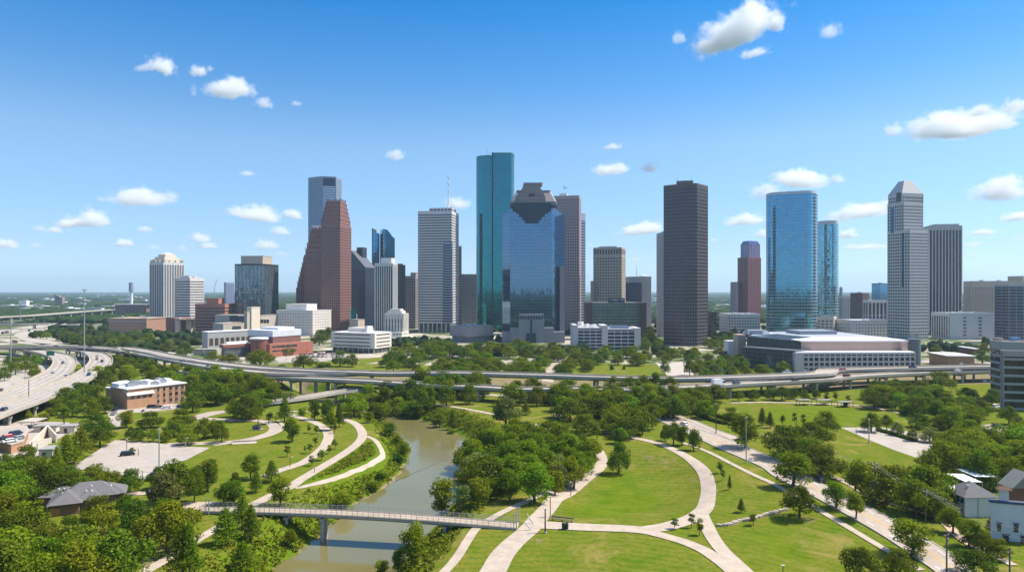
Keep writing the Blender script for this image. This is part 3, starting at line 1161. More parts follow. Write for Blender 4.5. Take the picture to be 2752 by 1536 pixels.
m.build('spandrel_band', pm('pale_blue_panel', (0.42, 0.50, 0.60), 0.35, 0.2), t_)
m = MB()
q = [lerp(a, b, 0.06) + nn * 0.3, lerp(a, b, 0.94) + nn * 0.3, lerp(a, b, 0.94) + nn * 0.62, lerp(a, b, 0.06) + nn * 0.62]
m.prism([q[3], q[2], q[1], q[0]], z1 - 15, z1 - 2, bottom=True)
m.build('top_glass', G_NAVY, t_)
roof_kit(t_, [ft[1], ft[3], ft[4], ft[5]], z1, 3, seed=5)

# --- stepped red gabled tower: three gabled slabs
t_ = thing('gabled_tower', 'red brown granite tower of three slabs with stepped gables', 'skyscraper', (X(880, 1000), 1000, 0))
gm = glass('bronze_glass', (0.05, 0.04, 0.045), 0.3, 0.12)


def gable(uL, uM, uR, y, vtop, vsh, steps, phi, shrinkL, shrinkR, lab=None):
    ft = foot3(uL, uM, uR, y, phi)
    g, f = MB(), MB()
    zs, zt = Zt(vsh, y), Zt(vtop, y)
    facade(g, f, ft, 0, zs, fh=3.9, band=1.6, bp=0.3, bay=3.2, pw=1.3, pp=0.5, top=1.6)
    for i in range(steps):
        a = (i + 1) / steps
        q = sub(ft, shrinkR * a, 1 - shrinkL * a, 0.08 * a, 1 - 0.42 * a)
        zz0, zz1 = zs + (zt - zs) * i / steps, zs + (zt - zs) * (i + 1) / steps
        facade(g, f, q, zz0, zz1, fh=(zz1 - zz0) / 2, band=2.0, bp=0.3, bay=3.2, pw=1.3, pp=0.5, top=1.6)
        for e in range(4):
            A, Bq = V2(q[e]), V2(q[(e + 1) % 4])
            n = max(2, int(np.linalg.norm(Bq - A) / 4.5))
            for j in range(n + 1):
                p = lerp(A, Bq, j / n)
                f.box((p[0], p[1], zz1), (1.0, 1.0, 2.6))
    g.build('glazing', gm, t_)
    f.build('gabled_slab', S_RED, t_)
    return ft


gable(863, 913.5, 943, 985, 538, 604, 6, 0.42, 0.26, 0.05)
fb = gable(818, 866, 905, 1003, 612, 684, 5, 0.42, 0.35, 0.0)
fc = gable(797, 824, 870, 1020, 696, 772, 6, 0.42, 0.55, 0.0)
for i in range(5):
    m = MB()
    p = sub(fb, 0.35 + i * 0.11, 0.4, 0.3, 0.3)[0]
    m.tube((p[0], p[1], Zt(612, 1003)), (p[0], p[1], Zt(612, 1003) + 5), 2.6, 2.2, 10)
    m.build('cooling_unit', WHITE, t_)

# --- dark blue tower with sloped roof
y = 1120.0
ft = foot3(943.5, 982, 1008.6, y, 0.6)
zhi, zlo = Zt(672, y), Zt(719, y)
t_ = thing('sloped_tower', 'dark navy glass tower with a sloping roof', 'skyscraper', (*cen(ft), 0))
g, f = MB(), MB()
facade(g, f, ft, 0, zlo, fh=4, band=0.9, bp=0.12, bay=1.9, pw=0.3, pp=0.2, top=0.9)
g.prism(ft, zlo, [zlo, zlo, zhi, zhi], 0)
g.build('glazing', G_NAVY, t_)
f.build('facade_frame', S_NAVY, t_)
m = MB()
u = [(p[0], p[1], z) for p, z in zip(offset(ft, 0.2), (zlo, zlo, zhi, zhi))]
m.poly([(a_, b_, c_ + 0.35) for a_, b_, c_ in u])
m.build('sloping_roof', pm('slate_metal_roof', (0.085, 0.09, 0.115), 0.6, 0.1), t_)
m = MB()
m.prism(sub(ft, 0.6, 1, 0.55, 1), zhi - 12, zhi + 6)
m.build('rear_block', S_NAVY, t_)
# --- blue glass tower with curved top
y = 1400.0
t_ = thing('curved_top_tower', 'bright blue glass tower with a curved sloping top and dark fin', 'skyscraper', (X(1030, y), y, 0))
fl = foot2(1021, 1061, y, 40, 0.35)
pts = 12
prof = [(i / pts, 614 + 8 * (i / pts) + 26 * max(0, (i / pts - 0.3) / 0.7) ** 1.5 * (1 - 0.35 * max(0, (i / pts - 0.75) / 0.25))) for i in range(pts + 1)]
front = [lerp(fl[0], fl[1], a) for a, _ in prof]
back = [lerp(fl[3], fl[2], a) for a, _ in prof]
zz = [Zt(v, y) for _, v in prof]
g, f = MB(), MB()
for i in range(pts):
    g.prism([front[i], front[i + 1], back[i + 1], back[i]], 0, [zz[i], zz[i + 1], zz[i + 1], zz[i]])
g.build('glazing', G_SKY, t_)
n = int(max(zz) / 8)
for i in range(n):
    hi = [a for a in range(pts + 1) if zz[a] > i * 8]
    if hi:
        q = foot2(1021, 1021 + 40 * hi[-1] / pts, y - 0.3, 0.6, 0.35)
        f.prism(q, i * 8, i * 8 + 0.5, bottom=True)
f.build('facade_frame', S_SKY if False else S_BLUEGREY, t_)
g = MB()
g.prism(foot2(1001, 1021, y + 2, 40, 0.1), 0, Zt(625, y))
g.build('lower_wing', glass('cobalt_glass', (0.05, 0.24, 0.42), 0.85, 0.05), t_)
m = MB()
m.prism(foot2(999.3, 1001.3, y + 1, 42), 0, Zt(613, y))
m.build('fin', S_NAVY, t_)

# --- black and white vertical striped tower
y = 950.0
ft = foot3(1008.6, 1055.6, 1067, y, 0.3)
t_ = tower('striped_tower', 'slim tower of white and black vertical stripes beside a navy slab', ft, Zt(709, y), G_DARK, S_WHITE, fh=4, band=0, bay=3.1, pw=1.2, pp=0.9, top=3, pent=((0.1, 0.7, 0.1, 0.9, 8),), pmat=WHITE, kit=1)
y = 985.0
tower('navy_slab', 'plain dark navy slab tower behind the striped one', foot2(1063, 1089, y, 40, 0.2), Zt(714, y), G_NAVY, S_NAVY, fh=4, band=1.3, bp=0.15, bay=2.5, pw=0.6, pp=0.25, top=2, kit=1, pent=((0.3, 0.8, 0.2, 0.8, 3),))
y = 1100.0
tower('grey_stepped_office', 'grey stepped office tower between the navy slab and the white banded tower', foot3(1090, 1116, 1130, y, 0.4), Zt(743, y), G_DARK, pm('taupe_stone', (0.30, 0.27, 0.27), 0.7), fh=4, band=1.7, bp=0.3, bay=3.2, pw=1.1, pp=0.4, top=3, pent=((0.05, 0.6, 0.2, 0.8, 6),), kit=1)

# --- white banded tower with antenna
y = 993.0
ft = foot3(1124, 1213.6, 1232, y, 0.235)
z1 = Zt(568, y)
t_ = tower('banded_tower', 'tall white banded tower with a needle antenna on its roof', ft, z1, G_NAVY, S_WHITE, z0=14, fh=3.75, band=1.9, bp=0.5, bay=2.4, pw=0.22, pp=0.3, top=3.2, kit=0)
g, f = MB(), MB()
facade(g, f, offset(ft, -1.5), 0, 14, fh=14, band=0.5, bp=0.1, bay=6.5, pw=1.3, pp=1.9, top=0.6)
g.build('lobby_glass', DGLASS, t_)
f.build('lobby_columns', S_WHITE, t_)
g, f = MB(), MB()
q = sub(ft, 0.05, 0.7, 0.2, 0.8)
facade(g, f, q, z1, z1 + 6.5, fh=6.5, band=1, bp=0.4, bay=5, pw=1.2, pp=0.6, top=1.6)
g.build('penthouse_glass', DGLASS, t_)
f.build('penthouse', S_WHITE, t_)
p = sub(ft, 0.18, 0.2, 0.4, 0.5)[0]
mast(t_, p[0], p[1], z1 + 6, Zt(447, y), 1.15)
q = sub(ft, -0.02, 0.25, -0.02, 0.1)
g, f = MB(), MB()
facade(g, f, [q[0] + (q[0] - q[3]) * 0.0, q[1], q[2], q[3]], 14, Zt(650, y), fh=3.75, band=1.7, bp=0.3, bay=0, top=2)
g.build('corner_bay_glass', G_NAVY, t_)
f.build('corner_bay', S_BLUEGREY, t_)
y = 1060.0
tower('tan_strip_tower', 'slim tan tower peeking out behind the white banded tower', foot2(1229, 1240, y, 30, 0.1), Zt(663, y), G_DARK, S_TAN, fh=4, band=1.5, bp=0.2, bay=3, pw=1, pp=0.3, top=2, kit=0)
y = 1120.0
tower('grey_flat_tower', 'grey flat topped office tower left of the teal tower', foot2(1234, 1280, y, 40, 0.05), Zt(742, y), G_NAVY, pm('warm_grey_stone', (0.31, 0.29, 0.30), 0.7), fh=3.8, band=1.5, bp=0.2, bay=2.6, pw=1.1, pp=0.3, top=0.5, kit=2, pent=((0.0, 1.0, 0.0, 1.0, 3),))

# --- art deco city hall
y = 830.0
t_ = thing('art_deco_hall', 'white art deco hall with a ribbed tower stepping up from low wings', 'city hall', (X(1066, y), y, 0))
S_LIME = pm('white_limestone', (0.62, 0.58, 0.52), 0.75, var=0.08)
g, f = MB(), MB()
ft = foot3(1035, 1083, 1096, y, 0.35)
facade(g, f, ft, 0, Zt(842, y), fh=6, band=0.6, bp=0.2, bay=4.0, pw=2.2, pp=0.9, top=6)
f.prism(sub(ft, 0.1, 0.9, 0.1, 0.9), Zt(842, y), Zt(835, y))
f.prism(sub(ft, 0.2, 0.8, 0.2, 0.8), Zt(835, y), Zt(830, y))
g.build('window_strip', DGLASS, t_)
f.build('tower', S_LIME, t_)
g, f = MB(), MB()
for uL, uM, uR, vt, yy in ((1030, 1080, 1098, 892, y - 8), (1024, 1090, 1112, 904, y - 14), (1020, 1100, 1127, 909, y - 20)):
    facade(g, f, foot3(uL, uM, uR, yy, 0.4), 0, Zt(vt, yy), fh=5, band=2, bp=0.2, bay=4, pw=2, pp=0.4, top=2)
g.build('wing_windows', DGLASS, t_)
f.build('wing', S_LIME, t_)

# --- white modern office in front
y = 668.0
ft = foot3(890, 1007, 1052, y, 0.62)
zt = Zt(895, y)
S_OFF = pm('off_white_precast', (0.64, 0.60, 0.52), 0.7, var=0.06)
t_ = thing('white_office', 'low off white office with long slit windows raised on columns', 'office block', (*cen(ft), 0))
g, f = MB(), MB()
g.prism(offset(ft, -1.2), 0, zt - 0.5)
zb = 5.0
n = 4
hh = (zt - zb) / n
for i in range(n + 1):
    z_a = zb + i * hh - (0.0 if i == 0 else 1.4)
    f.prism(ft, z_a if i else zb - 0.6, min(zb + i * hh + 0.9, zt), bottom=True)
for a, b in ((0, 0.1), (0.93, 1.0)):
    f.prism(offset(sub(ft, a, b, -0.001, 0.1), 0.01), zb - 0.58, zt - 0.01, bottom=True)
f.prism(offset(sub(ft, -0.001, 0.1, 0.9, 1.0), 0.01), zb - 0.58, zt - 0.012, bottom=True)
g.build('glazing', DGLASS, t_)
f.build('facade', S_OFF, t_)
fr = MB()
for e in (3, 0):
    a, b = V2(ft[e]), V2(ft[(e + 1) % 4])
    L = np.linalg.norm(b - a)
    for j in range(int(L / 1.8)):
        p = lerp(a, b, (j + 0.5) / int(L / 1.8))
        d = (b - a) / L
        p = p - V2((d[1], -d[0])) * 0.9
        fr.box((p[0], p[1], zb), (0.35, 0.35, zt - zb - 0.4))
fr.build('mullion', S_OFF, t_)
for j in range(9):
    m = MB()
    p = sub(ft, 0.03 + 0.94 * j / 8, 0, 0.03, 0)[0]
    m.tube((p[0], p[1], 0), (p[0], p[1], zb), 0.4, 0.4, 8)
    m.build('column', S_OFF, t_)
for j in range(1, 5):
    m = MB()
    p = sub(ft, 0.03, 0, 0.03 + 0.94 * j / 4, 0)[0]
    m.tube((p[0], p[1], 0), (p[0], p[1], zb), 0.4, 0.4, 8)
    m.build('column', S_OFF, t_)
m = MB()
m.prism(sub(ft, 0.02, 0.98, 0.02, 0.98), zt, zt + 0.2)
m.build('roof', WROOF, t_)
m = MB()
m.prism(sub(ft, 0.35, 0.75, 0.35, 0.8), zt + 0.2, zt + 4.2)
m.prism(sub(ft, 0.28, 0.35, 0.3, 0.6), zt + 0.2, zt + 6.0)
m.build('penthouse', S_OFF, t_)

# --- brick and white theatre complex
y = 640.0
t_ = thing('brick_theatre', 'red brick theatre with a white boxed roof and a low glass front', 'theatre', (X(760, y), y, 0))
RB = pm('theatre_brick', (0.36, 0.13, 0.085), 0.85, var=0.1)
ft = foot3(667, 733, 808, 652, 0.85)
m = MB()
m.prism(ft, 0, Zt(905, 652))
m.build('upper_wall', pm('theatre_dark_brick', (0.22, 0.10, 0.085), 0.85), t_)
m = MB()
m.prism(offset(ft, 0.4), Zt(905, 652), Zt(888, 652), bottom=True)
m.prism(sub(ft, 0.2, 0.9, 0.35, 0.95), Zt(888, 652), Zt(882, 652))
m.build('white_roof_box', pm('white_metal_panel', (0.66, 0.67, 0.70), 0.5, 0.1), t_)
m = MB()
q = foot3(715, 725, 841, 628, 1.0, )
m.prism(q, 0, Zt(924, 628), bottom=True)
m.build('brick_podium', RB, t_)
m = MB()
for a in (0.16, 0.5, 0.84):
    pass
A, Bq = V2(q[0]), V2(q[1])
d = (Bq - A) / np.linalg.norm(Bq - A)
nn = V2((d[1], -d[0]))
for v0, v1, a0, a1 in ((925.5, 931, 0.06, 0.62), (938, 941.5, 0.05, 0.4)):
    s = [lerp(A, Bq, a0) + nn * 0.06, lerp(A, Bq, a1) + nn * 0.06, lerp(A, Bq, a1) - nn, lerp(A, Bq, a0) - nn]
    m.prism(s, Zt(v1 + 4, 628), Zt(v0 + 4, 628))
m.build('window_slot', DGLASS, t_)
m = MB()
for i in range(10):
    th = math.pi * (1.0 + i / 9)
cx_, cy_ = X(692, 636), 640
m.prism([(cx_ + 7.5 * math.cos(2 * math.pi * i / 20), cy_ + 7.5 * math.sin(2 * math.pi * i / 20)) for i in range(20)], 0, Zt(912, 633))
m.build('drum', RBRICK, t_)
m = MB()
m.prism([(cx_ + 8.3 * math.cos(2 * math.pi * i / 20), cy_ + 8.3 * math.sin(2 * math.pi * i / 20)) for i in range(20)], Zt(912, 633), Zt(908, 633), bottom=True)
m.build('drum_roof', WROOF, t_)
q = foot3(596, 602, 677, 622, 1.1)
g, f = MB(), MB()
facade(g, f, q, 0, Zt(934, 622), fh=9, band=0.6, bp=0.1, bay=7, pw=0.3, pp=0.15, top=0.5)
f.prism(offset(q, 1.5), Zt(934, 622), Zt(926, 622), bottom=True)
g.build('foyer_glass', glass('foyer_glass', (0.10, 0.12, 0.15), 0.4, 0.08), t_)
f.build('foyer_canopy', RBRICK, t_)
m = MB()
m.prism(offset(q, 0.8), Zt(926, 622), Zt(925, 622))
m.prism(offset(q, -3), Zt(925, 622), Zt(919, 622))
m.build('foyer_roof', WROOF, t_)
# --- grey concrete hall with tall windows
y = 668.0
ft = foot3(543, 558, 678, y, 1.15)
t_ = thing('grey_concert_hall', 'grey concrete hall with tall bronze windows and a pale roof', 'hall', (*cen(ft), 0))
zt = Zt(893, y)
m = MB()
m.prism(ft, 0, zt)
m.build('wall', pm('grey_precast', (0.38, 0.37, 0.37), 0.75, var=0.08), t_)
A, Bq = V2(ft[0]), V2(ft[1])
d = (Bq - A) / np.linalg.norm(Bq - A)
nn = V2((d[1], -d[0]))
for i in range(8):
    a = 0.04 + i * 0.118
    s = [lerp(A, Bq, a) + nn * 0.15, lerp(A, Bq, a + 0.075) + nn * 0.15, lerp(A, Bq, a + 0.075) - nn, lerp(A, Bq, a) - nn]
    m = MB()
    m.prism(s, Zt(929, y), Zt(909, y))
    w = m.build('window', glass('bronze_window', (0.16, 0.11, 0.08), 0.4, 0.15), t_)
m = MB()
m.prism(offset(ft, 0.3), zt, zt + 0.8, bottom=True)
m.build('roof', WROOF, t_)
m = MB()
m.prism(foot2(548, 582, 640, 8), 0, 6.5)
m.prism(foot2(521, 547, 646, 8), 0, 6.0)
m.build('annex', CONC, t_)

# --- beige block beside the red tower
y = 870.0
t_ = thing('beige_block', 'small plain beige block below the navy sloped tower', 'building', (X(958, y), y, 0))
m = MB()
m.prism(foot3(939, 962, 980, y, 0.5), 0, Zt(859, y))
m.build('wall', S_TAN, t_)
m = MB()
m.prism(offset(foot3(939, 962, 980, y, 0.5), 0.3), Zt(859, y), Zt(858, y))
m.build('roof', CONC_D, t_)
m = MB()
m.prism(foot2(953, 957, 900, 6), 0, Zt(843, 900))
m.build('chimney', S_TAN, t_)
m = MB()
m.tube((X(950, 890), 890, 0), (X(950, 890), 890, Zt(828, 890)), 4, 4, 12)
m.build('cylinder', G_TEAL, t_)

# --- teal tower
y = 1030.0
t_ = thing('teal_tower', 'tallest tower of teal green glass with rounded ends and a dark seam', 'skyscraper', (X(1330, y), y, 0))


def round_foot(uL, uR, y, depth, rl=True, rr=True, n=9, rot=0.0, rr_frac=0.5):
    q = face2(uL, uR, y, depth, rot)
    a, b, c_, d_ = q
    e = (b - a) / np.linalg.norm(b - a)
    nn = V2((-e[1], e[0]))
    r = depth / 2
    out = []
    if rr:
        for i in range(n + 1):
            t = -math.pi / 2 + math.pi * i / n
            out.append(b - e * r * rr_frac * 2 + nn * r + e * r * 2 * rr_frac * math.cos(t) + nn * r * math.sin(t))
    else:
        out += [b, c_]
    if rl:
        for i in range(n + 1):
            t = math.pi / 2 + math.pi * i / n
            out.append(a + e * r * rr_frac * 2 + nn * r + e * r * 2 * rr_frac * math.cos(t) + nn * r * math.sin(t))
    else:
        out += [d_, a]
    return out


z1 = Zt(412, y)
fa = round_foot(1278.6, 1324, y + 4, 34, True, False, rr_frac=0.45)
fb_ = round_foot(1323, 1382, y, 46, False, True, rr_frac=0.12)
g, f = MB(), MB()
facade(g, f, fa, 0, z1 - 2, fh=3.9, band=0.25, bp=0.06, bay=3.3, pw=0.16, pp=0.08, top=1.0)
facade(g, f, fb_, 0, z1, fh=3.9, band=0.25, bp=0.06, bay=3.3, pw=0.16, pp=0.08, top=1.0)
g.build('glazing', G_TEAL, t_)
f.build('facade_frame', pm('teal_metal', (0.04, 0.20, 0.20), 0.4, 0.3), t_)
m = MB()
m.prism(foot2(1321.5, 1325, y - 2.2, 6), 0, z1 + 1)
m.build('dark_seam', S_NAVY, t_)
roofed(t_, fb_, z1, GROOF, pm('teal_metal', (0.04, 0.20, 0.20), 0.4, 0.3), 1.0)
for u, h in ((1309, 10), (1342, 7), (1354, 8), (1357, 6), (1315, 5)):
    m = MB()
    m.tube((X(u, y + 15), y + 15, z1 - 1), (X(u, y + 15), y + 15, z1 + h), 0.5, 0.25, 6)
    m.build('roof_antenna', STEEL, t_)
roof_kit(t_, foot2(1300, 1372, y + 8, 26), z1, 5, seed=9)

# --- blue glass tower with stepped granite crown and base
y = 815.0
t_ = thing('crowned_tower', 'broad blue mirror glass tower with a stepped granite crown', 'skyscraper', (X(1434, y), y, 0))
oct_ = lambda uL, a, b, uR, y0, dz, dp: [V2((X(a, y0), y0)), V2((X(b, y0), y0)), V2((X(uR, y0 + dz), y0 + dz)), V2((X(uR, y0 + dp - dz), y0 + dp - dz)), V2((X(b, y0 + dp), y0 + dp)), V2((X(a, y0 + dp), y0 + dp)), V2((X(uL, y0 + dp - dz), y0 + dp - dz)), V2((X(uL, y0 + dz), y0 + dz))]
ft = oct_(1350, 1371, 1485, 1517.5, y, 15, 56)
zsh = Zt(573, y)
g, f = MB(), MB()
facade(g, f, ft, 0, zsh, fh=3.9, band=0.18, bp=0.05, bay=1.6, pw=0.10, pp=0.06, top=0.3)
for x0, x1, x2, x3, v in ((1357, 1374, 1482, 1509, 567), (1363, 1376, 1480, 1502, 561), (1371, 1380, 1476, 1494, 554)):
    facade(g, f, oct_(x0, x1, x2, x3, y + 1.0 + (573 - v) * 0.25, 13, 50), zsh, Zt(v, y), fh=3.9, band=0.18, bp=0.05, bay=1.6, pw=0.10, pp=0.06, top=0.5)
g.build('glazing', G_BLUE, t_)
f.build('facade_frame', pm('blue_mullion', (0.10, 0.16, 0.24), 0.4, 0.4), t_)
GRC = pm('crown_granite', (0.25, 0.22, 0.225), 0.55, var=0.08)
# dark inverted stepped recess, set proud of the glass as stepped boxes
m, fr = MB(), MB()
z554 = Zt(556, y)
for i, (ul, ur, vb) in enumerate(((1371, 1487, 560), (1378, 1481, 567), (1387, 1473, 574), (1395, 1464, 583), (1403, 1456, 591), (1412, 1447, 600))):
    q = foot2(ul, ur, y - 0.35 - 0.05 * i, 3)
    m.prism(q, Zt(vb, y), Zt(545 if i else 553, y), 0, bottom=True)
    w = (ur - ul)
    for k in range(2):
        uu = ul if k == 0 else ur - 3
        fr.prism(foot2(uu, uu + 3, y - 0.7 - 0.05 * i, 1), Zt(vb, y), Zt(553, y), 0, bottom=True)
    fr.prism(foot2(ul, ur, y - 0.75 - 0.05 * i, 1), Zt(vb, y), Zt(vb - 2.2, y), 0, bottom=True)
for uu in (1410, 1420, 1438, 1448):
    fr.prism(foot2(uu, uu + 1.6, y - 1.1, 1), Zt(598, y), Zt(545, y), 0, bottom=True)
m.build('recess_glass', G_NAVY, t_)
fr.build('recess_frame', S_NAVY, t_)
m, gl = MB(), MB()
rect = lambda a, b, yy, dp, ch: oct_(a, a + ch, b - ch, b, yy, ch * 0.45, dp)
m.prism(rect(1371.5, 1497, y + 1, 54, 3), Zt(549, y), Zt(541, y), bottom=True)
m.prism(rect(1370.5, 1498, y + 0.5, 55, 3), Zt(543, y), Zt(541, y) + 0.02, bottom=True)
m.frustum(rect(1373, 1496, y + 2, 52, 3), rect(1389, 1479, y + 9, 38, 3), Zt(541, y), Zt(510, y))
m.prism(rect(1387.5, 1480, y + 8, 40, 3), Zt(511, y), Zt(508.5, y), bottom=True)
for ul, ur, vb, vt, o_, dp in ((1393, 1463, 541, 523, 0.5, 30), (1398, 1459, 523, 514, 3, 30), (1402, 1455, 514, 506, 6, 30), (1405, 1452, 506, 499, 9, 26), (1410, 1449, 499, 491, 12, 22)):
    m.prism(foot2(ul, ur, y + o_, dp), Zt(vb, y), Zt(vt, y), bottom=True)
    m.prism(foot2(ul - 1.2, ur + 1.2, y + o_ - 0.6, dp + 1.2), Zt(vt + 1.6, y), Zt(vt, y) + 0.02, bottom=True)
m.prism(foot2(1407, 1458, y + 11, 25), Zt(491, y), Zt(486.5, y), bottom=True)
m.build('stepped_crown', GRC, t_)
q = foot2(1394, 1465, y + 1.5, 8)
g, f = MB(), MB()
facade(g, f, q, Zt(553, y), Zt(536, y), fh=7, band=0.8, bp=0.2, bay=5.4, pw=0.8, pp=0.35, top=1)
g.build('crown_glass', G_NAVY, t_)
f.build('crown_frame', GRC, t_)
m = MB()
m.prism(foot2(1394, 1466, y - 0.6, 9), Zt(536, y), Zt(528, y), bottom=True)
m.prism(foot2(1398, 1462, y + 1, 9), Zt(528, y), Zt(518, y), bottom=True)
m.build('crown_balcony', GRC, t_)
m = MB()
m.prism(foot2(1421, 1437, y - 0.9, 3), Zt(528, y), Zt(521, y), bottom=True)
m.build('crown_niche', S_NAVY, t_)
# granite base
m = MB()
GRB = pm('base_granite', (0.24, 0.23, 0.25), 0.6, var=0.08)
for ul, ur, vt, o_ in ((1349, 1518, 890, 9), (1371, 1488, 879, 11), (1394, 1463, 858, 13)):
    m.prism(foot2(ul, ur, y - o_, 16 + o_), 0, Zt(vt, y))
m.prism(foot2(1396, 1461, y - 12, 14), Zt(858, y), Zt(843, y))
m.build('granite_base', GRB, t_)
m = MB()
for i in range(9):
    m.prism(foot2(1398 + i * 7, 1402.5 + i * 7, y - 12.4, 1), Zt(856, y), Zt(848, y), bottom=True)
m.prism(foot2(1425, 1430, y - 13.4, 1), Zt(892, y), Zt(858, y), bottom=True)
m.prism(foot2(1414, 1440, y - 13.8, 2), 0, Zt(893, y), bottom=True)
m.build('base_openings', S_NAVY, t_)
m = MB()
m.prism(foot2(1500, 1517, y + 4, 30), 0, Zt(715, y))
m.build('side_shaft', GRB, t_)

# --- low angular concrete hall
y = 800.0
t_ = thing('angular_hall', 'low angular grey concrete hall in front of the teal tower', 'hall', (X(1265, y), y, 0))
m = MB()
m.prism(foot3(1209, 1262, 1326, y, 0.8), 7, Zt(878, y), bottom=True)
m.build('upper_wall', pm('hall_concrete', (0.33, 0.30, 0.28), 0.8), t_)
m = MB()
m.prism(foot3(1215, 1262, 1318, y + 3, 0.8), 0, 7.2)
m.build('lower_wall', CONC_D, t_)
m = MB()
m.prism(offset(foot3(1209, 1262, 1326, y, 0.8), -1), Zt(878, y), Zt(876.5, y))
m.build('roof', GROOF, t_)
roof_kit(t_, foot3(1209, 1262, 1326, y, 0.8), Zt(876.5, y), 4, seed=2)

# --- pink granite tower and the dark glass one behind
y = 960.0
ft = foot3(1480, 1556, 1561.5, y, 0.12)
z1 = Zt(527, y)
tower('rose_tower', 'rose granite tower with a grid of square dark windows behind the crowned tower', ft, z1, G_DARK, S_PINK, fh=3.9, band=1.9, bp=0.35, bay=3.3, pw=1.5, pp=0.4, top=2.2, pent=((0.45, 0.72, 0.3, 0.8, 5),), pmat=WHITE, kit=1)
y = 985.0
tower('dark_blue_tower', 'narrow dark blue glass tower behind the rose granite one', foot3(1540, 1562, 1573, y, 0.6), Zt(575, y), G_NAVY, S_BLUEGREY, fh=3.9, band=1.2, bp=0.15, bay=4, pw=0.3, pp=0.2, top=9, kit=0)

# --- beige grid tower
y = 930.0
ft = foot3(1595.6, 1670, 1680, y, 0.17)
z1 = Zt(666, y)
t_ = tower('beige_grid_tower', 'beige tower with a grid of deep square windows and louvred top', ft, z1 - 9, G_DARK, S_TAN, fh=3.9, band=1.9, bp=0.35, bay=3.6, pw=1.7, pp=0.5, top=2, kit=0, parapet=0)
g, f = MB(), MB()
facade(g, f, ft, z1 - 9, z1, fh=9, band=0.8, bp=0.35, bay=3.6, pw=1.3, pp=0.5, top=1.6)
g.build('louvre_band', S_DARK, t_)
f.build('top_frame', S_TAN, t_)
roofed(t_, ft, z1, GROOF, S_TAN, 1.0)
m = MB()
m.prism(sub(ft, 0.2, 0.85, 0.2, 0.8), z1, z1 + 3)
m.build('penthouse', S_GREY, t_)
m = MB()
m.prism(foot2(1587, 1597, y + 6, 30), 0, Zt(754, y))
m.build('side_wing', pm('mauve_stone', (0.30, 0.24, 0.24), 0.7), t_)
# --- green-glass slab with rooftop sign
y = 850.0
t_ = thing('green_slab', 'wide green glass slab between dark brown end walls', 'office block', (X(1657, y), y, 0))
g, f = MB(), MB()
facade(g, f, face2(1593, 1718, y, 26), 0, Zt(813, y), fh=3.7, band=0.9, bp=0.15, bay=3.2, pw=0.35, pp=0.22, top=0.8)
g.build('glazing', G_GREEN, t_)
f.build('facade_frame', pm('sage_panel', (0.19, 0.23, 0.21), 0.6), t_)
for u0, u1 in ((1576, 1593), (1718, 1738)):
    m = MB()
    q = face2(u0, u1 - 0.4, y - 0.8, 28)
    m.prism(q, 0, Zt(812.5, y))
    w = m.build('end_wall', S_BROWN, t_)
    m = MB()
    for i in range(10):
        for j in range(3):
            a_ = u0 + (u1 - u0) * (0.18 + 0.27 * j)
            m.prism(face2(a_, a_ + (u1 - u0) * 0.14, y - 0.95, 0.6), 6 + i * 3.7, 8 + i * 3.7, bottom=True)
    m.build('pane', DGLASS, w)
m = MB()
m.prism(sub(face2(1593, 1718, y, 26), 0.1, 0.9, 0.02, 0.98), Zt(813, y), Zt(812, y))
m.build('roof', GROOF, t_)
t_ = thing('rooftop_sign', 'black rooftop sign with white letters on the green glass slab', 'sign', (X(1656, y), y, Zt(812, y)))
m = MB()
m.prism(face2(1634, 1679, y + 0.5, 1.2), Zt(813.2, y) + 0.6, Zt(800, y), bottom=True)
m.build('board', pm('sign_black', (0.012, 0.016, 0.03), 0.5, var=0.05), t_)
m = MB()
for u in (1638, 1656, 1675):
    m.prism(face2(u, u + 0.8, y + 2, 0.6), Zt(812, y), Zt(802, y))
m.build('sign_post', DSTEEL, t_)
for body, size, uc, vc in (('THE DOWNTOWN BANK', 2.6, 1656.5, 807.2), ('LLP', 1.3, 1657, 812.2)):
    pass
# unreadable row of white letters: strokes of letter-like bars, as blurred in the photo
m = MB()
x_ = X(1638.8, y)
rr = random.Random(4)
for wlen in (2, 8, 5):
    for i in range(wlen):
        w = 0.85
        zb_ = Zt(807.2, y)
        for sx in ((0.0, w - 0.22) if rr.random() < 0.7 else (w * 0.4,)):
            m.box((x_ + sx + 0.11, y + 0.42, zb_), (0.24, 0.12, 1.75))
        for sz in ((0, 1.5), (0.75,), (0, 0.75, 1.5))[rr.randrange(3)]:
            m.box((x_ + w / 2, y + 0.40, zb_ + sz), (w, 0.12, 0.25))
        x_ += 1.08
    x_ += 0.75
m.build('lettering', WHITE, t_)
m = MB()
for u in (1654, 1655.4, 1656.8, 1660.2):
    m.box((X(u, y), y + 0.42, Zt(812.2, y)), (0.42, 0.12, 0.8))
m.build('lettering', WHITE, t_)

# --- white garage-like office in front
y = 697.0
t_ = thing('white_parking_block', 'white horizontal banded garage with two windowless stair towers', 'parking garage', (X(1630, y), y, 0))
SW = pm('garage_white', (0.50, 0.48, 0.47), 0.7, var=0.08)
g, f = MB(), MB()
for u0, u1, vt in ((1553, 1618, 880), (1633, 1706, 883)):
    facade(g, f, face2(u0, u1, y + 1, 34, 0.02), 0, Zt(vt, y), fh=3.4, band=1.15, bp=0.25, bay=6.2, pw=0.6, pp=0.3, top=1.3)
g.build('open_deck', pm('painted_deck_shade', (0.03, 0.035, 0.045), 0.9, var=0.1), t_)  # solid core; its near-black colour stands in for shade between the decks
f.build('deck_frame', SW, t_)
for u0, u1, vt in ((1540.5, 1553, 873), (1617.5, 1633.5, 874), (1705, 1722, 881)):
    m = MB()
    m.prism(face2(u0, u1, y - 0.6, 34), 0, Zt(vt, y))
    m.build('stair_tower', SW, t_)
m = MB()
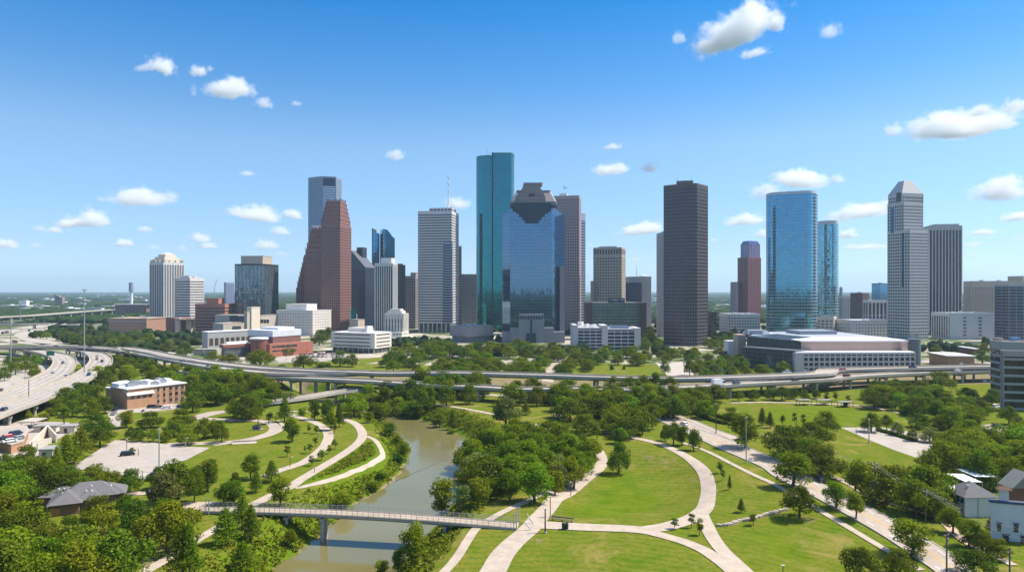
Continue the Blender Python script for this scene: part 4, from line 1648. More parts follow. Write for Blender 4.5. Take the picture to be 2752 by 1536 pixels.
m.tube((X(1560, y + 15), y + 15, Zt(876, y)), (X(1560, y + 15), y + 15, Zt(866, y)), 3, 3, 14)
m.build('tank', WHITE, t_)
m = MB()
m.prism(face2(1640, 1690, y + 8, 12), Zt(883, y), Zt(877, y))
m.build('roof_solar_panel', pm('blue_panel', (0.12, 0.18, 0.30), 0.4), t_)
roof_kit(t_, face2(1556, 1616, y + 4, 26), Zt(880, y), 5, WHITE, seed=8)

# --- grey block with navy front and mast
y = 1080.0
ft = foot2(1681, 1750, y, 34)
t_ = tower('grey_plain_block', 'plain grey office block with a navy glass front and thin roof mast', ft, Zt(745, y), S_GREY, pm('mauve_grey_stone', (0.36, 0.32, 0.33), 0.7), cat='office block', fh=4.2, band=3.9, bp=0.15, bay=0, top=1.5, kit=3)
g, f = MB(), MB()
facade(g, f, foot2(1682, 1724, y - 6, 6), 0, Zt(759, y - 6), fh=4, band=0.3, bp=0.06, bay=4, pw=0.2, pp=0.1, top=0.5)
g.build('navy_glass', G_NAVY, t_)
f.build('navy_frame', S_NAVY, t_)
mast(t_, X(1711, y + 10), y + 10, Zt(745, y), Zt(709, y), 0.5, STEEL, rings=1)
m = MB()
m.tube((X(1733, y + 6), y + 6, Zt(745, y)), (X(1732, y + 4), y + 4, Zt(739, y)), 0.4, 2.4, 10)
m.build('dish', WHITE, t_)
y = 900.0
tower('pale_strip_tower', 'slim pale grey tower hidden behind the charcoal tower', foot2(1765, 1795, y, 26, 0.05), Zt(626, y), G_DARK, S_GREY, fh=3.9, band=1.4, bp=0.3, bay=4.6, pw=2.3, pp=0.32, top=4, kit=1)

# --- charcoal tower
y = 760.0
ft = [V2((X(u, yy), yy)) for u, yy in ((1784.5, 772), (1839, 757), (1873, 755), (1901.5, 774), (1894, 800), (1800, 800))]
z1 = Zt(496, 757)
t_ = tower('charcoal_tower', 'very tall charcoal granite tower with rows of dark windows', ft, z1, glass('charcoal_glass', (0.03, 0.035, 0.05), 0.5, 0.1, wob=0.04), S_DARK, fh=3.8, band=1.5, bp=0.2, bay=2.9, pw=0.7, pp=0.35, top=1.6, kit=0)
m = MB()
m.prism([V2((X(u, yy), yy)) for u, yy in ((1818, 772), (1842, 768), (1863, 768), (1863, 786), (1818, 786))], z1, Zt(485, 768))
m.build('penthouse', S_DARK, t_)
for u in (1819.5, 1858.5):
    m = MB()
    m.tube((X(u, 775), 775, z1), (X(u, 775), 775, Zt(475, 770)), 0.25, 0.15, 6)
    m.build('antenna', DSTEEL, t_)
# right-hand brown flank piece
y = 900.0
tower('brown_office', 'dark brown brick office with a tan end beside the charcoal tower', foot2(1894, 1925, y, 30), Zt(840, y), DGLASS, S_BROWN, cat='office block', fh=3.9, band=1.7, bp=0.2, bay=3.6, pw=1.4, pp=0.25, top=1.5, kit=1)
y = 960.0
tower('white_grid_office', 'long low white office with a fine window grid', foot2(1934, 2042, y, 40), Zt(845, y), DGLASS, S_WHITE, cat='office block', fh=3.8, band=1.5, bp=0.25, bay=3.6, pw=1.2, pp=0.35, top=1.6, kit=4, roof=WROOF)

# --- maroon tower with blue glass crown
y = 1300.0
t_ = tower('maroon_tower', 'maroon granite tower with a tapering blue glass crown', foot3(1983, 2010, 2044.5, y, 0.75), Zt(691, y), G_DARK, S_MAROON, fh=4, band=1.8, bp=0.3, bay=3.8, pw=1.6, pp=0.4, top=1.5, kit=0, parapet=0)
q = foot3(1991, 2013, 2042, y + 4, 0.75)
g, f = MB(), MB()
facade(g, f, q, Zt(691, y), Zt(655, y), fh=4, band=1.0, bp=0.2, bay=7, pw=1.6, pp=0.3, top=1)
g.frustum(q, sub(q, 0.12, 0.88, 0.12, 0.88), Zt(655, y), Zt(646, y))
g.build('crown_glass', glass('lilac_glass', (0.16, 0.20, 0.36), 0.7, 0.08), t_)
f.build('crown_frame', S_MAROON, t_)
m = MB()
m.prism(foot2(1976.5, 1984, y + 6, 30), 0, Zt(757, y))
m.build('side_wing', pm('dusk_stone', (0.28, 0.20, 0.21), 0.7), t_)

# --- twin curved blue glass towers
y = 840.0
FR = pm('white_floor_line', (0.48, 0.52, 0.55), 0.5, 0.1)


def rounded(root, uL, uR, y, depth, vt, rot, gm, band=0.55, fh=3.9, cap=3.0, rf=0.42):
    a, b = uL, uR
    for _ in range(8):
        ft = round_foot(a, b, y, depth, True, True, 12, rot, rf)
        l, r_ = spans(ft)
        a, b = a + uL - l, b + uR - r_
    z = Zt(vt, y)
    g, f = MB(), MB()
    facade(g, f, ft, 0, z - cap, fh=fh, band=band, bp=0.22, bay=3.2, pw=0.12, pp=0.08, top=0.3)
    g.build('glazing', gm, root)
    f.build('floor_frame', FR, root)
    m = MB()
    m.prism(offset(ft, 0.3), z - cap, z, bottom=True)
    m.build('roof_cap', S_ALU, root)


t_ = thing('curved_glass_tower', 'wide sky blue glass tower with rounded ends and white floor lines', 'skyscraper', (X(2130, y), y, 0))
rounded(t_, 2059, 2197, y + 10, 44, 518, -0.45, G_SKY, rf=0.30)
t_ = thing('curved_glass_tower', 'smaller rounded blue glass tower beside the wide one', 'skyscraper', (X(2225, 960), 960, 0))
rounded(t_, 2194, 2253, 950, 30, 592, 0.05, glass('aqua_mirror_glass', (0.13, 0.38, 0.48), 0.9, 0.05, wob=0.03, var=0.25), band=0.7, cap=5)

# --- mid blocks between
for nm, lab, uL, uM, uR, vt, y, phi, gm, fm, kw in (
    ('grey_office', 'hazy grey office behind the smaller rounded glass tower', 2253, 2265, 2287, 797, 1250, 0.9, G_DARK, S_GREY, dict(fh=4, band=1.8, bp=.2, bay=3.5, pw=1.2, pp=.3, top=2)),
    ('brown_block_tower', 'dark brown blank walled tower beside the grey office', 2286, 2318, 2335, 789, 1120, 0.5, G_DARK, S_BROWN, dict(fh=4, band=3.0, bp=.2, bay=6, pw=3, pp=.25, top=3)),
    ('white_column_office', 'office with white vertical columns below the blue glass cube', 2320, 2333, 2384, 808, 1060, 1.1, DGLASS, S_WHITE, dict(fh=20, band=0.8, bp=.2, bay=6, pw=1.6, pp=.7, top=3)),
    ('blue_glass_cube', 'small blue glass tower on the horizon left of the pyramid topped tower', 2343, 2366, 2390, 762, 1500, 0.7, G_SKY, S_BLUEGREY, dict(fh=5, band=.4, bp=.1, bay=6, pw=.4, pp=.2, top=1.5)),
    ('far_office', 'narrow far office tower on the horizon', 2256, 2260, 2264, 773, 2000, 0.7, G_NAVY, S_BLUEGREY, dict(fh=5, band=2, bp=.1, bay=6, pw=.4, pp=.2, top=1.5)),
    ('white_slit_block', 'white low block with a grey side wall and tiny square windows', 2246, 2289, 2412, 862, 905, 1.0, DGLASS, S_WHITE, dict(fh=3.9, band=2.4, bp=.12, bay=4.4, pw=2.6, pp=.123, top=3.0)),
    ('cream_block', 'cream weathered block left of the white low block', 2194, 2240, 2247, 853, 930, 0.2, DGLASS, S_CREAM, dict(fh=4, band=2.2, bp=.2, bay=5, pw=2.2, pp=.3, top=2)),
    ('white_plain_hall', 'white windowless hall with dark columns on its left end', 2504, 2549, 2672, 843, 860, 1.0, DGLASS, pm('white_render', (0.55, 0.55, 0.56), 0.7, var=0.06), dict(fh=26, band=1.0, bp=.2, bay=5, pw=1.6, pp=.5, top=3, edges=(3,))),
    ('tan_grid_office', 'tan office with a fine window grid and a blank end wall', 2590, 2611, 2760, 757, 1000, 1.25, G_DARK, S_TAN, dict(fh=3.9, band=1.7, bp=.3, bay=3.5, pw=1.6, pp=.4, top=8)),
    ('black_glass_tower', 'black blue glass tower with white floor lines in front of the tan office', 2673, 2712, 2790, 767, 800, 0.9, G_NAVY, pm('thin_white_line', (0.30, 0.32, 0.36), 0.5), dict(fh=3.7, band=.5, bp=.2, bay=9, pw=.3, pp=.2, top=1.2)),
):
    tower(nm, lab, foot3(uL, uM, uR, y, phi), Zt(vt, y), gm, fm, cat='office block', kit=2, roof=WROOF if 'white' in nm else GROOF, **kw)
t_ = bpy.data.objects['white_plain_hall']
m = MB()
ft = foot3(2504, 2549, 2672, 860, 1.0)
m.prism(sub(ft, -0.004, 0.02, 0.02, 1.0), 0, Zt(845, 860))
m.build('blank_wall', pm('white_render', (0.55, 0.55, 0.56), 0.7, var=0.06), t_)
for i, a in enumerate((0.32, 0.66)):
    for k in range(6):
        m = MB()
        s = sub(ft, -0.03, 0.0, a, a + 0.06)
        m.prism(s, 5 + k * 4.2, 6.2 + k * 4.2, bottom=True)
        m.build('louvre', DGLASS, t_)
t_ = bpy.data.objects['tan_grid_office']
m = MB()
m.prism(foot2(2708, 2752, 1015, 30), 0, Zt(741, 1015))
m.build('upper_block', S_TAN, t_)

# --- grey grid tower with pyramid roof and setbacks
y = 845.0
t_ = thing('pyramid_tower', 'light grey gridded tower with setbacks and a cut pyramid top', 'skyscraper', (X(2440, y), y, 0))
fm_, gm_ = pm('pale_granite', (0.52, 0.50, 0.49), 0.6, var=0.07), G_DARK
big = foot3(2386, 2445, 2494, y, 0.72)
g, f = MB(), MB()
kw = dict(fh=3.8, band=1.55, bp=0.3, bay=3.4, pw=1.05, pp=0.35, top=2.2)
facade(g, f, big, 0, Zt(617, y), **kw)
mid = foot3(2386, 2429, 2480, y + 8, 0.72)
facade(g, f, mid, Zt(617, y) - 1, Zt(540, y), **kw)
upp = foot3(2388, 2424, 2480.5, y + 10, 0.80)
facade(g, f, upp, Zt(540, y) - 1, Zt(516, y), **kw)
g.build('glazing', gm_, t_)
f.build('facade_frame', fm_, t_)
m = MB()
m.frustum(offset(upp, 0.4), sub(upp, 0.30, 0.72, 0.30, 0.66), Zt(515.5, y), Zt(479, y))
m.build('pyramid_roof', pm('pale_grey_panel', (0.44, 0.43, 0.42), 0.6, var=0.05), t_)
m = MB()
u_ = lambda a, b, yy, v0, v1: m.prism(foot2(a, b, yy, 2), Zt(v0, y), Zt(v1, y), bottom=True)
m.prism(sub(upp, 0.03, 0.4, -0.012, 0.3), Zt(538, y), Zt(513, y), bottom=True)
m.build('upper_glass', G_NAVY, t_)
m = MB()
m.prism(sub(big, 0.24, 0.34, -0.012, 0.05), Zt(770, y), Zt(624, y), bottom=True)
m.build('glass_slot', glass('slot_glass', (0.04, 0.12, 0.2), 0.7, 0.06), t_)
m = MB()
m.prism(sub(mid, 0.60, 0.78, -0.014, 0.05), Zt(622, y), Zt(553, y), bottom=True)
m.build('glass_slot', glass('slot_blue', (0.05, 0.2, 0.4), 0.7, 0.06), t_)
m = MB()
for i in range(8):
    p = sub(big, 0.02, 0, 0.05 + i * 0.13, 0)[0] if i < 4 else sub(big, 0.05 + (i - 4) * 0.3, 0, 0.02, 0)[0]
    m.box((p[0] * 1.0, p[1] - 1.2, 0), (1.6, 1.6, 9))
m.build('base_column', S_GREY, t_)

# --- dark vertical stripe tower at right
y = 950.0
ft = foot3(2478, 2497, 2584, y, 1.22)
t_ = tower('pinstripe_tower', 'dark tower with pale vertical pinstripes right of the pyramid topped tower', ft, Zt(609, y), G_DARK, S_GREY, fh=4, band=0, bay=4.0, pw=1.25, pp=0.9, top=5, kit=2, pent=((0.1, 0.9, 0.2, 0.95, 3),))
m = MB()
m.prism(sub(ft, 0.0, 1.0, -0.05, 0.0), 0, Zt(612, y))
m.build('white_side', S_WHITE, t_)
for i in range(3):
    p = sub(ft, 0.3, 0, 0.1 + 0.2 * i, 0)[0]
    m = MB()
    m.tube((p[0], p[1], Zt(609, y)), (p[0], p[1], Zt(603 - i, y)), 0.3, 0.2, 6)
    m.build('antenna', STEEL, t_)

# --- performing arts centre
t_ = thing('arts_centre', 'large arts centre with brick upper hall white roof and gridded front', 'arts centre', (X(2240, 520), 520, 0))
BR_P = pm('rosy_brick', (0.47, 0.325, 0.26), 0.85, var=0.08)
GRYP = pm('grey_stone_panel', (0.50, 0.475, 0.455), 0.7, var=0.06)
yf = 510.0
# lower gridded front
q = face2(2158, 2460, yf, 34, 0.02)
g, f = MB(), MB()
zb, ztp = Zt(1000, yf), Zt(947, yf)
zb = 0.0
facade(g, f, q, zb, ztp - 0.0, fh=(ztp - zb) / 4, band=1.25, bp=0.25, bay=4.0, pw=1.15, pp=0.35, top=1.4)
g.build('glazing', DGLASS, t_)
f.build('window_grid', GRYP, t_)
m = MB()
m.prism(face2(2137, 2158, yf - 1, 34), 0, Zt(947, yf))
m.build('grey_pier', GRYP, t_)
m = MB()
m.prism(face2(2136.5, 2459, yf + 2.5, 30, 0.02), ztp, ztp + 0.3)
m.build('terrace_roof', WROOF, t_)
# brick hall
q = face2(2153, 2440, yf + 14, 44, 0.02)
m = MB()
m.prism(q, 0, Zt(918, yf + 14))
m.build('brick_hall', BR_P, t_)
m = MB()
m.prism(offset(q, 0.4), Zt(918, yf + 14), Zt(915, yf + 14), bottom=True)
m.build('roof', WROOF, t_)
m = MB()
m.prism(face2(2424, 2438, yf + 12, 12), 0, Zt(920, yf + 12))
m.build('brick_pier', BR_P, t_)
# dark glass left wing: lower and upper
A, Bq = V2((X(1996, 548), 548)), V2((X(2137, 512), 512))
d = Bq - A
nn = V2((-d[1], d[0])) / np.linalg.norm(d)
q = [A, Bq, Bq + nn * 30, A + nn * 30]
g, f = MB(), MB()
facade(g, f, q, 0, Zt(931, 548), fh=3.4, band=0.5, bp=0.15, bay=2.4, pw=0.35, pp=0.25, top=1.0)
g.build('wing_glass', glass('dark_green_glass', (0.05, 0.09, 0.10), 0.6, 0.08, wob=0.04), t_)
f.build('wing_frame', pm('dark_grey_frame', (0.10, 0.12, 0.13), 0.5), t_)
A, Bq = V2((X(2007, 560), 560)), V2((X(2153, 524), 524))
d = Bq - A
nn = V2((-d[1], d[0])) / np.linalg.norm(d)
q = [A, Bq, Bq + nn * 44, A + nn * 44]
m = MB()
m.prism(q, 0, [Zt(902, 560), Zt(917, 524), Zt(917, 524), Zt(902, 560)])
m.build('dark_hall_wall', glass('graphite_panel', (0.06, 0.065, 0.07), 0.3, 0.25, wob=0.02), t_)
m = MB()
z_ = Zt(905, 560)
m.prism([V2((X(2010, 570), 570)), V2((X(2160, 530), 530)), V2((X(2436, 536), 536)), V2((X(2250, 640), 640)), V2((X(2040, 640), 640))], z_ - 1.5, z_ - 0.5)
m.build('hall_roof', pm('grey_blue_roof', (0.33, 0.36, 0.40), 0.6), t_)
m = MB()
m.prism(foot3(2112, 2150, 2250, 600, 1.1), z_ - 1, z_ + 2.5)
m.prism(face2(2016, 2060, 600, 14), z_ - 1, z_ + 3)
m.build('roof_box', pm('slate_box', (0.25, 0.28, 0.33), 0.6), t_)
roof_kit(t_, face2(2015, 2100, 590, 26), z_ - 0.5, 5, WHITE, seed=12)
m = MB()
m.tube((X(2456, 545), 545, 0), (X(2456, 545), 545, Zt(910, 545)), 4.8, 4.8, 20)
m.build('cylinder', pm('slate_cylinder', (0.12, 0.14, 0.18), 0.5), t_)
m = MB()
m.prism(face2(1983, 2005, 575, 12), 0, Zt(899, 575))
m.build('tan_end_wall', pm('rose_tan', (0.42, 0.31, 0.25), 0.8), t_)
m = MB()
m.prism(face2(1957, 1983, 585, 12), 0, Zt(916, 585))
m.build('white_annex', S_WHITE, t_)

# --- brick warehouses
for nm, lab, u0, u1, vb, vt, dpt, mt in (('brick_warehouse', 'low brick warehouse with a flat white roof behind the right freeway', 2497, 2619, 985, 957, 30, BRICK), ('brick_warehouse', 'small cubic brick warehouse behind the white roofed one', 2577, 2628, 962, 938, 26, RBRICK), ('brick_warehouse', 'dark brick row at the foot of the pyramid topped tower', 2494, 2560, 935, 922, 20, S_BROWN)):
    y = dep(vb)
    t_ = thing(nm, lab, 'warehouse', (X(u0, y), y, 0))
    q = foot2(u0, u1, y, dpt, -0.1)
    m = MB()
    m.prism(q, 0, Zt(vt, y))
    m.build('wall', mt, t_)
    m = MB()
    m.prism(offset(q, 0.8), Zt(vt, y), Zt(vt, y) + 0.7, bottom=True)
    m.build('roof', WROOF, t_)
    m = MB()
    m.box((*(lerp(q[0], q[1], 0.5) + V2((0, -0.1))), 0.5), (2.6, 0.4, 3))
    m.build('door', WHITE, t_)

# --- dark office at the right edge
y = 357.0
t_ = thing('dark_office', 'dark glass office with grey bands cut by the right edge of the picture', 'office block', (X(2720, y), y, 0))
CB = pm('grey_band', (0.36, 0.33, 0.32), 0.7, var=0.08)
g, f = MB(), MB()
q = foot3(2662, 2694, 2800, 380, 1.15)
facade(g, f, q, 0, Zt(921, 380), fh=3.9, band=1.3, bp=0.35, bay=0, top=3.6)
g.build('glazing', glass('amber_black_glass', (0.05, 0.045, 0.04), 0.5, 0.08, wob=0.06, var=0.5), t_)
f.build('band_frame', CB, t_)
g, f = MB(), MB()
q2 = foot3(2691, 2695, 2815, 352, 1.2)
facade(g, f, q2, 0, Zt(945, 352), fh=3.9, band=1.2, bp=0.35, bay=22, pw=0.9, pp=0.4, top=2.2)
g.build('glazing', glass('amber_black_glass', (0.05, 0.045, 0.04), 0.5, 0.08, wob=0.06, var=0.5), t_)
f.build('band_frame', CB, t_)
roofed(t_, q, Zt(921, 380), pm('pinkish_roof', (0.40, 0.33, 0.29), 0.9), CB, 0.8)
roofed(t_, q2, Zt(945, 352), pm('pinkish_roof', (0.40, 0.33, 0.29), 0.9), CB, 0.8)
m = MB()
p = (X(2682, 392), 392)
m.tube((*p, Zt(921, 380)), (*p, Zt(911, 380)), 2.4, 2.4, 14)
m.build('roof_tank', CONC_D, t_)
m = MB()
m.box((X(2727, 392), 392, Zt(921, 380)), (5, 3, 2.2))
m.build('roof_unit', pm('blue_unit', (0.10, 0.22, 0.42), 0.5), t_)

# tower outside the frame whose mirror image shows in the curved glass tower
q = [V2((-105, -365)), V2((-175, -375)), V2((-180, -415)), V2((-110, -405))]
tower('mirrored_tower', 'dark gridded office tower seen mirrored in the lower curved glass tower', q, 190, G_DARK, S_BROWN, fh=4, band=1.3, bp=0.3, bay=4, pw=1.0, pp=0.3, top=4, kit=0)
# ------------------------------------------------------------------ elevated roads
def edges_to_world(pts, z):
    zs = z if isinstance(z, (list, tuple)) else [z] * len(pts)
    out = []
    for i, (u, v) in enumerate(pts):
        zz = zs[0] + (zs[-1] - zs[0]) * i / max(1, len(pts) - 1) if len(zs) == 2 else zs[i]
        p = P(u, v, zz)
        out.append((p.x, p.y, zz))
    return out


def even(c, step=6.0, n=None):
    c = np.array(c)
    L = np.concatenate([[0], np.cumsum(np.linalg.norm(np.diff(c[:, :2], axis=0), axis=1))])
    n = n or max(4, int(L[-1] / step))
    s = np.linspace(0, L[-1], n)
    return np.stack([np.interp(s, L, c[:, k]) for k in range(3)], 1), s


WEAR = pm('tyre_darkened_concrete', (0.31, 0.28, 0.24), 0.85, var=0.25, scale=0.05, streak=False)


def viaduct(name, label, left, right, z, thick=1.6, par=0.9, col=32.0, ncol=2, lanes=3, cat='elevated road', rail=False, deck=None, colw=1.5, median=False, supports=True):
    """elevated road between two edge lines; columns stand on the ground"""
    l, s = even(left, 6.0)
    r, _ = even(right, 6.0, len(l))
    c = (l + r) / 2
    root = thing(name, label, cat, tuple(c[len(c) // 2] * np.array((1, 1, 0))))
    n = len(l)
    w = np.linalg.norm((r - l)[:, :2], axis=1)[:, None]
    ex = np.concatenate([(r - l)[:, :2] / w, np.zeros((n, 1))], 1)     # towards the right edge
    up = np.array((0, 0, 1.0))

    def sweep(prof_l, name, mat, base):
        m = MB()
        k = len(prof_l)
        for i in range(n):
            for a, h in prof_l:
                m.v.append(tuple(base(i) + ex[i] * a + up * h))
        for i in range(n - 1):
            for q in range(k):
                a, b = i * k + q, i * k + (q + 1) % k
                m.face((a, b, b + k, a + k))
        m.face(tuple(range(k - 1, -1, -1)))
        m.face(tuple(range((n - 1) * k, n * k)))
        return m.build(name, mat, root)
    # deck
    m = MB()
    for i in range(n):
        for p_, dx, h in ((l, 0, 0), (r, 0, 0), (r, 0, -0.5), (r, -w[i, 0] * 0.12, -thick), (l, w[i, 0] * 0.12, -thick), (l, 0, -0.5)):
            m.v.append(tuple(p_[i] + ex[i] * dx + up * h))
    for i in range(n - 1):
        for q in range(6):
            a, b = i * 6 + q, i * 6 + (q + 1) % 6
            m.face((a, b, b + 6, a + 6)[::-1], 0 if q == 0 else 1)
    m.face((0, 1, 2, 3, 4, 5))
    m.face(tuple((n - 1) * 6 + q for q in range(5, -1, -1)))
    m.build('deck', [deck or DECK, CONC_D], root)
    pr = [(-0.2, -0.55), (0.2, -0.55), (0.2, par), (-0.2, par)]
    sweep(pr, 'parapet', CONC, lambda i: l[i] - ex[i] * 0.1)
    sweep(pr, 'parapet', CONC, lambda i: r[i] + ex[i] * 0.1)
    if median:
        sweep([(-0.3, 0.01), (0.3, 0.01), (0.15, 1.0), (-0.15, 1.0)], 'median_barrier', CONC_D, lambda i: c[i])
    if lanes > 1:
        m = MB()
        for q in range(lanes):
            t = (q + 0.5) / lanes
            for i in range(n - 1):
                a, b = l[i] + (r[i] - l[i]) * t, l[i + 1] + (r[i + 1] - l[i + 1]) * t
                e, e2 = ex[i] * 0.95, ex[i + 1] * 0.95
                m.quad(a - e + up * .006, a + e + up * .006, b + e2 + up * .006, b - e2 + up * .006)
        m.build('lane_wear', WEAR, root)
        m = MB()
        for i in range(2, n - 1, 4):
            a, b = l[i] + ex[i] * .3, r[i] - ex[i] * .3
            d_ = (l[i + 1] - l[i]) / (np.linalg.norm(l[i + 1] - l[i]) + 1e-9) * 0.16
            m.quad(a - d_ + up * .009, b - d_ + up * .009, b + d_ + up * .009, a + d_ + up * .009)
        m.build('expansion_joint', ASPH, root)
        m = MB()
        for q in range(1, lanes):
            t = q / lanes
            for i in range(n - 1):
                if (i % 2) and not median:
                    continue
                a, b = l[i] + (r[i] - l[i]) * t, l[i + 1] + (r[i + 1] - l[i + 1]) * t
                b = a + (b - a) * 0.55
                e = ex[i] * 0.11
                m.quad(a - e + up * .012, a + e + up * .012, b + e + up * .012, b - e + up * .012)
        m.build('lane_marking', WHITE, root)
        m = MB()
        for off in (0.6, -0.6):
            for i in range(n - 1):
                p0, p1 = (l[i] + ex[i] * 0.7, l[i + 1] + ex[i + 1] * 0.7) if off > 0 else (r[i] - ex[i] * 0.7, r[i + 1] - ex[i + 1] * 0.7)
                e = ex[i] * 0.09
                m.quad(p0 - e + up * .012, p0 + e + up * .012, p1 + e + up * .012, p1 - e + up * .012)
        m.build('edge_line', YELLOW, root)
    if supports:
        d = col * 0.4
        while d < s[-1]:
            i = int(np.argmin(abs(s - d)))
            if c[i][2] - thick > 1.5:
                m = MB()
                ww = w[i, 0]
                a, b = c[i] - ex[i] * ww * 0.42, c[i] + ex[i] * ww * 0.42
                m.bar(a - up * (thick + 1.2), b - up * (thick + 1.2), 1.6, 1.25)
                m.build('cross_beam', CONC, root)
                for q in range(ncol):
                    f_ = 0.5 if ncol == 1 else 0.16 + 0.68 * q / (ncol - 1)
                    p_ = l[i] + (r[i] - l[i]) * f_
                    m = MB()
                    m.tube((p_[0], p_[1], gz(p_[0], p_[1]) - 1.5), (p_[0], p_[1], c[i][2] - thick - 1.0), colw / 2, colw / 2, 10)
                    m.build('column', CONC, root)
            d += col
    return root, c, l, r


def centre(pts, z, width):
    c = np.array(cr(edges_to_world(pts, z), 8))
    t = np.gradient(c[:, :2], axis=0)
    t /= np.linalg.norm(t, axis=1)[:, None] + 1e-9
    nrm = np.stack([t[:, 1], -t[:, 0]], 1)      # right of travel
    w = width / 2
    L, R = c.copy(), c.copy()
    L[:, :2] -= nrm * w
    R[:, :2] += nrm * w
    return L, R


def ed(pts, z):
    return np.array(cr(edges_to_world(pts, z), 8))


VA = viaduct('elevated_freeway', 'wide concrete freeway carriageway bending away at the left, nearer the grass island', ed(px(d1, (-240, 1130), (0, 1000), (200, 900), (330, 840), (430, 790), (490, 740), (512, 695), (495, 658), (430, 628), (340, 600), (200, 572), (0, 553), (-200, 552)), 6.5),
             ed(px(d1, (-240, 1210), (0, 1095), (250, 1005), (480, 908), (600, 850), (680, 795), (733, 720), (735, 672), (690, 632), (600, 610), (480, 588), (350, 566), (200, 548), (0, 539), (-200, 541)), 6.5), 6.5, lanes=4, col=26, ncol=3)
VB = viaduct('elevated_freeway', 'broad freeway carriageway bending round behind the brick hotel', ed(px(d1, (-240, 1215), (0, 1102), (130, 1055), (300, 990), (480, 916), (640, 850), (760, 785), (832, 730), (866, 680), (855, 640), (810, 608), (740, 585), (640, 572)), 6.4),
             ed(px(d1, (-260, 1330), (0, 1230), (200, 1150), (400, 1078), (560, 1010), (740, 935), (880, 860), (970, 790), (1050, 740), (1085, 692), (1078, 650), (1020, 612), (950, 592), (850, 574), (740, 560)), 6.4), 6.4, lanes=4, col=24, ncol=3)
cu = px(d1, (-700, 560), (-300, 552), (0, 548), (300, 545), (700, 545), (900, 551), (1100, 566)) + px(e1, (0, 452), (250, 492), (500, 545), (900, 603), (1300, 648), (1500, 663), (1800, 680), (2200, 695), (2500, 705)) + px(c3, (100, 232), (330, 231), (580, 232), (1000, 243), (1400, 256)) + px(c4, (500, 262), (750, 265), (1100, 256), (1583, 236)) + px(c5, (400, 216), (600, 207), (1000, 197), (1380, 191), (1800, 186))
VC = viaduct('elevated_freeway', 'long freeway viaduct crossing the whole park below the skyline', *centre(cu, 9.0, 12.0), 9.0, lanes=3, col=34)
cl = px(e1, (-120, 466), (0, 482), (300, 535), (700, 610), (1000, 660), (1300, 690), (1480, 708), (1800, 716), (2150, 716), (2420, 708))
VD = viaduct('elevated_freeway', 'second carriageway hugging the long viaduct above the tree belt', *centre(cl, 8.4, 11.0), 8.4, lanes=3, col=34)
cd = px(e1, (510, 678), (650, 697), (850, 716), (1200, 738), (1600, 752), (2000, 770), (2400, 786)) + px(c3, (120, 288), (300, 298), (700, 318), (900, 330)) + px(c4, (120, 325), (400, 334), (750, 319), (1100, 297), (1583, 270)) + px(c5, (500, 254), (700, 241), (1000, 227), (1400, 215), (1800, 206))
VE = viaduct('elevated_freeway', 'lower near freeway ramp running along the park edge', *centre(cd, 7.0, 11.0), 7.0, lanes=3, col=30)
VF = viaduct('road_bridge', 'small concrete road bridge over the river bend by the freeway', *centre(px(c2, (440, 420), (490, 411), (700, 384), (900, 351), (1015, 337), (1120, 322)), (1.4, 2.2), 7.0), 2.0, lanes=1, col=24, thick=1.2, par=1.0, cat='bridge', colw=1.0)
VG = viaduct('overpass', 'distant freeway overpass rising to the right on the left horizon', *centre(px(d1, (-300, 285), (0, 258), (300, 243), (700, 212), (950, 194), (1115, 184)), 12.0, 22.0), 12.0, lanes=1, col=60, colw=3)
VH = viaduct('overpass', 'lower distant overpass under the rising one', *centre(px(d1, (-300, 330), (0, 326), (250, 324), (480, 320)), 8.0, 14.0), 8.0, lanes=1, col=60, colw=3)
for pts, w_, lab in ((px(d1, (-200, 435), (0, 405), (250, 365), (450, 335), (600, 300), (720, 262)), 34, 'far freeway roadway heading to the horizon'), (px(d1, (520, 520), (380, 492), (280, 455), (235, 425), (300, 398), (450, 365), (620, 318), (715, 272)), 22, 'far freeway roadway bending right'), (px(d1, (-200, 500), (0, 480), (180, 500), (400, 520), (800, 540)), 14, 'far frontage road'), (px(d1, (-100, 1000), (0, 940), (130, 870), (170, 810), (100, 760), (-100, 740)), 16, 'slip road left of the freeway'), (px(d1, (330, 890), (430, 800), (450, 760), (400, 720)), 9, 'service road under the freeway')):
    m = MB()
    L, R = centre(pts, 0.0, w_)
    for i in range(len(L) - 1):
        LAY[0] += 0
        m.quad((L[i][0], L[i][1], 0.12), (R[i][0], R[i][1], 0.12), (R[i + 1][0], R[i + 1][1], 0.12), (L[i + 1][0], L[i + 1][1], 0.12))
    tag(m.build('freeway_road' if 'freeway' in lab else 'street', DECK), lab, kind='structure')

# ------------------------------------------------------------------ trees
LEAF = {
    'dark': leafmat('leaves_dark', (0.056, 0.097, 0.004), (0.128, 0.182, 0.008), 0.32),
    'mid': leafmat('leaves_mid', (0.082, 0.138, 0.003), (0.165, 0.230, 0.007), 0.36),
    'bright': leafmat('leaves_bright', (0.115, 0.190, 0.004), (0.21, 0.30, 0.010), 0.42),
    'pale': leafmat('leaves_pale', (0.105, 0.135, 0.030), (0.18, 0.21, 0.05), 0.32),
}


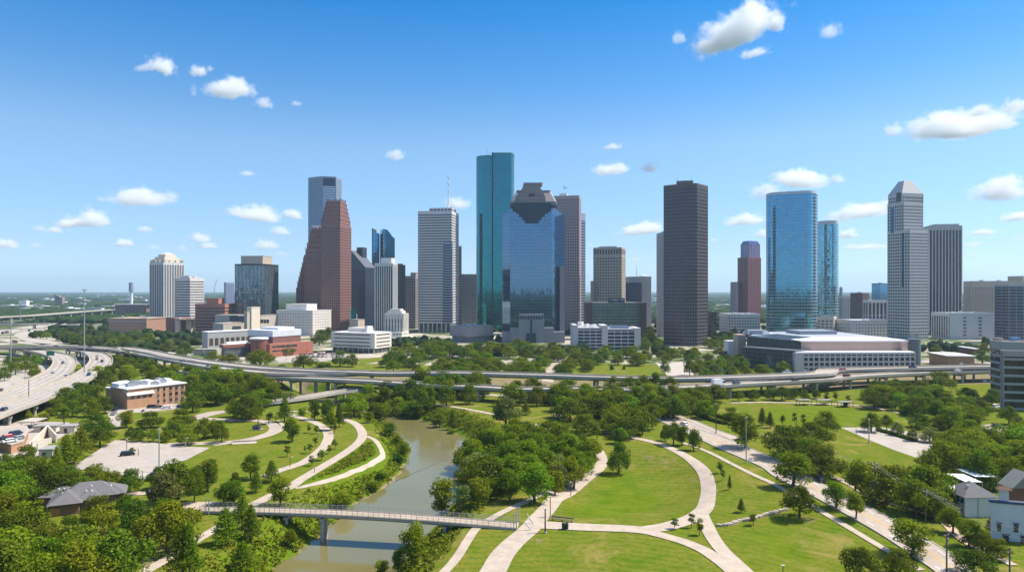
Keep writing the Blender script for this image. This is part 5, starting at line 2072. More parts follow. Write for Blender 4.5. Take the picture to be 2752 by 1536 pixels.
def leaf_quads(centers, normals, size, rg, jit=0.7):
    """small leaf sprays: folded quads turned outwards with scatter"""
    n = len(centers)
    nv = normals + rg.normal(0, jit, (n, 3))
    nv /= np.linalg.norm(nv, axis=1)[:, None] + 1e-9
    a = np.cross(nv, rg.normal(0, 1, (n, 3)))
    a /= np.linalg.norm(a, axis=1)[:, None] + 1e-9
    b = np.cross(nv, a)
    s = (size * rg.uniform(0.6, 1.35, n))[:, None]
    asp = rg.uniform(0.55, 1.0, n)[:, None]
    v = np.stack([centers - a * s - b * s * asp * 0.4, centers + b * s * asp * 0.15 - nv * 0.0 + b * -s * asp * 0.9, centers + a * s - b * s * asp * 0.1, centers + b * s * asp + a * s * 0.2], 1)
    return v.reshape(-1, 3), np.arange(4 * n).reshape(n, 4)


def blob_crown(rg, blobs, per, size, core=True):
    """crown from a list of (centre, radii): leaf sprays on and under each lobe's skin"""
    C, N = [], []
    for c, r in blobs:
        c, r = np.array(c), np.array(r)
        k = int(per * (r[0] * r[1] + r[0] * r[2] + r[1] * r[2]) / 3)
        d = rg.normal(0, 1, (k, 3))
        d /= np.linalg.norm(d, axis=1)[:, None]
        rad = rg.uniform(0.55, 1.08, k) ** 0.6
        bump = 1 + 0.13 * np.sin(d[:, 0] * 7 + c[0]) * np.sin(d[:, 1] * 6 + c[1] * 2) + 0.1 * np.sin(d[:, 2] * 9 + c[2])
        C.append(c + d * r * (rad * bump)[:, None])
        nn = d / r
        N.append(nn / np.linalg.norm(nn, axis=1)[:, None])
    C, N = np.concatenate(C), np.concatenate(N)
    return leaf_quads(C, N + np.array((0, 0, 0.25)), size, rg)


def trunk_mesh(name, h, r, limbs, rg, lean=0.0):
    m = MB()
    pts = [Vector((0, 0, -0.6)), Vector((0.02 * h + lean, 0.01 * h, h * 0.35)), Vector((lean * 1.5, -0.015 * h, h * 0.65))]
    m.tube(pts[0], pts[1], r, r * 0.75, 8)
    m.tube(pts[1], pts[2], r * 0.75, r * 0.5, 8)
    for i in range(limbs):
        a = 2 * math.pi * i / limbs + rg.uniform(-0.4, 0.4)
        z0 = h * rg.uniform(0.28, 0.6)
        e = Vector((math.cos(a) * h * 0.32, math.sin(a) * h * 0.32, z0 + h * rg.uniform(0.15, 0.3)))
        m.tube((lean, 0, z0), e, r * 0.45, r * 0.15, 6)
    me = bpy.data.meshes.new(name)
    me.from_pydata(m.v, [], m.f)
    me.materials.append(BARK)
    return me


def proto(name, kind, seed):
    """tree prototypes about 10 m tall, returned as (crown mesh, trunk mesh)"""
    rg = np.random.default_rng(seed)
    if kind == 'oak':            # broad round live oak
        bl = [((0, 0, 6.0), (2.9, 2.9, 2.5))]
        for i in range(13):
            a = 2 * math.pi * i / 13 + rg.uniform(-.3, .3)
            d = rg.uniform(2.5, 4.3)
            bl.append(((d * math.cos(a), d * math.sin(a), rg.uniform(2.7, 6.2)), (rg.uniform(1.4, 2.3), rg.uniform(1.4, 2.3), rg.uniform(1.3, 2.0))))
        for i in range(7):
            a = rg.uniform(0, 6.28)
            d = rg.uniform(0.5, 2.5)
            bl.append(((d * math.cos(a), d * math.sin(a), rg.uniform(6.8, 8.3)), (rg.uniform(1.0, 1.8), rg.uniform(1.0, 1.8), rg.uniform(.8, 1.4))))
        v, f = blob_crown(rg, bl, 80, 0.235)
        tr = trunk_mesh(name + '_trunk', 7.5, 0.42, 6, rg)
    elif kind == 'tall':         # irregular upright broadleaf
        bl = [((0, 0, 6.0), (2.2, 2.2, 3.0))]
        for i in range(20):
            z = rg.uniform(2.2, 9.2)
            a = rg.uniform(0, 6.28)
            d = rg.uniform(1.0, 2.7) * (1.15 - abs(z - 5.5) / 6.5)
            bl.append(((d * math.cos(a), d * math.sin(a), z), (rg.uniform(1.0, 1.9), rg.uniform(1.0, 1.9), rg.uniform(.9, 1.6))))
        v, f = blob_crown(rg, bl, 90, 0.22)
        tr = trunk_mesh(name + '_trunk', 8.5, 0.32, 6, rg, 0.15)
    elif kind == 'cypress':      # conical feathery bald cypress with tiers
        bl = []
        for i in range(34):
            t = (i + 0.5) / 34
            z = 1.8 + 8.0 * t
            R = 2.6 * (1 - t) ** 0.75 + 0.25
            a = i * 2.399
            d = R * rg.uniform(0.45, 0.85)
            bl.append(((d * math.cos(a), d * math.sin(a), z), (R * 0.5 + 0.25, R * 0.5 + 0.25, 0.55 + 0.25 * (1 - t))))
        bl.append(((0, 0, 5.5), (1.2, 1.2, 3.6)))
        v, f = blob_crown(rg, bl, 90, 0.20)
        tr = trunk_mesh(name + '_trunk', 9.5, 0.28, 0, rg)
    elif kind == 'young':        # thin young tree
        bl = []
        for i in range(9):
            z = rg.uniform(3.6, 9.4)
            a = rg.uniform(0, 6.28)
            d = rg.uniform(0.2, 2.0) * (1.2 - (z - 3.5) / 7)
            bl.append(((d * math.cos(a), d * math.sin(a), z), (rg.uniform(.8, 1.5), rg.uniform(.8, 1.5), rg.uniform(.7, 1.2))))
        v, f = blob_crown(rg, bl, 38, 0.42)
        tr = trunk_mesh(name + '_trunk', 8.5, 0.22, 5, rg)
    else:                        # shrub: low mound
        bl = []
        for i in range(9):
            a = rg.uniform(0, 6.28)
            d = rg.uniform(0, 3.2)
            bl.append(((d * math.cos(a), d * math.sin(a), rg.uniform(1.5, 5.5)), (rg.uniform(1.6, 2.8), rg.uniform(1.6, 2.8), rg.uniform(1.4, 3.0))))
        v, f = blob_crown(rg, bl, 22, 0.5)
        tr = None
    cm = {}
    for tone in LEAF:
        cm[tone] = mesh_np('crown', v, f, LEAF[tone], [('leafvar', 'FACE', rg.uniform(0, 1, len(f)))])
    return cm, tr


KN = {'oak': ('oak_tree', 'oak'), 'tall': ('broadleaf_tree', 'tree'), 'cypress': ('cypress_tree', 'cypress'), 'young': ('young_tree', 'sapling'), 'shrub': ('shrub', 'shrub')}
PROT = {k: [proto(k, k, 100 + 17 * i + len(k)) for i in range(4 if k in ('oak', 'tall', 'cypress') else 3)] for k in KN}
PW = {'oak': 11.0, 'tall': 7.2, 'cypress': 5.6, 'young': 5.0, 'shrub': 10.0}
PH = {'oak': 9.2, 'tall': 10.2, 'cypress': 10.0, 'young': 10.0, 'shrub': 7.0}
# photo boxes that stay open to view (left, right, top, bottom, only trees nearer than)
CLEAR = [(95, 290, 1305, 1380, 196), (2535, 2752, 1285, 1425, 182), (295, 500, 1030, 1105, 345), (230, 540, 1195, 1265, 232), (0, 150, 1140, 1205, 270), (570, 1400, 1352, 1385, 183), (2270, 2480, 1155, 1215, 270)]
TREES = []       # (x, y, width m, height m, kind, tone, zone)


def tree_at(x, y, w, h, kind, tone, zone):
    TREES.append((x, y, w, h, kind, tone, zone))


def trees_px(c, items, zone):
    """crown boxes in crop pixels: centre u, v, width, height (px), kind, tone"""
    k = {id(c1): 2.2614, id(c2): 2.2614, id(c3): 2.2614, id(c4): 2.2614, id(c5): 2.2614, id(b4): 2.4797, id(e1): 3.903, id(d1): 3.594, id(b5): 2.4787, id(b2): 2.7656}[id(c)]
    for u, v, w, h, kind, tone in items:
        vb = v + h * (0.62 if kind != 'shrub' else 0.5)
        g = hit(*c(u, vb))
        s = g.y / F / k
        tree_at(g.x, g.y, w * s, h * (1.16 if kind != 'shrub' else 1.0) * s, kind, tone, zone)


def trees_zone(c, poly, spacing, hr, mix, zone, tones, n_max=99, seed=1):
    """scatter crowns whose centres show inside a photo polygon"""
    r = random.Random(seed)
    hm = (hr[0] + hr[1]) / 2
    q = [P(*c(u, v), hm * 0.55).xy for u, v in poly]
    x0, x1 = min(p[0] for p in q), max(p[0] for p in q)
    y0, y1 = min(p[1] for p in q), max(p[1] for p in q)
    qa = np.array([(p[0], p[1]) for p in q])
    pts = []
    for _ in range(4000):
        x, y = r.uniform(x0, x1), r.uniform(y0, y1)
        if not inside(qa, np.array([x]), np.array([y]))[0]:
            continue
        if any((x - a) ** 2 + (y - b) ** 2 < spacing ** 2 for a, b in pts):
            continue
        if inside(river, np.array([x]), np.array([y]))[0]:
            continue
        pts.append((x, y))
        if len(pts) >= n_max:
            break
    for x, y in pts:
        u_, v_ = CX + F * x / y, HZ + (H - hm * .6) * F / y
        e_ = hm * .62 * F / y
        if any(a - e_ < u_ < b + e_ and c0 - e_ < v_ < d + e_ and y < far for a, b, c0, d, far in CLEAR):
            continue
        kind = r.choices(list(mix), list(mix.values()))[0]
        h = r.uniform(*hr) * (0.5 if kind == 'shrub' else 1)
        w = h * PW[kind] / PH[kind] * r.uniform(1.05, 1.35)
        tree_at(x, y, w, h, kind, r.choices(list(tones), list(tones.values()))[0], zone)
O, T, C_, Y, S_ = 'oak', 'tall', 'cypress', 'young', 'shrub'
D, M_, B_, L_ = 'dark', 'mid', 'bright', 'pale'
# foreground, left
trees_px(c1, [(620, 1200, 330, 290, O, B_), (160, 1150, 380, 230, O, D), (820, 1110, 250, 210, O, D), (1010, 1080, 180, 200, T, M_), (110, 1340, 330, 260, O, D), (330, 1350, 290, 240, O, M_),
              (590, 1040, 180, 130, O, D), (760, 1030, 180, 130, O, D), (500, 1370, 240, 190, O, D), (690, 1330, 150, 170, T, D), (430, 1180, 190, 170, O, D), (900, 1180, 150, 130, O, M_), (30, 1220, 240, 190, O, D), (250, 1250, 220, 190, O, D), (1080, 1110, 130, 130, T, M_), (230, 1440, 260, 180, O, M_)], 'in the woods at the near left bank')
trees_px(c1, [(430, 840, 120, 100, O, D), (570, 840, 190, 100, O, D), (640, 890, 250, 110, O, D), (790, 880, 150, 130, O, D), (80, 830, 190, 170, O, D), (220, 820, 220, 160, O, D), (330, 840, 120, 120, O, M_), (150, 945, 230, 110, O, L_), (60, 1010, 260, 90, S_, B_),
              (150, 725, 120, 110, O, D), (200, 700, 70, 60, S_, B_), (510, 900, 160, 90, O, D), (20, 780, 130, 120, O, D), (300, 900, 150, 90, O, D)], 'around the grey roofed house')
trees_px(c1, [(1110, 1290, 190, 280, C_, M_), (990, 940, 210, 220, T, L_), (1080, 870, 240, 220, T, D), (960, 860, 130, 120, O, D)], 'near the left end of the footbridge')
trees_px(c1, [(345, 745, 85, 130, C_, M_), (405, 690, 130, 170, C_, M_), (490, 640, 130, 170, C_, B_), (450, 700, 90, 130, C_, M_)], 'left of the parking lot')
trees_px(c1, [(400, 370, 150, 110, O, D), (500, 340, 160, 110, O, D), (590, 370, 150, 130, O, D), (560, 440, 120, 90, O, D), (340, 430, 110, 90, O, M_), (440, 440, 120, 90, O, M_), (390, 480, 90, 100, Y, B_), (180, 495, 50, 70, S_, B_), (280, 497, 75, 50, S_, M_), (450, 390, 130, 100, O, D), (640, 420, 90, 90, O, D)], 'between freeway and brick hotel')
trees_px(c1, [(590, 540, 190, 120, O, D), (610, 615, 175, 105, O, D), (770, 500, 110, 100, T, B_), (915, 510, 165, 90, O, D), (1105, 500, 170, 100, O, D), (1060, 560, 150, 90, O, D), (850, 605, 110, 65, O, D), (795, 590, 70, 65, O, D), (930, 605, 85, 70, O, M_), (1010, 610, 75, 60, O, M_), (1140, 610, 140, 90, O, M_), (1240, 560, 160, 110, O, D), (1345, 590, 100, 100, O, D), (805, 700, 48, 36, Y, M_), (1320, 560, 120, 90, O, D)], 'on the park side of the lot')
trees_px(c1, [(1320, 350, 170, 120, O, D), (1170, 400, 140, 110, O, D), (1500, 430, 190, 140, O, D), (1420, 440, 100, 90, O, D), (1230, 350, 130, 100, O, D)], 'behind the loop road')
trees_zone(c1, [(560, 225), (700, 205), (1000, 215), (1400, 245), (1583, 265), (1583, 310), (1400, 300), (1200, 300), (1140, 285), (860, 255), (640, 265)], 11, (9, 12), {O: 5, T: 2}, 'in the belt behind the hotel', {D: 3, M_: 3, B_: 1}, 24, 3)
trees_zone(c1, [(690, 130), (820, 150), (930, 175), (980, 205), (700, 200)], 11, (8, 10), {O: 1}, 'under the viaduct behind the hotel', {D: 3, M_: 1}, 8, 4)
# left park
trees_px(c2, [(385, 430, 190, 120, O, D), (180, 350, 190, 120, O, D), (300, 300, 150, 120, O, M_), (440, 320, 150, 140, T, M_), (250, 280, 110, 110, T, B_), (480, 370, 120, 90, O, M_), (60, 350, 130, 120, O, D), (40, 290, 120, 100, O, M_), (140, 270, 130, 100, O, D), (620, 370, 130, 60, S_, L_), (370, 360, 110, 90, O, D), (530, 340, 100, 90, T, M_)], 'between loop road and small bridge')
trees_px(c2, [(600, 440, 90, 140, C_, D), (505, 500, 72, 64, Y, D), (645, 570, 115, 125, T, D), (780, 450, 85, 105, T, D), (855, 440, 90, 120, T, M_), (930, 480, 62, 125, C_, D), (880, 515, 90, 105, T, M_), (700, 465, 60, 50, S_, M_)], 'on the left lawn near the loop')
trees_px(c2, [(745, 565, 35, 48, Y, M_), (790, 570, 38, 48, Y, M_), (787, 645, 45, 50, Y, D), (748, 685, 38, 55, Y, D), (612, 700, 48, 62, Y, D), (765, 760, 50, 55, Y, D), (825, 725, 62, 55, Y, M_), (870, 692, 38, 48, Y, M_), (905, 660, 46, 55, Y, D), (905, 565, 30, 55, Y, L_), (725, 690, 24, 40, Y, M_)], 'planted between the curved paths')
trees_px(c2, [(1113, 495, 60, 60, T, M_), (1055, 490, 30, 36, S_, D), (1235, 570, 84, 82, T, M_), (1285, 640, 80, 70, S_, M_), (1312, 700, 105, 90, T, D), (1300, 750, 90, 70, S_, D), (950, 995, 140, 120, T, B_), (1140, 920, 90, 70, S_, M_), (1000, 960, 70, 50, S_, B_), (1180, 850, 80, 50, S_, M_)], 'on the left bank of the river')
trees_px(c2, [(135, 835, 150, 190, T, D), (50, 900, 140, 190, O, D), (395, 790, 135, 140, T, M_), (425, 880, 80, 120, C_, D), (520, 820, 95, 115, C_, M_), (575, 945, 175, 150, T, M_), (290, 950, 190, 130, T, M_), (230, 960, 110, 110, O, D), (345, 1060, 135, 190, C_, B_), (240, 1150, 160, 200, C_, M_), (395, 1130, 120, 190, C_, M_), (340, 1350, 160, 180, C_, M_), (20, 1290, 130, 290, C_, M_), (640, 1230, 85, 95, T, M_), (300, 870, 80, 70, S_, D)], 'round the left half of the footbridge')
# centre
trees_px(c3, [(245, 1265, 190, 240, T, M_), (160, 1370, 95, 130, T, B_), (60, 1415, 100, 90, T, B_), (430, 980, 190, 205, T, M_), (550, 985, 110, 150, T, L_), (640, 940, 160, 170, T, M_), (990, 890, 235, 205, T, B_), (765, 820, 165, 150, O, B_), (720, 930, 110, 110, O, M_), (840, 890, 130, 120, O, M_)], 'on the right bank beside the footbridge')
trees_zone(c3, [(590, 610), (700, 570), (950, 565), (1100, 610), (1250, 600), (1380, 670), (1330, 750), (1230, 790), (1190, 850), (1100, 850), (900, 800), (850, 900), (720, 860), (650, 850), (600, 780), (630, 700)], 7.2, (8, 12), {O: 3, T: 4}, 'in the dense grove on the right bank', {D: 1, M_: 4, B_: 3, L_: 1}, 34, 5)
trees_px(c3, [(1310, 760, 85, 115, T, B_), (1345, 690, 125, 95, T, L_), (1500, 740, 150, 165, O, D), (1290, 660, 130, 110, T, M_), (810, 465, 190, 190, T, L_), (935, 440, 62, 70, C_, D), (490, 505, 52, 100, C_, D), (1490, 610, 80, 80, O, M_)], 'by the path on the right bank')
trees_zone(c3, [(10, 320), (170, 340), (300, 400), (430, 430), (520, 500), (640, 590), (570, 600), (430, 545), (200, 460), (10, 420)], 6.0, (5, 8), {S_: 3, T: 2}, 'along the far bend of the river', {M_: 3, B_: 2, D: 2}, 34, 6)
trees_zone(c2, [(990, 350), (1100, 310), (1200, 290), (1290, 340), (1340, 420), (1200, 440), (1000, 430)], 8, (8, 11), {T: 3, O: 2}, 'beside the small road bridge', {D: 2, M_: 2, B_: 2}, 12, 7)
trees_zone(c3, [(230, 300), (330, 230), (440, 205), (570, 195), (660, 270), (560, 330), (460, 390), (250, 390)], 9, (9, 12), {O: 3, T: 1}, 'left of the centre street', {D: 4, M_: 1}, 20, 8)
trees_px(c3, [(590, 350, 120, 110, O, D), (870, 320, 120, 90, O, D), (960, 310, 130, 100, O, M_), (1020, 330, 110, 90, O, D), (1050, 375, 80, 62, O, D), (710, 300, 50, 70, C_, D), (680, 340, 90, 60, O, D), (920, 350, 90, 60, S_, L_)], 'under the freeway by the centre street')
trees_zone(c3, [(1110, 320), (1300, 320), (1480, 350), (1550, 430), (1450, 540), (1330, 560), (1160, 470)], 8.5, (8, 11), {O: 4, T: 1}, 'right of the centre street', {D: 4, M_: 2}, 26, 9)
trees_zone(c4, [(250, 350), (500, 330), (700, 350), (760, 390), (740, 440), (560, 470), (560, 540), (400, 590), (250, 520), (230, 430)], 8.5, (8, 11), {O: 4, T: 1}, 'left of the parkway top', {D: 4, M_: 2}, 26, 10)
trees_px(c4, [(700, 590, 130, 125, O, D), (825, 630, 98, 115, T, D), (755, 605, 95, 105, T, D), (650, 590, 70, 85, O, D), (670, 440, 200, 95, O, D), (480, 520, 180, 140, O, D), (375, 605, 95, 85, T, M_), (235, 580, 65, 85, T, D)], 'beside the start of the parkway')
trees_px(c4, [(1140, 570, 200, 185, T, M_), (1050, 475, 115, 75, O, M_), (1240, 490, 52, 95, C_, D), (1287, 510, 52, 85, C_, D), (1363, 515, 46, 62, Y, D), (1440, 505, 38, 72, Y, D), (1493, 515, 42, 72, Y, D)], 'on the small lawn beside the parkway')
trees_px(c4, [(988, 800, 52, 62, Y, D), (1000, 845, 32, 60, Y, D), (1042, 890, 28, 78, C_, D), (1112, 1030, 46, 74, C_, D), (1187, 1115, 62, 62, Y, D)], 'lined on the slope below the parkway')
trees_px(c4, [(705, 1140, 62, 62, Y, M_), (808, 1120, 52, 80, Y, D), (858, 1160, 60, 90, Y, M_)], 'in the grass triangle of the forked path')
trees_px(c4, [(1425, 805, 245, 185, T, B_), (1465, 1000, 225, 175, O, D)], 'on the sidewalk above the right lawn')
trees_zone(c4, [(760, 345), (950, 345), (970, 400), (910, 450), (830, 430), (760, 420)], 8.5, (8, 10), {O: 1}, 'left of the far lawn', {D: 3, M_: 2}, 9, 11)
# right
trees_px(c5, [(110, 350, 115, 75, O, D), (40, 355, 75, 62, O, D), (250, 360, 64, 60, O, D), (180, 350, 80, 60, O, D), (380, 375, 45, 56, Y, D), (440, 370, 42, 52, Y, D), (515, 385, 46, 42, Y, L_), (498, 415, 62, 32, S_, D), (320, 355, 60, 50, O, D), (-60, 360, 80, 60, O, D), (-150, 365, 70, 60, O, D)], 'in a row above the far lawn')
trees_px(c5, [(385, 525, 165, 120, O, D), (655, 525, 135, 100, O, D), (750, 525, 85, 85, O, M_), (815, 565, 82, 72, O, L_), (905, 600, 74, 70, O, L_), (1010, 600, 135, 80, O, L_), (950, 515, 155, 75, O, D), (942, 550, 52, 42, O, M_), (1070, 540, 90, 60, O, D)], 'round the pale lot beside the far lawn')
trees_zone(c5, [(100, 640), (270, 590), (480, 600), (590, 640), (720, 620), (790, 680), (740, 720), (600, 720), (470, 790), (390, 830), (280, 760), (130, 690)], 9, (9, 12), {O: 4, T: 1}, 'in the oak grove right of the parkway', {D: 4, M_: 1}, 26, 12)
trees_zone(c5, [(960, 690), (1180, 660), (1400, 620), (1640, 590), (1640, 840), (1430, 820), (1100, 850), (960, 760)], 9, (9, 12.5), {O: 3, T: 2}, 'in the grove behind the white houses', {D: 2, M_: 3, B_: 2}, 34, 13)
trees_zone(c5, [(600, 820), (760, 770), (1000, 780), (1080, 850), (1050, 960), (1060, 1060), (960, 1080), (820, 1040), (700, 950), (560, 880)], 8.5, (9, 12), {O: 4, T: 1}, 'between parkway and white houses', {D: 3, M_: 3, L_: 1}, 24, 14)
trees_zone(c5, [(650, 320), (800, 295), (950, 315), (1060, 345), (1300, 420), (1300, 520), (1120, 500), (880, 420), (660, 390)], 9, (8, 10), {O: 4, T: 1}, 'between right freeway and far lawn', {D: 3, M_: 2, B_: 1}, 28, 15)
trees_px(c5, [(1080, 275, 190, 105, O, D), (1240, 350, 130, 60, O, M_), (1260, 560, 170, 90, O, B_), (1330, 610, 120, 80, O, B_), (1490, 480, 130, 100, O, D), (1545, 560, 100, 130, O, L_), (1340, 445, 90, 60, O, M_), (1390, 370, 120, 80, O, D)], 'near the dark office block')
trees_px(c5, [(440, 960, 160, 145, T, M_), (560, 1025, 130, 150, T, M_), (900, 1225, 275, 185, T, M_), (590, 1375, 270, 180, O, D), (830, 1375, 225, 150, O, D), (1280, 1375, 290, 150, O, D)], 'along the near end of the parkway')
trees_px(c5, [(1150, 1120, 160, 140, T, M_), (1250, 1200, 170, 140, T, D), (1390, 1140, 80, 110, C_, M_), (1420, 1290, 170, 110, O, D), (1330, 1260, 140, 110, O, D), (1040, 1040, 150, 130, O, D)], 'in front of the white houses')
# left freeway
trees_px(d1, [(150, 720, 150, 150, O, M_), (250, 730, 110, 100, O, M_), (350, 670, 135, 110, O, B_), (330, 770, 115, 115, O, B_), (40, 800, 120, 120, O, D), (90, 680, 120, 100, O, D), (230, 660, 120, 80, O, D), (750, 780, 90, 70, S_, B_)], 'inside the freeway loop')
trees_zone(d1, [(1100, 610), (1320, 620), (1500, 700), (1500, 760), (1250, 760), (1100, 740)], 10, (8, 10), {O: 1}, 'beneath the long viaduct at the left', {D: 3, M_: 1}, 9, 16)
trees_zone(d1, [(310, 420), (560, 385), (700, 430), (1000, 430), (1290, 400), (1500, 420), (1500, 520), (1000, 520), (600, 490), (330, 460)], 11, (8, 11), {O: 1}, 'between freeway and brick arena', {D: 3, M_: 2}, 30, 17)
# beyond the freeway
trees_px(e1, [(430, 440, 170, 150, T, L_), (620, 450, 160, 130, O, L_), (900, 530, 170, 100, O, M_), (1080, 560, 240, 110, O, D), (1400, 550, 300, 180, O, D), (1860, 590, 270, 140, O, D), (2240, 550, 180, 150, O, D), (2370, 570, 140, 120, O, D), (1620, 680, 240, 130, O, M_), (1680, 470, 200, 90, O, M_), (1840, 450, 200, 90, O, M_), (2020, 330, 190, 150, O, D), (2110, 290, 130, 120, T, D), (1440, 655, 110, 60, S_, M_), (1340, 610, 90, 60, S_, B_), (2060, 620, 200, 60, S_, B_), (560, 500, 140, 90, O, L_)], 'around the brick theatre and white office')
trees_zone(c3, [(60, 120), (280, 70), (420, 50), (560, 50), (640, 80), (520, 100), (400, 110), (300, 170), (100, 190)], 10, (8, 12), {O: 1}, 'in the plaza right of the white office', {D: 2, M_: 3}, 26, 18)
trees_zone(c3, [(520, 90), (650, 60), (760, 70), (860, 40), (980, 50), (1140, 80), (1130, 110), (1080, 130), (900, 110), (700, 140), (540, 150)], 10, (9, 13), {O: 1}, 'at the foot of the crowned glass tower', {D: 3, M_: 3}, 26, 19)
trees_zone(c3, [(360, 180), (520, 150), (720, 150), (780, 165), (1000, 170), (1020, 210), (700, 215), (560, 215), (360, 215)], 10, (8, 11), {O: 1}, 'in the strip beyond the freeway', {D: 2, M_: 3, B_: 1}, 28, 20)
trees_zone(c4, [(0, 90), (60, 80), (180, 85), (560, 95), (600, 120), (560, 150), (240, 155), (200, 190), (0, 225), (-160, 210), (-120, 150)], 10, (8, 11), {O: 1}, 'between white garage and bright lawn', {D: 3, M_: 3}, 34, 21)
trees_zone(c4, [(600, 100), (900, 80), (1080, 90), (1130, 190), (1320, 205), (1300, 225), (1060, 230), (760, 235), (720, 140), (640, 150)], 10, (7, 10), {O: 1}, 'in the plaza left of the arts centre', {D: 2, M_: 3, L_: 1}, 32, 22)
trees_px(c4, [(1370, 190, 85, 62, O, M_), (1250, 205, 120, 50, O, M_), (325, 195, 36, 32, S_, D), (402, 195, 36, 26, S_, D), (650, 190, 70, 80, O, L_), (800, 190, 90, 90, O, M_)], 'along the glass wing of the arts centre')
trees_px(c5, [(1050, 100, 95, 50, O, M_), (1340, 80, 100, 70, O, D), (1330, 130, 110, 70, O, D), (830, 185, 95, 30, S_, M_), (905, 192, 40, 20, S_, D), (1180, 65, 90, 40, O, D), (1255, 170, 60, 26, S_, L_)], 'around the brick warehouses')
trees_zone(b4, [(560, 1150), (620, 1130), (650, 1180), (700, 1190), (700, 1230), (560, 1230)], 9, (9, 12), {O: 1}, 'between white garage and charcoal tower', {D: 1}, 10, 23)
trees_zone(b4, [(990, 1150), (1130, 1140), (1180, 1130), (1200, 1190), (1100, 1210), (1000, 1200)], 10, (8, 11), {O: 1}, 'right of the charcoal tower', {D: 2, M_: 1}, 14, 24)

trees_zone(c1, [(0, 1010), (250, 1030), (560, 980), (560, 1100), (420, 1130), (300, 1180), (0, 1180)], 7, (10, 13), {O: 3, T: 1}, 'left of the grey roofed house', {D: 3, M_: 2, B_: 1}, 16, 41)
trees_zone(c1, [(0, 1260), (700, 1180), (1000, 1100), (1060, 1180), (900, 1200), (760, 1300), (700, 1438), (0, 1500)], 7.5, (10, 14), {O: 3, T: 2}, 'filling the near left woods', {D: 3, M_: 3, B_: 2}, 24, 42)
trees_zone(c1, [(0, 760), (280, 780), (420, 870), (860, 880), (800, 940), (480, 930), (250, 900), (180, 980), (0, 960)], 7.5, (9, 11), {O: 1}, 'between lot and grey roofed house', {D: 3, M_: 2}, 16, 43)
trees_zone(c2, [(20, 240), (260, 225), (470, 265), (560, 345), (700, 360), (480, 400), (240, 320), (0, 300)], 8, (9, 12), {O: 3, T: 2}, 'before the freeway by the hotel', {D: 2, M_: 3, B_: 2}, 22, 44)
trees_zone(c5, [(700, 700), (960, 700), (1180, 640), (1400, 640), (1640, 560), (1640, 640), (1300, 720), (1000, 780), (760, 780)], 8.5, (9, 12), {O: 3, T: 1}, 'below the right parking lot', {D: 2, M_: 3, B_: 2}, 24, 45)
trees_zone(c5, [(1000, 880), (1060, 880), (1080, 1060), (1160, 1080), (1500, 1240), (1640, 1300), (1640, 1438), (1300, 1300), (1020, 1080)], 7.5, (7, 10), {O: 2, T: 2}, 'round the townhouse yard', {D: 3, M_: 2}, 18, 46)
trees_zone(c3, [(600, 640), (700, 580), (1000, 560), (1260, 600), (1360, 660), (1250, 780), (1150, 840), (900, 830), (720, 840), (620, 780)], 6.5, (8, 11), {T: 3, O: 2}, 'thickening the right bank grove', {D: 1, M_: 3, B_: 4}, 10, 47)
for i, u in enumerate((1150, 1186, 1225, 1287, 1650, 1690, 1730, 1765, 1800)):
    tree_at(X(u, 394), 394 + (i * 7 % 5) - 2, 11.5 + i % 3, 11.5 + (i * 5 % 4) * .7, O, D if i % 3 else M_, 'between the two freeway decks')
for i, u in enumerate((1106, 1146, 1199, 1371, 1398, 1442, 1495, 1575, 1641, 1659, 1712, 1748, 1783, 1854, 1885, 2361, 2395, 2529, 2470)):
    tree_at(X(u, 362), 362 + (i * 7 % 5) - 2, 9.5 + i % 4, 9.2 + (i * 5 % 4) * .8, O if i % 3 else T, (D, M_, D, B_)[i % 4], 'rising before the near freeway ramp')
ORD = ['leftmost', 'second', 'third', 'fourth', 'fifth', 'sixth', 'seventh', 'eighth', 'ninth', 'tenth', 'eleventh', 'twelfth', 'thirteenth', 'fourteenth', 'fifteenth', 'sixteenth', 'seventeenth', 'eighteenth', 'nineteenth', 'twentieth'] + \
      ['twenty-' + q for q in ('first', 'second', 'third', 'fourth', 'fifth', 'sixth', 'seventh', 'eighth', 'ninth')] + ['thirtieth'] + ['thirty-' + q for q in ('first', 'second', 'third', 'fourth', 'fifth', 'sixth', 'seventh', 'eighth', 'ninth')]
TONE = {'dark': 'dark', 'mid': 'green', 'bright': 'bright', 'pale': 'greyish'}
zones = {}
for tr in TREES:
    zones.setdefault(tr[6], []).append(tr)
first = {}
TMESH = {}
for zn, lst in zones.items():
    lst.sort(key=lambda q: q[0] / q[1])
    for i, (x, y, w, h, kind, tone, _) in enumerate(lst):
        var = rnd.randrange(len(PROT[kind]))
        cm, tk = PROT[kind][var]
        nm, word = KN[kind]
        ordn = ORD[i] + (' of the trees ' if i == 0 else ' from left, ') + zn
        nm, word = ('street_tree', word) if y > 560 and kind in (O, T) else ('leafy_tree', 'leafy tree') if kind == O and tone in (M_, B_) else (nm, word)
        root = thing(nm, f'{TONE[tone]} {word}, {ordn}', word, (x, y, gz(x, y)), rnd.uniform(0, 6.28), 'trees ' + zn)
        sx, sz = w / PW[kind], h / PH[kind]
        root.scale = (sx * rnd.uniform(.94, 1.06), sx * rnd.uniform(.94, 1.06), sz)
        c = link(bpy.data.objects.new('crown', cm[tone]))
        c.parent = root
        if tk is not None:
            q = link(bpy.data.objects.new('trunk', tk))
            q.parent = root
print('TREES', len(TREES), {k: sum(1 for t in TREES if t[4] == k) for k in KN})

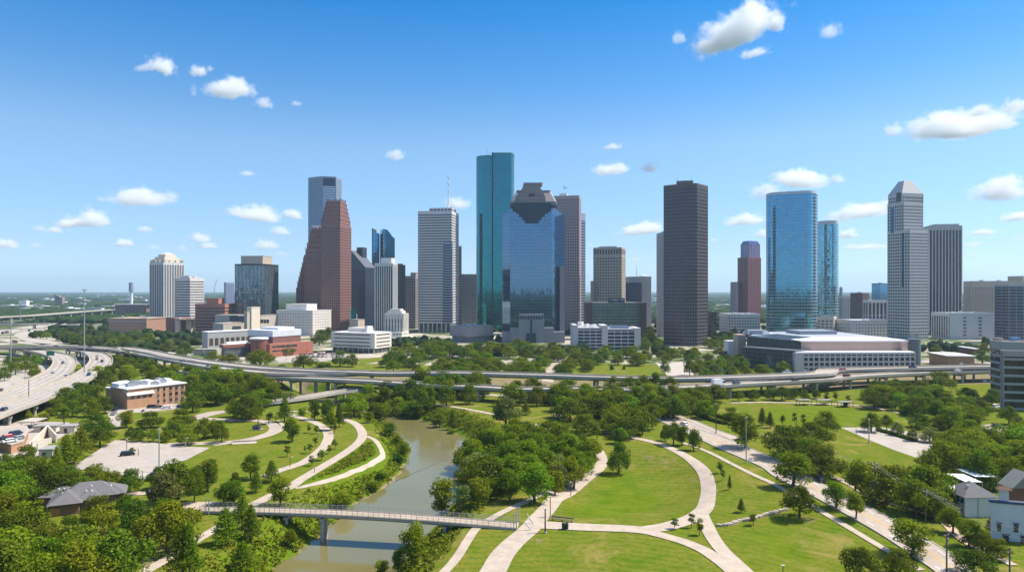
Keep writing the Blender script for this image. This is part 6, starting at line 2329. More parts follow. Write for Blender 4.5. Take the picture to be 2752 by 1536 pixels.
# ------------------------------------------------------------------ bank weeds (ground cover)
rg = np.random.default_rng(77)
n = 90000
wx_, wy_ = rg.uniform(-95, 40, n), rg.uniform(140, 430, n)
ix, iy = ((wx_ - GX0) / GS).astype(int), ((wy_ - GY0) / GS).astype(int)
wv = cover[iy, ix, 1]
ok = (~rin[iy, ix]) & (rg.uniform(0, 1, n) < wv * 1.1 - 0.05) & (rd[iy, ix] > 2.2)
# keep the paths clear
PTS = []
for o in SC.objects:
    if o.get('kind') == 'structure' and o.name.startswith('path'):
        a = np.empty(len(o.data.vertices) * 3, np.float32)
        o.data.vertices.foreach_get('co', a)
        PTS.append(a.reshape(-1, 3)[:, :2])
PTS = np.concatenate(PTS)
keep = np.zeros(n, bool)
cell = set(map(tuple, np.floor(PTS / 1.2).astype(int)))
kx, ky = np.floor(wx_ / 1.2).astype(int), np.floor(wy_ / 1.2).astype(int)
keep = np.array([ok[i] and not any((kx[i] + a, ky[i] + b) in cell for a in (-1, 0, 1) for b in (-1, 0, 1)) for i in range(n)])
wx_, wy_ = wx_[keep], wy_[keep]
hz_ = np.array([gz(a, b) for a, b in zip(wx_, wy_)])
sz = 0.5 + 0.5 * vnoise(wx_, wy_, 9.0, 2.0)
C = np.stack([wx_, wy_, hz_ + 0.25 + 0.5 * np.clip(sz, 0, 1)], 1)
C = np.repeat(C, 3, 0) + rg.normal(0, 0.35, (len(C) * 3, 3)) * np.array((1, 1, 0.5))
v, f = leaf_quads(C, np.tile(np.array((0.0, 0, 1)), (len(C), 1)), 0.42, rg, 0.8)
o = link(bpy.data.objects.new('bank_weeds', mesh_np('bank_weeds', v, f, leafmat('weed_leaves', (0.080, 0.145, 0.005), (0.165, 0.235, 0.012), 0.35), [('leafvar', 'FACE', rg.uniform(0, 1, len(f)))])))
tag(o, 'tall green weeds and brambles covering the river banks', kind='stuff')

# ------------------------------------------------------------------ far woodland (nobody could count it)
ico = bmesh.new()
bmesh.ops.create_icosphere(ico, subdivisions=2, radius=1.0)
IV = np.array([q.co for q in ico.verts])
IF = np.array([[q.index for q in p.verts] for p in ico.faces])
ico.free()


def clumps(name, xy, size, hgt, label, tone):
    n = len(xy)
    rg = np.random.default_rng(n)
    s = rg.uniform(0.7, 1.35, (n, 1, 1)) * np.asarray(size).reshape(-1, 1, 1)
    jit = 1 + rg.normal(0, 0.17, (n, len(IV), 1))
    V = IV[None] * jit * np.concatenate([s, s, s * 0 + np.asarray(hgt).reshape(-1, 1, 1) * rg.uniform(0.75, 1.25, (n, 1, 1))], 2)
    V[..., 0] += xy[:, 0][:, None]
    V[..., 1] += xy[:, 1][:, None]
    V[..., 2] += np.asarray(hgt).reshape(-1, 1) * 0.72
    Fc = IF[None] + (np.arange(n) * len(IV))[:, None, None]
    lv = np.clip(np.repeat(rg.uniform(0, 1, n), len(IF)) * 0.7 + rg.uniform(0, 0.3, n * len(IF)), 0, 1)
    o = link(bpy.data.objects.new(name, mesh_np(name, V.reshape(-1, 3), Fc.reshape(-1, 3), tone, [('leafvar', 'FACE', lv)])))
    return tag(o, label, kind='stuff')


WOODM = leafmat('woodland_leaves', (0.016, 0.036, 0.010), (0.040, 0.070, 0.016), 0.12, 0.0)
BFOOT = []
for o in SC.objects:
    if o.type == 'MESH' and o.get('kind') != 'structure' and not o.name.startswith(('crown', 'trunk', 'bank')) and o.parent is not None and o.data.users == 1:
        if o.parent.get('category') in ('sapling', 'tree', 'oak', 'cypress', 'shrub'):
            continue
        w_ = WL.get(o.name, Vector((0, 0, 0)))
        bb = [Vector(q) + w_ for q in o.bound_box]
        BFOOT.append((min(q.x for q in bb), max(q.x for q in bb), min(q.y for q in bb), max(q.y for q in bb)))
BF = np.array(BFOOT)


def free(x, y, m=2.0):
    r = np.ones(len(x), bool)
    for a, b, c, d in BF:
        r &= ~((x > a - m) & (x < b + m) & (y > c - m) & (y < d + m))
    return r


rg = np.random.default_rng(9)
n = 5200
y = rg.uniform(560, 1700, n)
x = rg.uniform(-0.78, 0.78, n) * y
den = vnoise(x, y, 60.0, 1.0) + 0.4 * vnoise(x, y, 23.0, 3.0)
left = np.where(x < -0.43 * y, 0.35, 0.0)
k = (den + left > 0.25) & free(x, y, 3)
for zp in (px(d1, (-200, 390), (0, 380), (250, 350), (450, 320), (620, 270), (760, 250), (740, 300), (600, 345), (400, 400), (240, 440), (420, 500), (900, 560), (900, 600), (0, 620), (-200, 600)), px(c3, (1030, 280), (1050, 210), (1120, 140), (1180, 20), (1215, 20), (1170, 140), (1115, 220), (1100, 290)), px(c4, (230, 165), (600, 165), (630, 240), (230, 250)), px(e1, (1500, 600), (1600, 480), (2200, 440), (2700, 440), (2700, 640), (1800, 640))):
    k &= ~inside(np.array([P(u, v).xy for u, v in zp]), x, y)
# nothing in front of the long viaduct's deck or the streets
k &= (y > 640) | (np.abs(x) > 240)
xy = np.stack([x, y], 1)[k]
clumps('city_trees', xy, rg.uniform(4, 6.5, len(xy)), rg.uniform(3.5, 5.5, len(xy)), 'street trees scattered through the city blocks', WOODM)
n = 16000
y = 1300 + 9500 * rg.uniform(0, 1, n) ** 1.7
x = rg.uniform(-0.85, 0.85, n) * y
den = vnoise(x, y, 420.0, 0.3) + 0.6 * vnoise(x, y, 130.0, 2.2)
k = (den > -0.45) & free(x, y, 6)
xy = np.stack([x, y], 1)[k]
yy = xy[:, 1]
clumps('far_woodland', xy, 7 + yy / 170.0, 5.5 + yy / 2600.0, 'far wooded suburbs fading to the horizon', WOODM)
n = 1500
y = -rg.uniform(120, 2600, n)
x = rg.uniform(-1, 1, n) * 1800
clumps('far_woodland', np.stack([x, y], 1), 14 - y / 160, 6.5, 'woods behind the viewpoint mirrored in the towers', WOODM)

# woods just past both edges of the picture, so that a step aside meets trees and not bare lawn
rg = np.random.default_rng(31)
for side, lo, hi, yl, yh in ((1, 0.75, 1.05, 150, 540), (-1, 0.75, 1.0, 150, 300)):
    VV, FF, LV, n0 = [], [], [], 0
    for i in range(46):
        y_ = rg.uniform(yl, yh)
        x_ = side * rg.uniform(lo, hi) * y_
        src = PROT[(O, T)[i % 2]][i % 4][0][D]
        a = np.empty(len(src.vertices) * 3, np.float32)
        src.vertices.foreach_get('co', a)
        a = a.reshape(-1, 3) * rg.uniform(0.9, 1.25)
        n_ = len(a)
        th = rg.uniform(0, 6.28)
        a = np.stack([a[:, 0] * np.cos(th) - a[:, 1] * np.sin(th) + x_, a[:, 0] * np.sin(th) + a[:, 1] * np.cos(th) + y_, a[:, 2]], 1)
        VV.append(a)
        FF.append(np.arange(n_).reshape(-1, 4) + n0)
        n0 += n_
    VV, FF = np.concatenate(VV), np.concatenate(FF)
    o = link(bpy.data.objects.new('edge_woodland', mesh_np('edge_woodland', VV, FF, LEAF[M_ if side > 0 else D], [('leafvar', 'FACE', rg.uniform(0, 1, len(FF)))])))
    tag(o, 'leafy woods continuing past the edge of the park', kind='stuff')
# ------------------------------------------------------------------ footbridge
r1 = crop(2500, 1150, 5.754)
g1 = crop(0, 1100, 7.19)
A_ = P(548, 1365.5, 0.7)
B_2 = P(1392, 1410.5, 0.5)
NB = 60
ax = [A_ + (B_2 - A_) * (i / NB) + Vector((0, 0, 0.9 * math.sin(math.pi * i / NB))) for i in range(NB + 1)]
dirn = (B_2 - A_)
dirn.z = 0
dirn.normalize()
sd = Vector((dirn.y, -dirn.x, 0))          # towards the camera
HW = 2.1
t_ = thing('footbridge', 'long pale concrete footbridge with metal railings crossing the river', 'footbridge', tuple((A_ + B_2) / 2 * 1.0))
WL[t_.name] = Vector(t_.location)


def along(prof, name, mat, parent, i0=0, i1=NB):
    m = MB()
    k = len(prof)
    for i in range(i0, i1 + 1):
        for a, h in prof:
            p = ax[i] + sd * a + Vector((0, 0, h))
            m.v.append(tuple(p))
    for i in range(i1 - i0):
        for q in range(k):
            a, b = i * k + q, i * k + (q + 1) % k
            m.face((a, b, b + k, a + k))
    m.face(tuple(range(k - 1, -1, -1)))
    m.face(tuple(range((i1 - i0) * k, (i1 - i0 + 1) * k)))
    return m.build(name, mat, parent)


along([(-HW, 0), (-HW, -0.35), (HW, -0.35), (HW, 0)], 'deck', PATHM, t_)
along([(-1.2, -0.36), (-1.0, -1.35), (1.0, -1.35), (1.2, -0.36)], 'girder', CONC, t_)
for s in (-1, 1):
    along([(s * HW - 0.12, 0.003), (s * HW - 0.12, -0.62), (s * HW + 0.12, -0.62), (s * HW + 0.12, 0.003)], 'edge_beam', CONC, t_)
    m = MB()
    for i in range(NB):
        for z_, r_ in ((1.22, 0.05), (0.12, 0.035), (0.68, 0.022)):
            m.tube(ax[i] + sd * s * HW + Vector((0, 0, z_)), ax[i + 1] + sd * s * HW + Vector((0, 0, z_)), r_, r_, 5)
        for k in range(8):
            p = ax[i] + (ax[i + 1] - ax[i]) * (k / 8) + sd * s * HW
            m.tube(p, p + Vector((0, 0, 1.2)), 0.055 if k == 0 else 0.011, None, 4)
    m.build('railing', DSTEEL if s > 0 else STEEL, t_)
for u, zb in ((774, -3.5), (871, -8.2), (1193, -3.5), (1291, -2.0)):
    i = min(range(NB + 1), key=lambda q: abs(CX + F * ax[q].x / ax[q].y - u))
    m = MB()
    m.bar(ax[i] - sd * 2.0 + Vector((0, 0, -1.95)), ax[i] + sd * 2.0 + Vector((0, 0, -1.95)), 1.0, 0.62)
    m.build('pier_cap', CONC, t_)
    for s in (-1, 1):
        m = MB()
        p = ax[i] + sd * s * 1.25
        m.tube((p.x, p.y, zb), (p.x, p.y, p.z - 1.9), 0.5, 0.5, 14)
        m.build('pier_column', CONC, t_)
for end, s0, lab in ((1, 1, 'white bridge gateway fin nearer the camera at the path junction'), (1, -1, 'white bridge gateway fin on the far side at the path junction'), (0, 1, 'white gateway post at the left end of the footbridge')):
    p = (B_2 if end else A_ + dirn * 3) + sd * s0 * 2.6
    q = thing('gateway_fin', lab, 'gateway', (p.x, p.y, gz(p.x, p.y)), 0, 'footbridge gateways')
    m = MB()
    z0 = gz(p.x, p.y)
    m.tube((p.x, p.y, z0 - .3), (p.x, p.y, z0 + 4.4), 0.16, 0.12, 8)
    m.tube((p.x - 0.7, p.y, z0 - .3), (p.x - 0.7, p.y, z0 + 4.2), 0.12, 0.10, 8)
    m.bar((p.x - .8, p.y, z0 + 4.1), (p.x + .3, p.y, z0 + 4.1), .3, .12)
    m.build('post', STEEL, q)
    if end:
        m = MB()
        for k in range(6):
            a0, a1 = k / 6, (k + 1) / 6
            f0 = lambda a: Vector((p.x + 2.0 + 1.6 * a * a, p.y, z0 + 2.6 * (1 - a) ** 0.8))
            m.bar(f0(a0), f0(a1), 0.25, 0.5)
        m.build('fin', WHITE, q)

# ------------------------------------------------------------------ brick hotel
y = 352.0
ft = foot3(297, 342, 498, y, 1.13)
zt = 10.0
t_ = thing('brick_hotel', 'three storey orange brick block with white roofs beside the freeway trees', 'hotel', (*cen(ft), 0))
WL[t_.name] = Vector(t_.location)
m = MB()
m.prism(ft, 0, zt)
m.build('wall', BRICK, t_)
A, Bq = V2(ft[0]), V2(ft[1])
d = (Bq - A) / np.linalg.norm(Bq - A)
nn = V2((d[1], -d[0]))
L = np.linalg.norm(Bq - A)
for i in range(5):
    for k in range(3):
        a = 0.50 + i * 0.105
        w = 0.05 if i not in (0, 1) else 0.035
        s = [A + d * L * a + nn * 0.12, A + d * L * (a + w) + nn * 0.12, A + d * L * (a + w) - nn * 0.2, A + d * L * a - nn * 0.2]
        m = MB()
        m.prism(s, 1.2 + k * 3.05, 3.0 + k * 3.05, bottom=True)
        wd = m.build('window', DGLASS, t_)
        m = MB()
        s = [A + d * L * (a - 0.004) + nn * 0.3, A + d * L * (a + w + 0.004) + nn * 0.3, A + d * L * (a + w + 0.004) - nn * 0.2, A + d * L * (a - 0.004) - nn * 0.2]
        m.prism(s, 1.0 + k * 3.05, 1.2 + k * 3.05, bottom=True)
        m.build('sill', CONC, wd)
for i in range(4):
    a = 0.06 + i * 0.1
    m = MB()
    s = [A + d * L * a + nn * 0.12, A + d * L * (a + .05) + nn * 0.12, A + d * L * (a + .05) - nn * 0.2, A + d * L * a - nn * 0.2]
    m.prism(s, 5.0, 6.2, bottom=True)
    m.build('window', DGLASS, t_)
m = MB()
s = [A - nn * 3, A + d * L * 0.43 - nn * 3, A + d * L * 0.43 + nn * 0.9, A + nn * 0.9]
m.prism(s, 6.8, [10.5, 10.5, 7.6, 7.6], bottom=True)
s2 = [A + nn * 1.0 - d * 0.4, A + d * L * 0.44 + nn * 1.0, A + d * L * 0.44 - nn * 4, A - nn * 4 - d * 0.4]
m.prism(s2, [6.9, 6.9, 10.3, 10.3], [7.2, 7.2, 10.8, 10.8], bottom=True)
m.build('white_mansard', WROOF, t_)
m = MB()
m.prism(offset(ft, 0.6), zt, zt + 0.5, bottom=True)
m.build('roof', WROOF, t_)
for k, (s0, s1, t0, t1, h) in enumerate(((0.55, 0.98, 0.02, 0.30, 1.6), (0.6, 0.97, 0.42, 0.66, 1.0), (0.4, 0.6, 0.62, 0.68, 0.8), (0.65, 0.95, 0.84, 0.96, 0.8))):
    q = sub(ft, s0, s1, t0, t1)
    m = MB()
    m.prism(q, zt + 0.5, zt + 0.5 + h)
    m.frustum(offset(q, 0.4), sub(q, 0.3, 0.7, 0.3, 0.7), zt + 0.5 + h, zt + 1.4 + h)
    m.build('roof_pavilion', WROOF, t_)
roof_kit(t_, ft, zt + 0.5, 8, STEEL, seed=21)
m = MB()
q = sub(ft, 0.99, 1.3, 0.0, 0.4)
m.prism(q, 0, 9)
m.build('rear_wing', BRICK, t_)
m = MB()
m.prism(offset(q, 0.5), 9, 9.5, bottom=True)
m.build('rear_roof', WROOF, t_)
g0 = hit(*c1(828, 466))
t_ = thing('white_trailer', 'white box trailer parked before the brick hotel', 'trailer', (g0.x, g0.y, 0), 0.25)
m = MB()
m.box((0, 0, 1.0), (8, 2.6, 3.0))
m.build('box', WHITE, t_)
WL[t_.name] = Vector((0, 0, 0))
for sx in (-3, -2, 3):
    m = MB()
    m.tube((sx, -1.25, 0.5), (sx, 1.25, 0.5), 0.5, 0.5, 12)
    m.build('wheel', DSTEEL, t_)

# ------------------------------------------------------------------ houses
SHING = pm('grey_shingles', (0.135, 0.13, 0.135), 0.9, var=0.14, scale=0.8, streak=False)


def hip(m, q, z, h, ov=0.6, along0=True, gable=False):
    """hip roof on quad q (corner order), ridge along its first edge if along0"""
    q = offset(q, ov)
    if not along0:
        q = q[1:] + q[:1]
    L = np.linalg.norm(q[1] - q[0])
    W = np.linalg.norm(q[2] - q[1])
    t = 0.001 if gable else min(0.48, 0.5 * W / L)
    m0, m1 = (q[0] + q[3]) / 2, (q[1] + q[2]) / 2
    a, b = m0 + (m1 - m0) * t, m0 + (m1 - m0) * (1 - t)
    n = len(m.v)
    m.v += [(p[0], p[1], z) for p in q] + [(a[0], a[1], z + h), (b[0], b[1], z + h)]
    for f in ((0, 1, 5, 4), (1, 2, 5), (2, 3, 4, 5), (3, 0, 4), (3, 2, 1, 0)):
        m.face(tuple(n + i for i in f))


t_ = thing('grey_roofed_house', 'low house with a sprawling grey shingle hip roof among trees', 'house', (*hit(*c1(430, 1060)).xy, 0))
WL[t_.name] = Vector(t_.location)
base = V2(hit(*c1(395, 1085)).xy)
WALLB = pm('brown_house_wall', (0.20, 0.12, 0.075), 0.85)


def rq(cx, cy, w, l, rot):
    co, si = math.cos(rot), math.sin(rot)
    return [V2((base[0] + cx + x * co - y_ * si, base[1] + cy + x * si + y_ * co)) for x, y_ in ((-w / 2, -l / 2), (w / 2, -l / 2), (w / 2, l / 2), (-w / 2, l / 2))]


for i, (cx_, cy_, w, l, rot, hw, hr) in enumerate(((2.0, 8.0, 13, 8, 0.45, 3.4, 3.2), (-6.0, 8.6, 8, 6, 0.1, 3.0, 2.0), (-1.2, 2.8, 6.5, 9, 0.45, 3.1, 2.6), (3.6, 5.5, 5, 6, 0.45, 3.15, 2.3), (6.0, 10.5, 7, 7, 0.45, 3.3, 2.4))):
    q = rq(cx_, cy_, w, l, rot)
    m = MB()
    m.prism(q, -0.5, hw)
    m.build('wall', WALLB, t_)
    m = MB()
    hip(m, q, hw + 0.003 * i, hr, 0.9, w >= l)
    rf = m.build('roof', SHING, t_)
    m = MB()
    p = cen(q)
    for k in range(2):
        m.box((p[0] + 1.5 * k - 0.5, p[1] - 1.2, hw + hr * 0.55), (0.35, 0.35, 0.7))
    m.build('roof_vent', WHITE, rf)
m = MB()
q = rq(-1.2, -2.2, 2.2, 0.4, 0.42)
m.prism(q, 0, 2.2)
m.build('door', pm('rust_door', (0.35, 0.16, 0.07), 0.7), t_)

WHW = pm('white_stucco', (0.56, 0.56, 0.57), 0.8, var=0.06)
y = 184.0
ft = foot3(2538, 2593, 2678, y, 0.95)
t_ = thing('townhouse', 'white townhouse with a grey hip roof and dark arched windows', 'house', (*cen(ft), 0))
WL[t_.name] = Vector(t_.location)
zw = Zt(1335, y)
m = MB()
m.prism(ft, -0.3, zw)
m.build('wall', WHW, t_)
m = MB()
hip(m, ft, zw, 3.2, 0.5, False)
rf = m.build('roof', SHING, t_)
m = MB()
m.prism(sub(ft, 0.45, 0.75, -0.03, 0.4), zw - 0.6, [zw, zw, zw + 1.4, zw + 1.4])
for k in range(5):
    p = sub(ft, 0.3 + 0.1 * k, 0, 0.3 + 0.12 * k, 0)[0]
    m.box((p[0], p[1], zw + 1.6), (0.4, 0.4, 1.0))
m.build('roof_vent', WHITE, rf)
A, Bq = V2(ft[3]), V2(ft[0])
d = (Bq - A) / np.linalg.norm(Bq - A)
nn = V2((d[1], -d[0]))
L = np.linalg.norm(Bq - A)
for a in (0.12, 0.34, 0.62, 0.82):
    for z0, hgt in ((1.0, 1.9), (4.0, 1.6)):
        s = [A + d * (L * a) + nn * .12, A + d * (L * a + 1.1) + nn * .12, A + d * (L * a + 1.1) - nn * .2, A + d * (L * a) - nn * .2]
        m = MB()
        m.prism(s, z0, min(z0 + hgt, zw - 0.3), bottom=True)
        w_ = m.build('window', DGLASS, t_)
        m = MB()
        s = [p + nn * 0.08 + d * e for p, e in zip(s, (-.15, .15, .15, -.15))]
        m.prism(s, z0 - 0.2, z0, bottom=True)
        m.build('sill', DSTEEL, w_)
A, Bq = V2(ft[0]), V2(ft[1])
m = MB()
p = lerp(A, Bq, 0.42)
m.tube((p[0], p[1] - 0.1, 0), (p[0], p[1] - 0.1, zw), 0.12, 0.12, 6)
m.build('downpipe', STEEL, t_)

y = 168.0
ft = foot3(2661, 2664, 2800, y, 1.3)
t_ = thing('blue_trim_house', 'white flat roofed house with blue trim and a brown roofed turret', 'house', (*cen(ft), 0))
WL[t_.name] = Vector(t_.location)
zw = Zt(1345, y)
m = MB()
m.prism(ft, -0.3, zw)
m.build('wall', pm('bluish_white_stucco', (0.55, 0.58, 0.62), 0.8, var=0.06), t_)
BLUE = pm('blue_trim', (0.045, 0.075, 0.16), 0.6)
m = MB()
m.prism(offset(ft, 0.25), zw - 0.35, zw + 0.25, bottom=True)
m.build('trim', BLUE, t_)
m = MB()
m.prism(offset(ft, -0.6), zw + 0.2, zw + 0.32)
m.build('roof', CONC_D, t_)
A, Bq = V2(ft[0]), V2(ft[1])
L = np.linalg.norm(Bq - A)
d = (Bq - A) / L
nn = V2((d[1], -d[0]))
for a, z0, h_, w in ((1.2, 2.2, 2.0, 0.8), (4.6, 2.4, 2.0, 0.9), (8.3, 2.2, 2.0, 1.6), (2.4, -0.2, 1.8, 1.2), (6.0, -0.2, 1.8, 1.0), (10.5, 0.0, 1.6, 1.0)):
    if a + w > L:
        continue
    m = MB()
    s = [A + d * a + nn * .12, A + d * (a + w) + nn * .12, A + d * (a + w) - nn * .2, A + d * a - nn * .2]
    m.prism(s, z0, z0 + h_, bottom=True)
    w_ = m.build('window', DGLASS, t_)
    m = MB()
    s = [p + nn * 0.35 + d * e for p, e in zip(s, (-.2, .2, .2, -.2))]
    m.prism(s, z0 + h_, z0 + h_ + 0.18, bottom=True)
    m.build('awning', BLUE, w_)
q = sub(ft, 0.15, 0.6, 0.16, 0.36)
m = MB()
m.prism(q, zw, zw + 3.0)
tu = m.build('turret', WHW, t_)
m = MB()
hip(m, q, zw + 3.0, 0.8, 0.7, True)
m.build('turret_roof', pm('brown_tiles', (0.16, 0.10, 0.06), 0.9), tu)

y = 193.0
q = foot3(2690, 2722, 2800, y, 0.9)
t_ = thing('gabled_house', 'brick house with a large grey gable roof behind the townhouse', 'house', (*cen(q), 0))
WL[t_.name] = Vector(t_.location)
m = MB()
m.prism(q, 0, 5.4)
m.build('wall', RBRICK, t_)
m = MB()
hip(m, q, 5.4, 4.2, 0.6, False, True)
m.build('roof', pm('sage_shingles', (0.22, 0.23, 0.20), 0.9, streak=False), t_)
t_ = thing('white_canopy', 'white sloping tent roofs behind the grey roofed townhouse', 'canopy', (X(2640, 202), 202, 0))
WL[t_.name] = Vector(t_.location)
for u0, u1, yy, z in ((2594, 2640, 200, 5.1), (2622, 2680, 204, 5.5), (2536, 2572, 194, 4.6)):
    m = MB()
    qq = foot2(u0, u1, yy, 7, 0.15)
    m.prism(qq, [z, z - .4, z + .2, z + .5], [z + .15, z - .25, z + .35, z + .65], bottom=True)
    c_r = m.build('canopy_roof', WROOF, t_)
    m = MB()
    for p in qq:
        m.tube((p[0], p[1], 0), (p[0], p[1], z - 0.2), 0.12, None, 6)
    m.build('canopy_post', STEEL, c_r)
t_ = thing('cream_shed', 'small cream shed left of the townhouse', 'shed', (X(2525, 196), 196, 0))
WL[t_.name] = Vector(t_.location)
q = foot2(2508, 2537, 196, 6, -0.1)
m = MB()
m.prism(q, 0, 4.2)
m.build('wall', S_CREAM, t_)
m = MB()
m.prism(offset(q, .4), 4.2, 4.5, bottom=True)
m.build('roof', WROOF, t_)

# ------------------------------------------------------------------ sunken garage yard at the left
t_ = thing('garage_terrace', 'orange brick retaining wall holding a rooftop parking deck', 'parking deck', (*P(30, 1200).xy, 0))
WL[t_.name] = Vector(t_.location)
q = [V2(P(u, v).xy) for u, v in ((-60, 1206), (0, 1212), (30, 1219), (62, 1210), (76, 1176), (70, 1165), (-60, 1168))]
m = MB()
m.prism(q, -0.5, 3.2)
m.build('wall', BRICK, t_)
m = MB()
m.prism(offset(q, 0.2), 3.2, 3.6, bottom=True)
m.build('parapet', CONC, t_)
m = MB()
m.prism(offset(q, -0.4), 3.6, 3.64)
m.build('deck', LOTM, t_)
t_ = thing('ramp_walls', 'beige concrete ramp walls and stairs beside the brick parking deck', 'ramp', (*P(110, 1190).xy, 0))
WL[t_.name] = Vector(t_.location)
for a, b, h0, h1 in (((72, 1206), (128, 1172), 1.2, 4.6), ((128, 1172), (152, 1188), 4.6, 3.0), ((86, 1200), (138, 1190), 2.2, 2.2), ((100, 1212), (126, 1206), 3, 3)):
    m = MB()
    a, b = P(*a), P(*b)
    e = Vector((-(b - a).y, (b - a).x, 0)).normalized() * 0.25
    m.prism([(p.x, p.y) for p in (a - e, b - e, b + e, a + e)], -0.3, [h0, h1, h1, h0])
    m.build('wall', S_CREAM, t_)
for nm, lab, u0, u1, vb, hgt, dpt, mt, rm in (('garden_kiosk', 'beige flat roofed kiosk below the ramp walls', 104, 140, 1231, 3.0, 6, S_CREAM, GROOF), ('carport', 'pale flat carport roof by the freeway columns', 52, 92, 1152, 2.8, 9, None, CONC), ('low_wall_building', 'long low cream service building behind the ramp', 90, 150, 1161, 2.4, 5, S_CREAM, GROOF), ('yard_shed', 'cluttered pale shed right of the service building', 160, 200, 1164, 2.8, 5, S_CREAM, GROOF)):
    yy = dep(vb)
    q = foot2(u0, u1, yy, dpt, 0.12)
    t_ = thing(nm, lab, nm.split('_')[-1], (*cen(q), 0))
    WL[t_.name] = Vector(t_.location)
    m = MB()
    if mt:
        m.prism(q, 0, hgt)
        m.build('wall', mt, t_)
        m = MB()
        m.box((*(lerp(q[0], q[1], .4) + V2((0, -.1))), 0), (1.2, .3, 2.0))
        m.build('door', DSTEEL, t_)
    else:
        for p in offset(q, -0.5):
            m = MB()
            m.tube((p[0], p[1], 0), (p[0], p[1], hgt), 0.12, None, 6)
            m.build('post', STEEL, t_)
    m = MB()
    m.prism(offset(q, .5), hgt, hgt + .35, bottom=True)
    m.build('roof', rm, t_)

# ------------------------------------------------------------------ far buildings, water tower, distant roofs
t_ = thing('water_tower', 'pale water tower on a slim shaft far behind the left freeway', 'water tower', (X(353, 1700), 1700, 0))
WL[t_.name] = Vector(t_.location)
m = MB()
m.tube((X(353, 1700), 1700, 0), (X(353, 1700), 1700, Zt(783, 1700)), 3.6, 3.2, 12)
m.build('shaft', WHITE, t_)
m = MB()
m.tube((X(353, 1700), 1700, Zt(783, 1700)), (X(353, 1700), 1700, Zt(759, 1700)), 5.6, 5.6, 14)
m.build('tank', S_BLUEGREY, t_)
t_ = thing('brown_apartments', 'stepped brown apartment slabs far on the left horizon', 'apartment block', (X(157, 2600), 2600, 0))
WL[t_.name] = Vector(t_.location)
for u0, u1, v in ((147, 152, 792), (151, 159, 794), (158, 167, 798)):
    g, f = MB(), MB()
    facade(g, f, foot2(u0, u1, 2600, 14), 0, Zt(v, 2600), fh=4, band=1.8, bp=.2, bay=4, pw=1.8, pp=.3)
    w_ = g.build('glazing', DGLASS, t_)
    f.build('facade_frame', pm('pale_brown', (0.36, 0.27, 0.24), 0.8), t_)
t_ = thing('billboard', 'white boxy billboard on a pole far left', 'billboard', (X(61, 1250), 1250, 0))
WL[t_.name] = Vector(t_.location)
m = MB()
m.prism(foot2(50, 71, 1250, 8), Zt(818, 1250), Zt(807, 1250), bottom=True)
m.build('board', WHITE, t_)
m = MB()
m.tube((X(55, 1253), 1253, 0), (X(55, 1253), 1253, Zt(818, 1250)), 0.9, None, 8)
m.build('pole', STEEL, t_)
t_ = thing('brick_apartments', 'long low row of brick apartments behind the apartment tower', 'apartment block', (X(356, 1600), 1600, 0))
WL[t_.name] = Vector(t_.location)
g, f = MB(), MB()
facade(g, f, foot2(310, 405, 1600, 20), 0, Zt(818, 1600), fh=4, band=1.9, bp=.2, bay=5, pw=2.4, pp=.4, top=2)
g.build('glazing', DGLASS, t_)
f.build('facade_frame', pm('dusty_brick', (0.30, 0.17, 0.14), 0.85), t_)
m = MB()
m.prism(foot2(306, 402, 1602, 18), Zt(818, 1600), Zt(816.5, 1600))
m.build('roof', WROOF, t_)
t_ = thing('brick_shed', 'brown brick shed with bluish glass front by the freeway trees', 'building', (X(195, 1060), 1060, 0))
WL[t_.name] = Vector(t_.location)
m = MB()
m.prism(foot2(160, 233, 1060, 18), 0, Zt(874, 1060))
m.build('wall', RBRICK, t_)
m = MB()
m.prism(foot2(192, 232, 1058, 2), 0, Zt(878, 1058))
m.build('glass_front', pm('pale_panel', (0.40, 0.38, 0.42), 0.5), t_)
m = MB()
m.prism(foot2(158, 236, 1056, 24), Zt(874, 1060), Zt(872, 1060), bottom=True)
m.build('roof', CONC_D, t_)

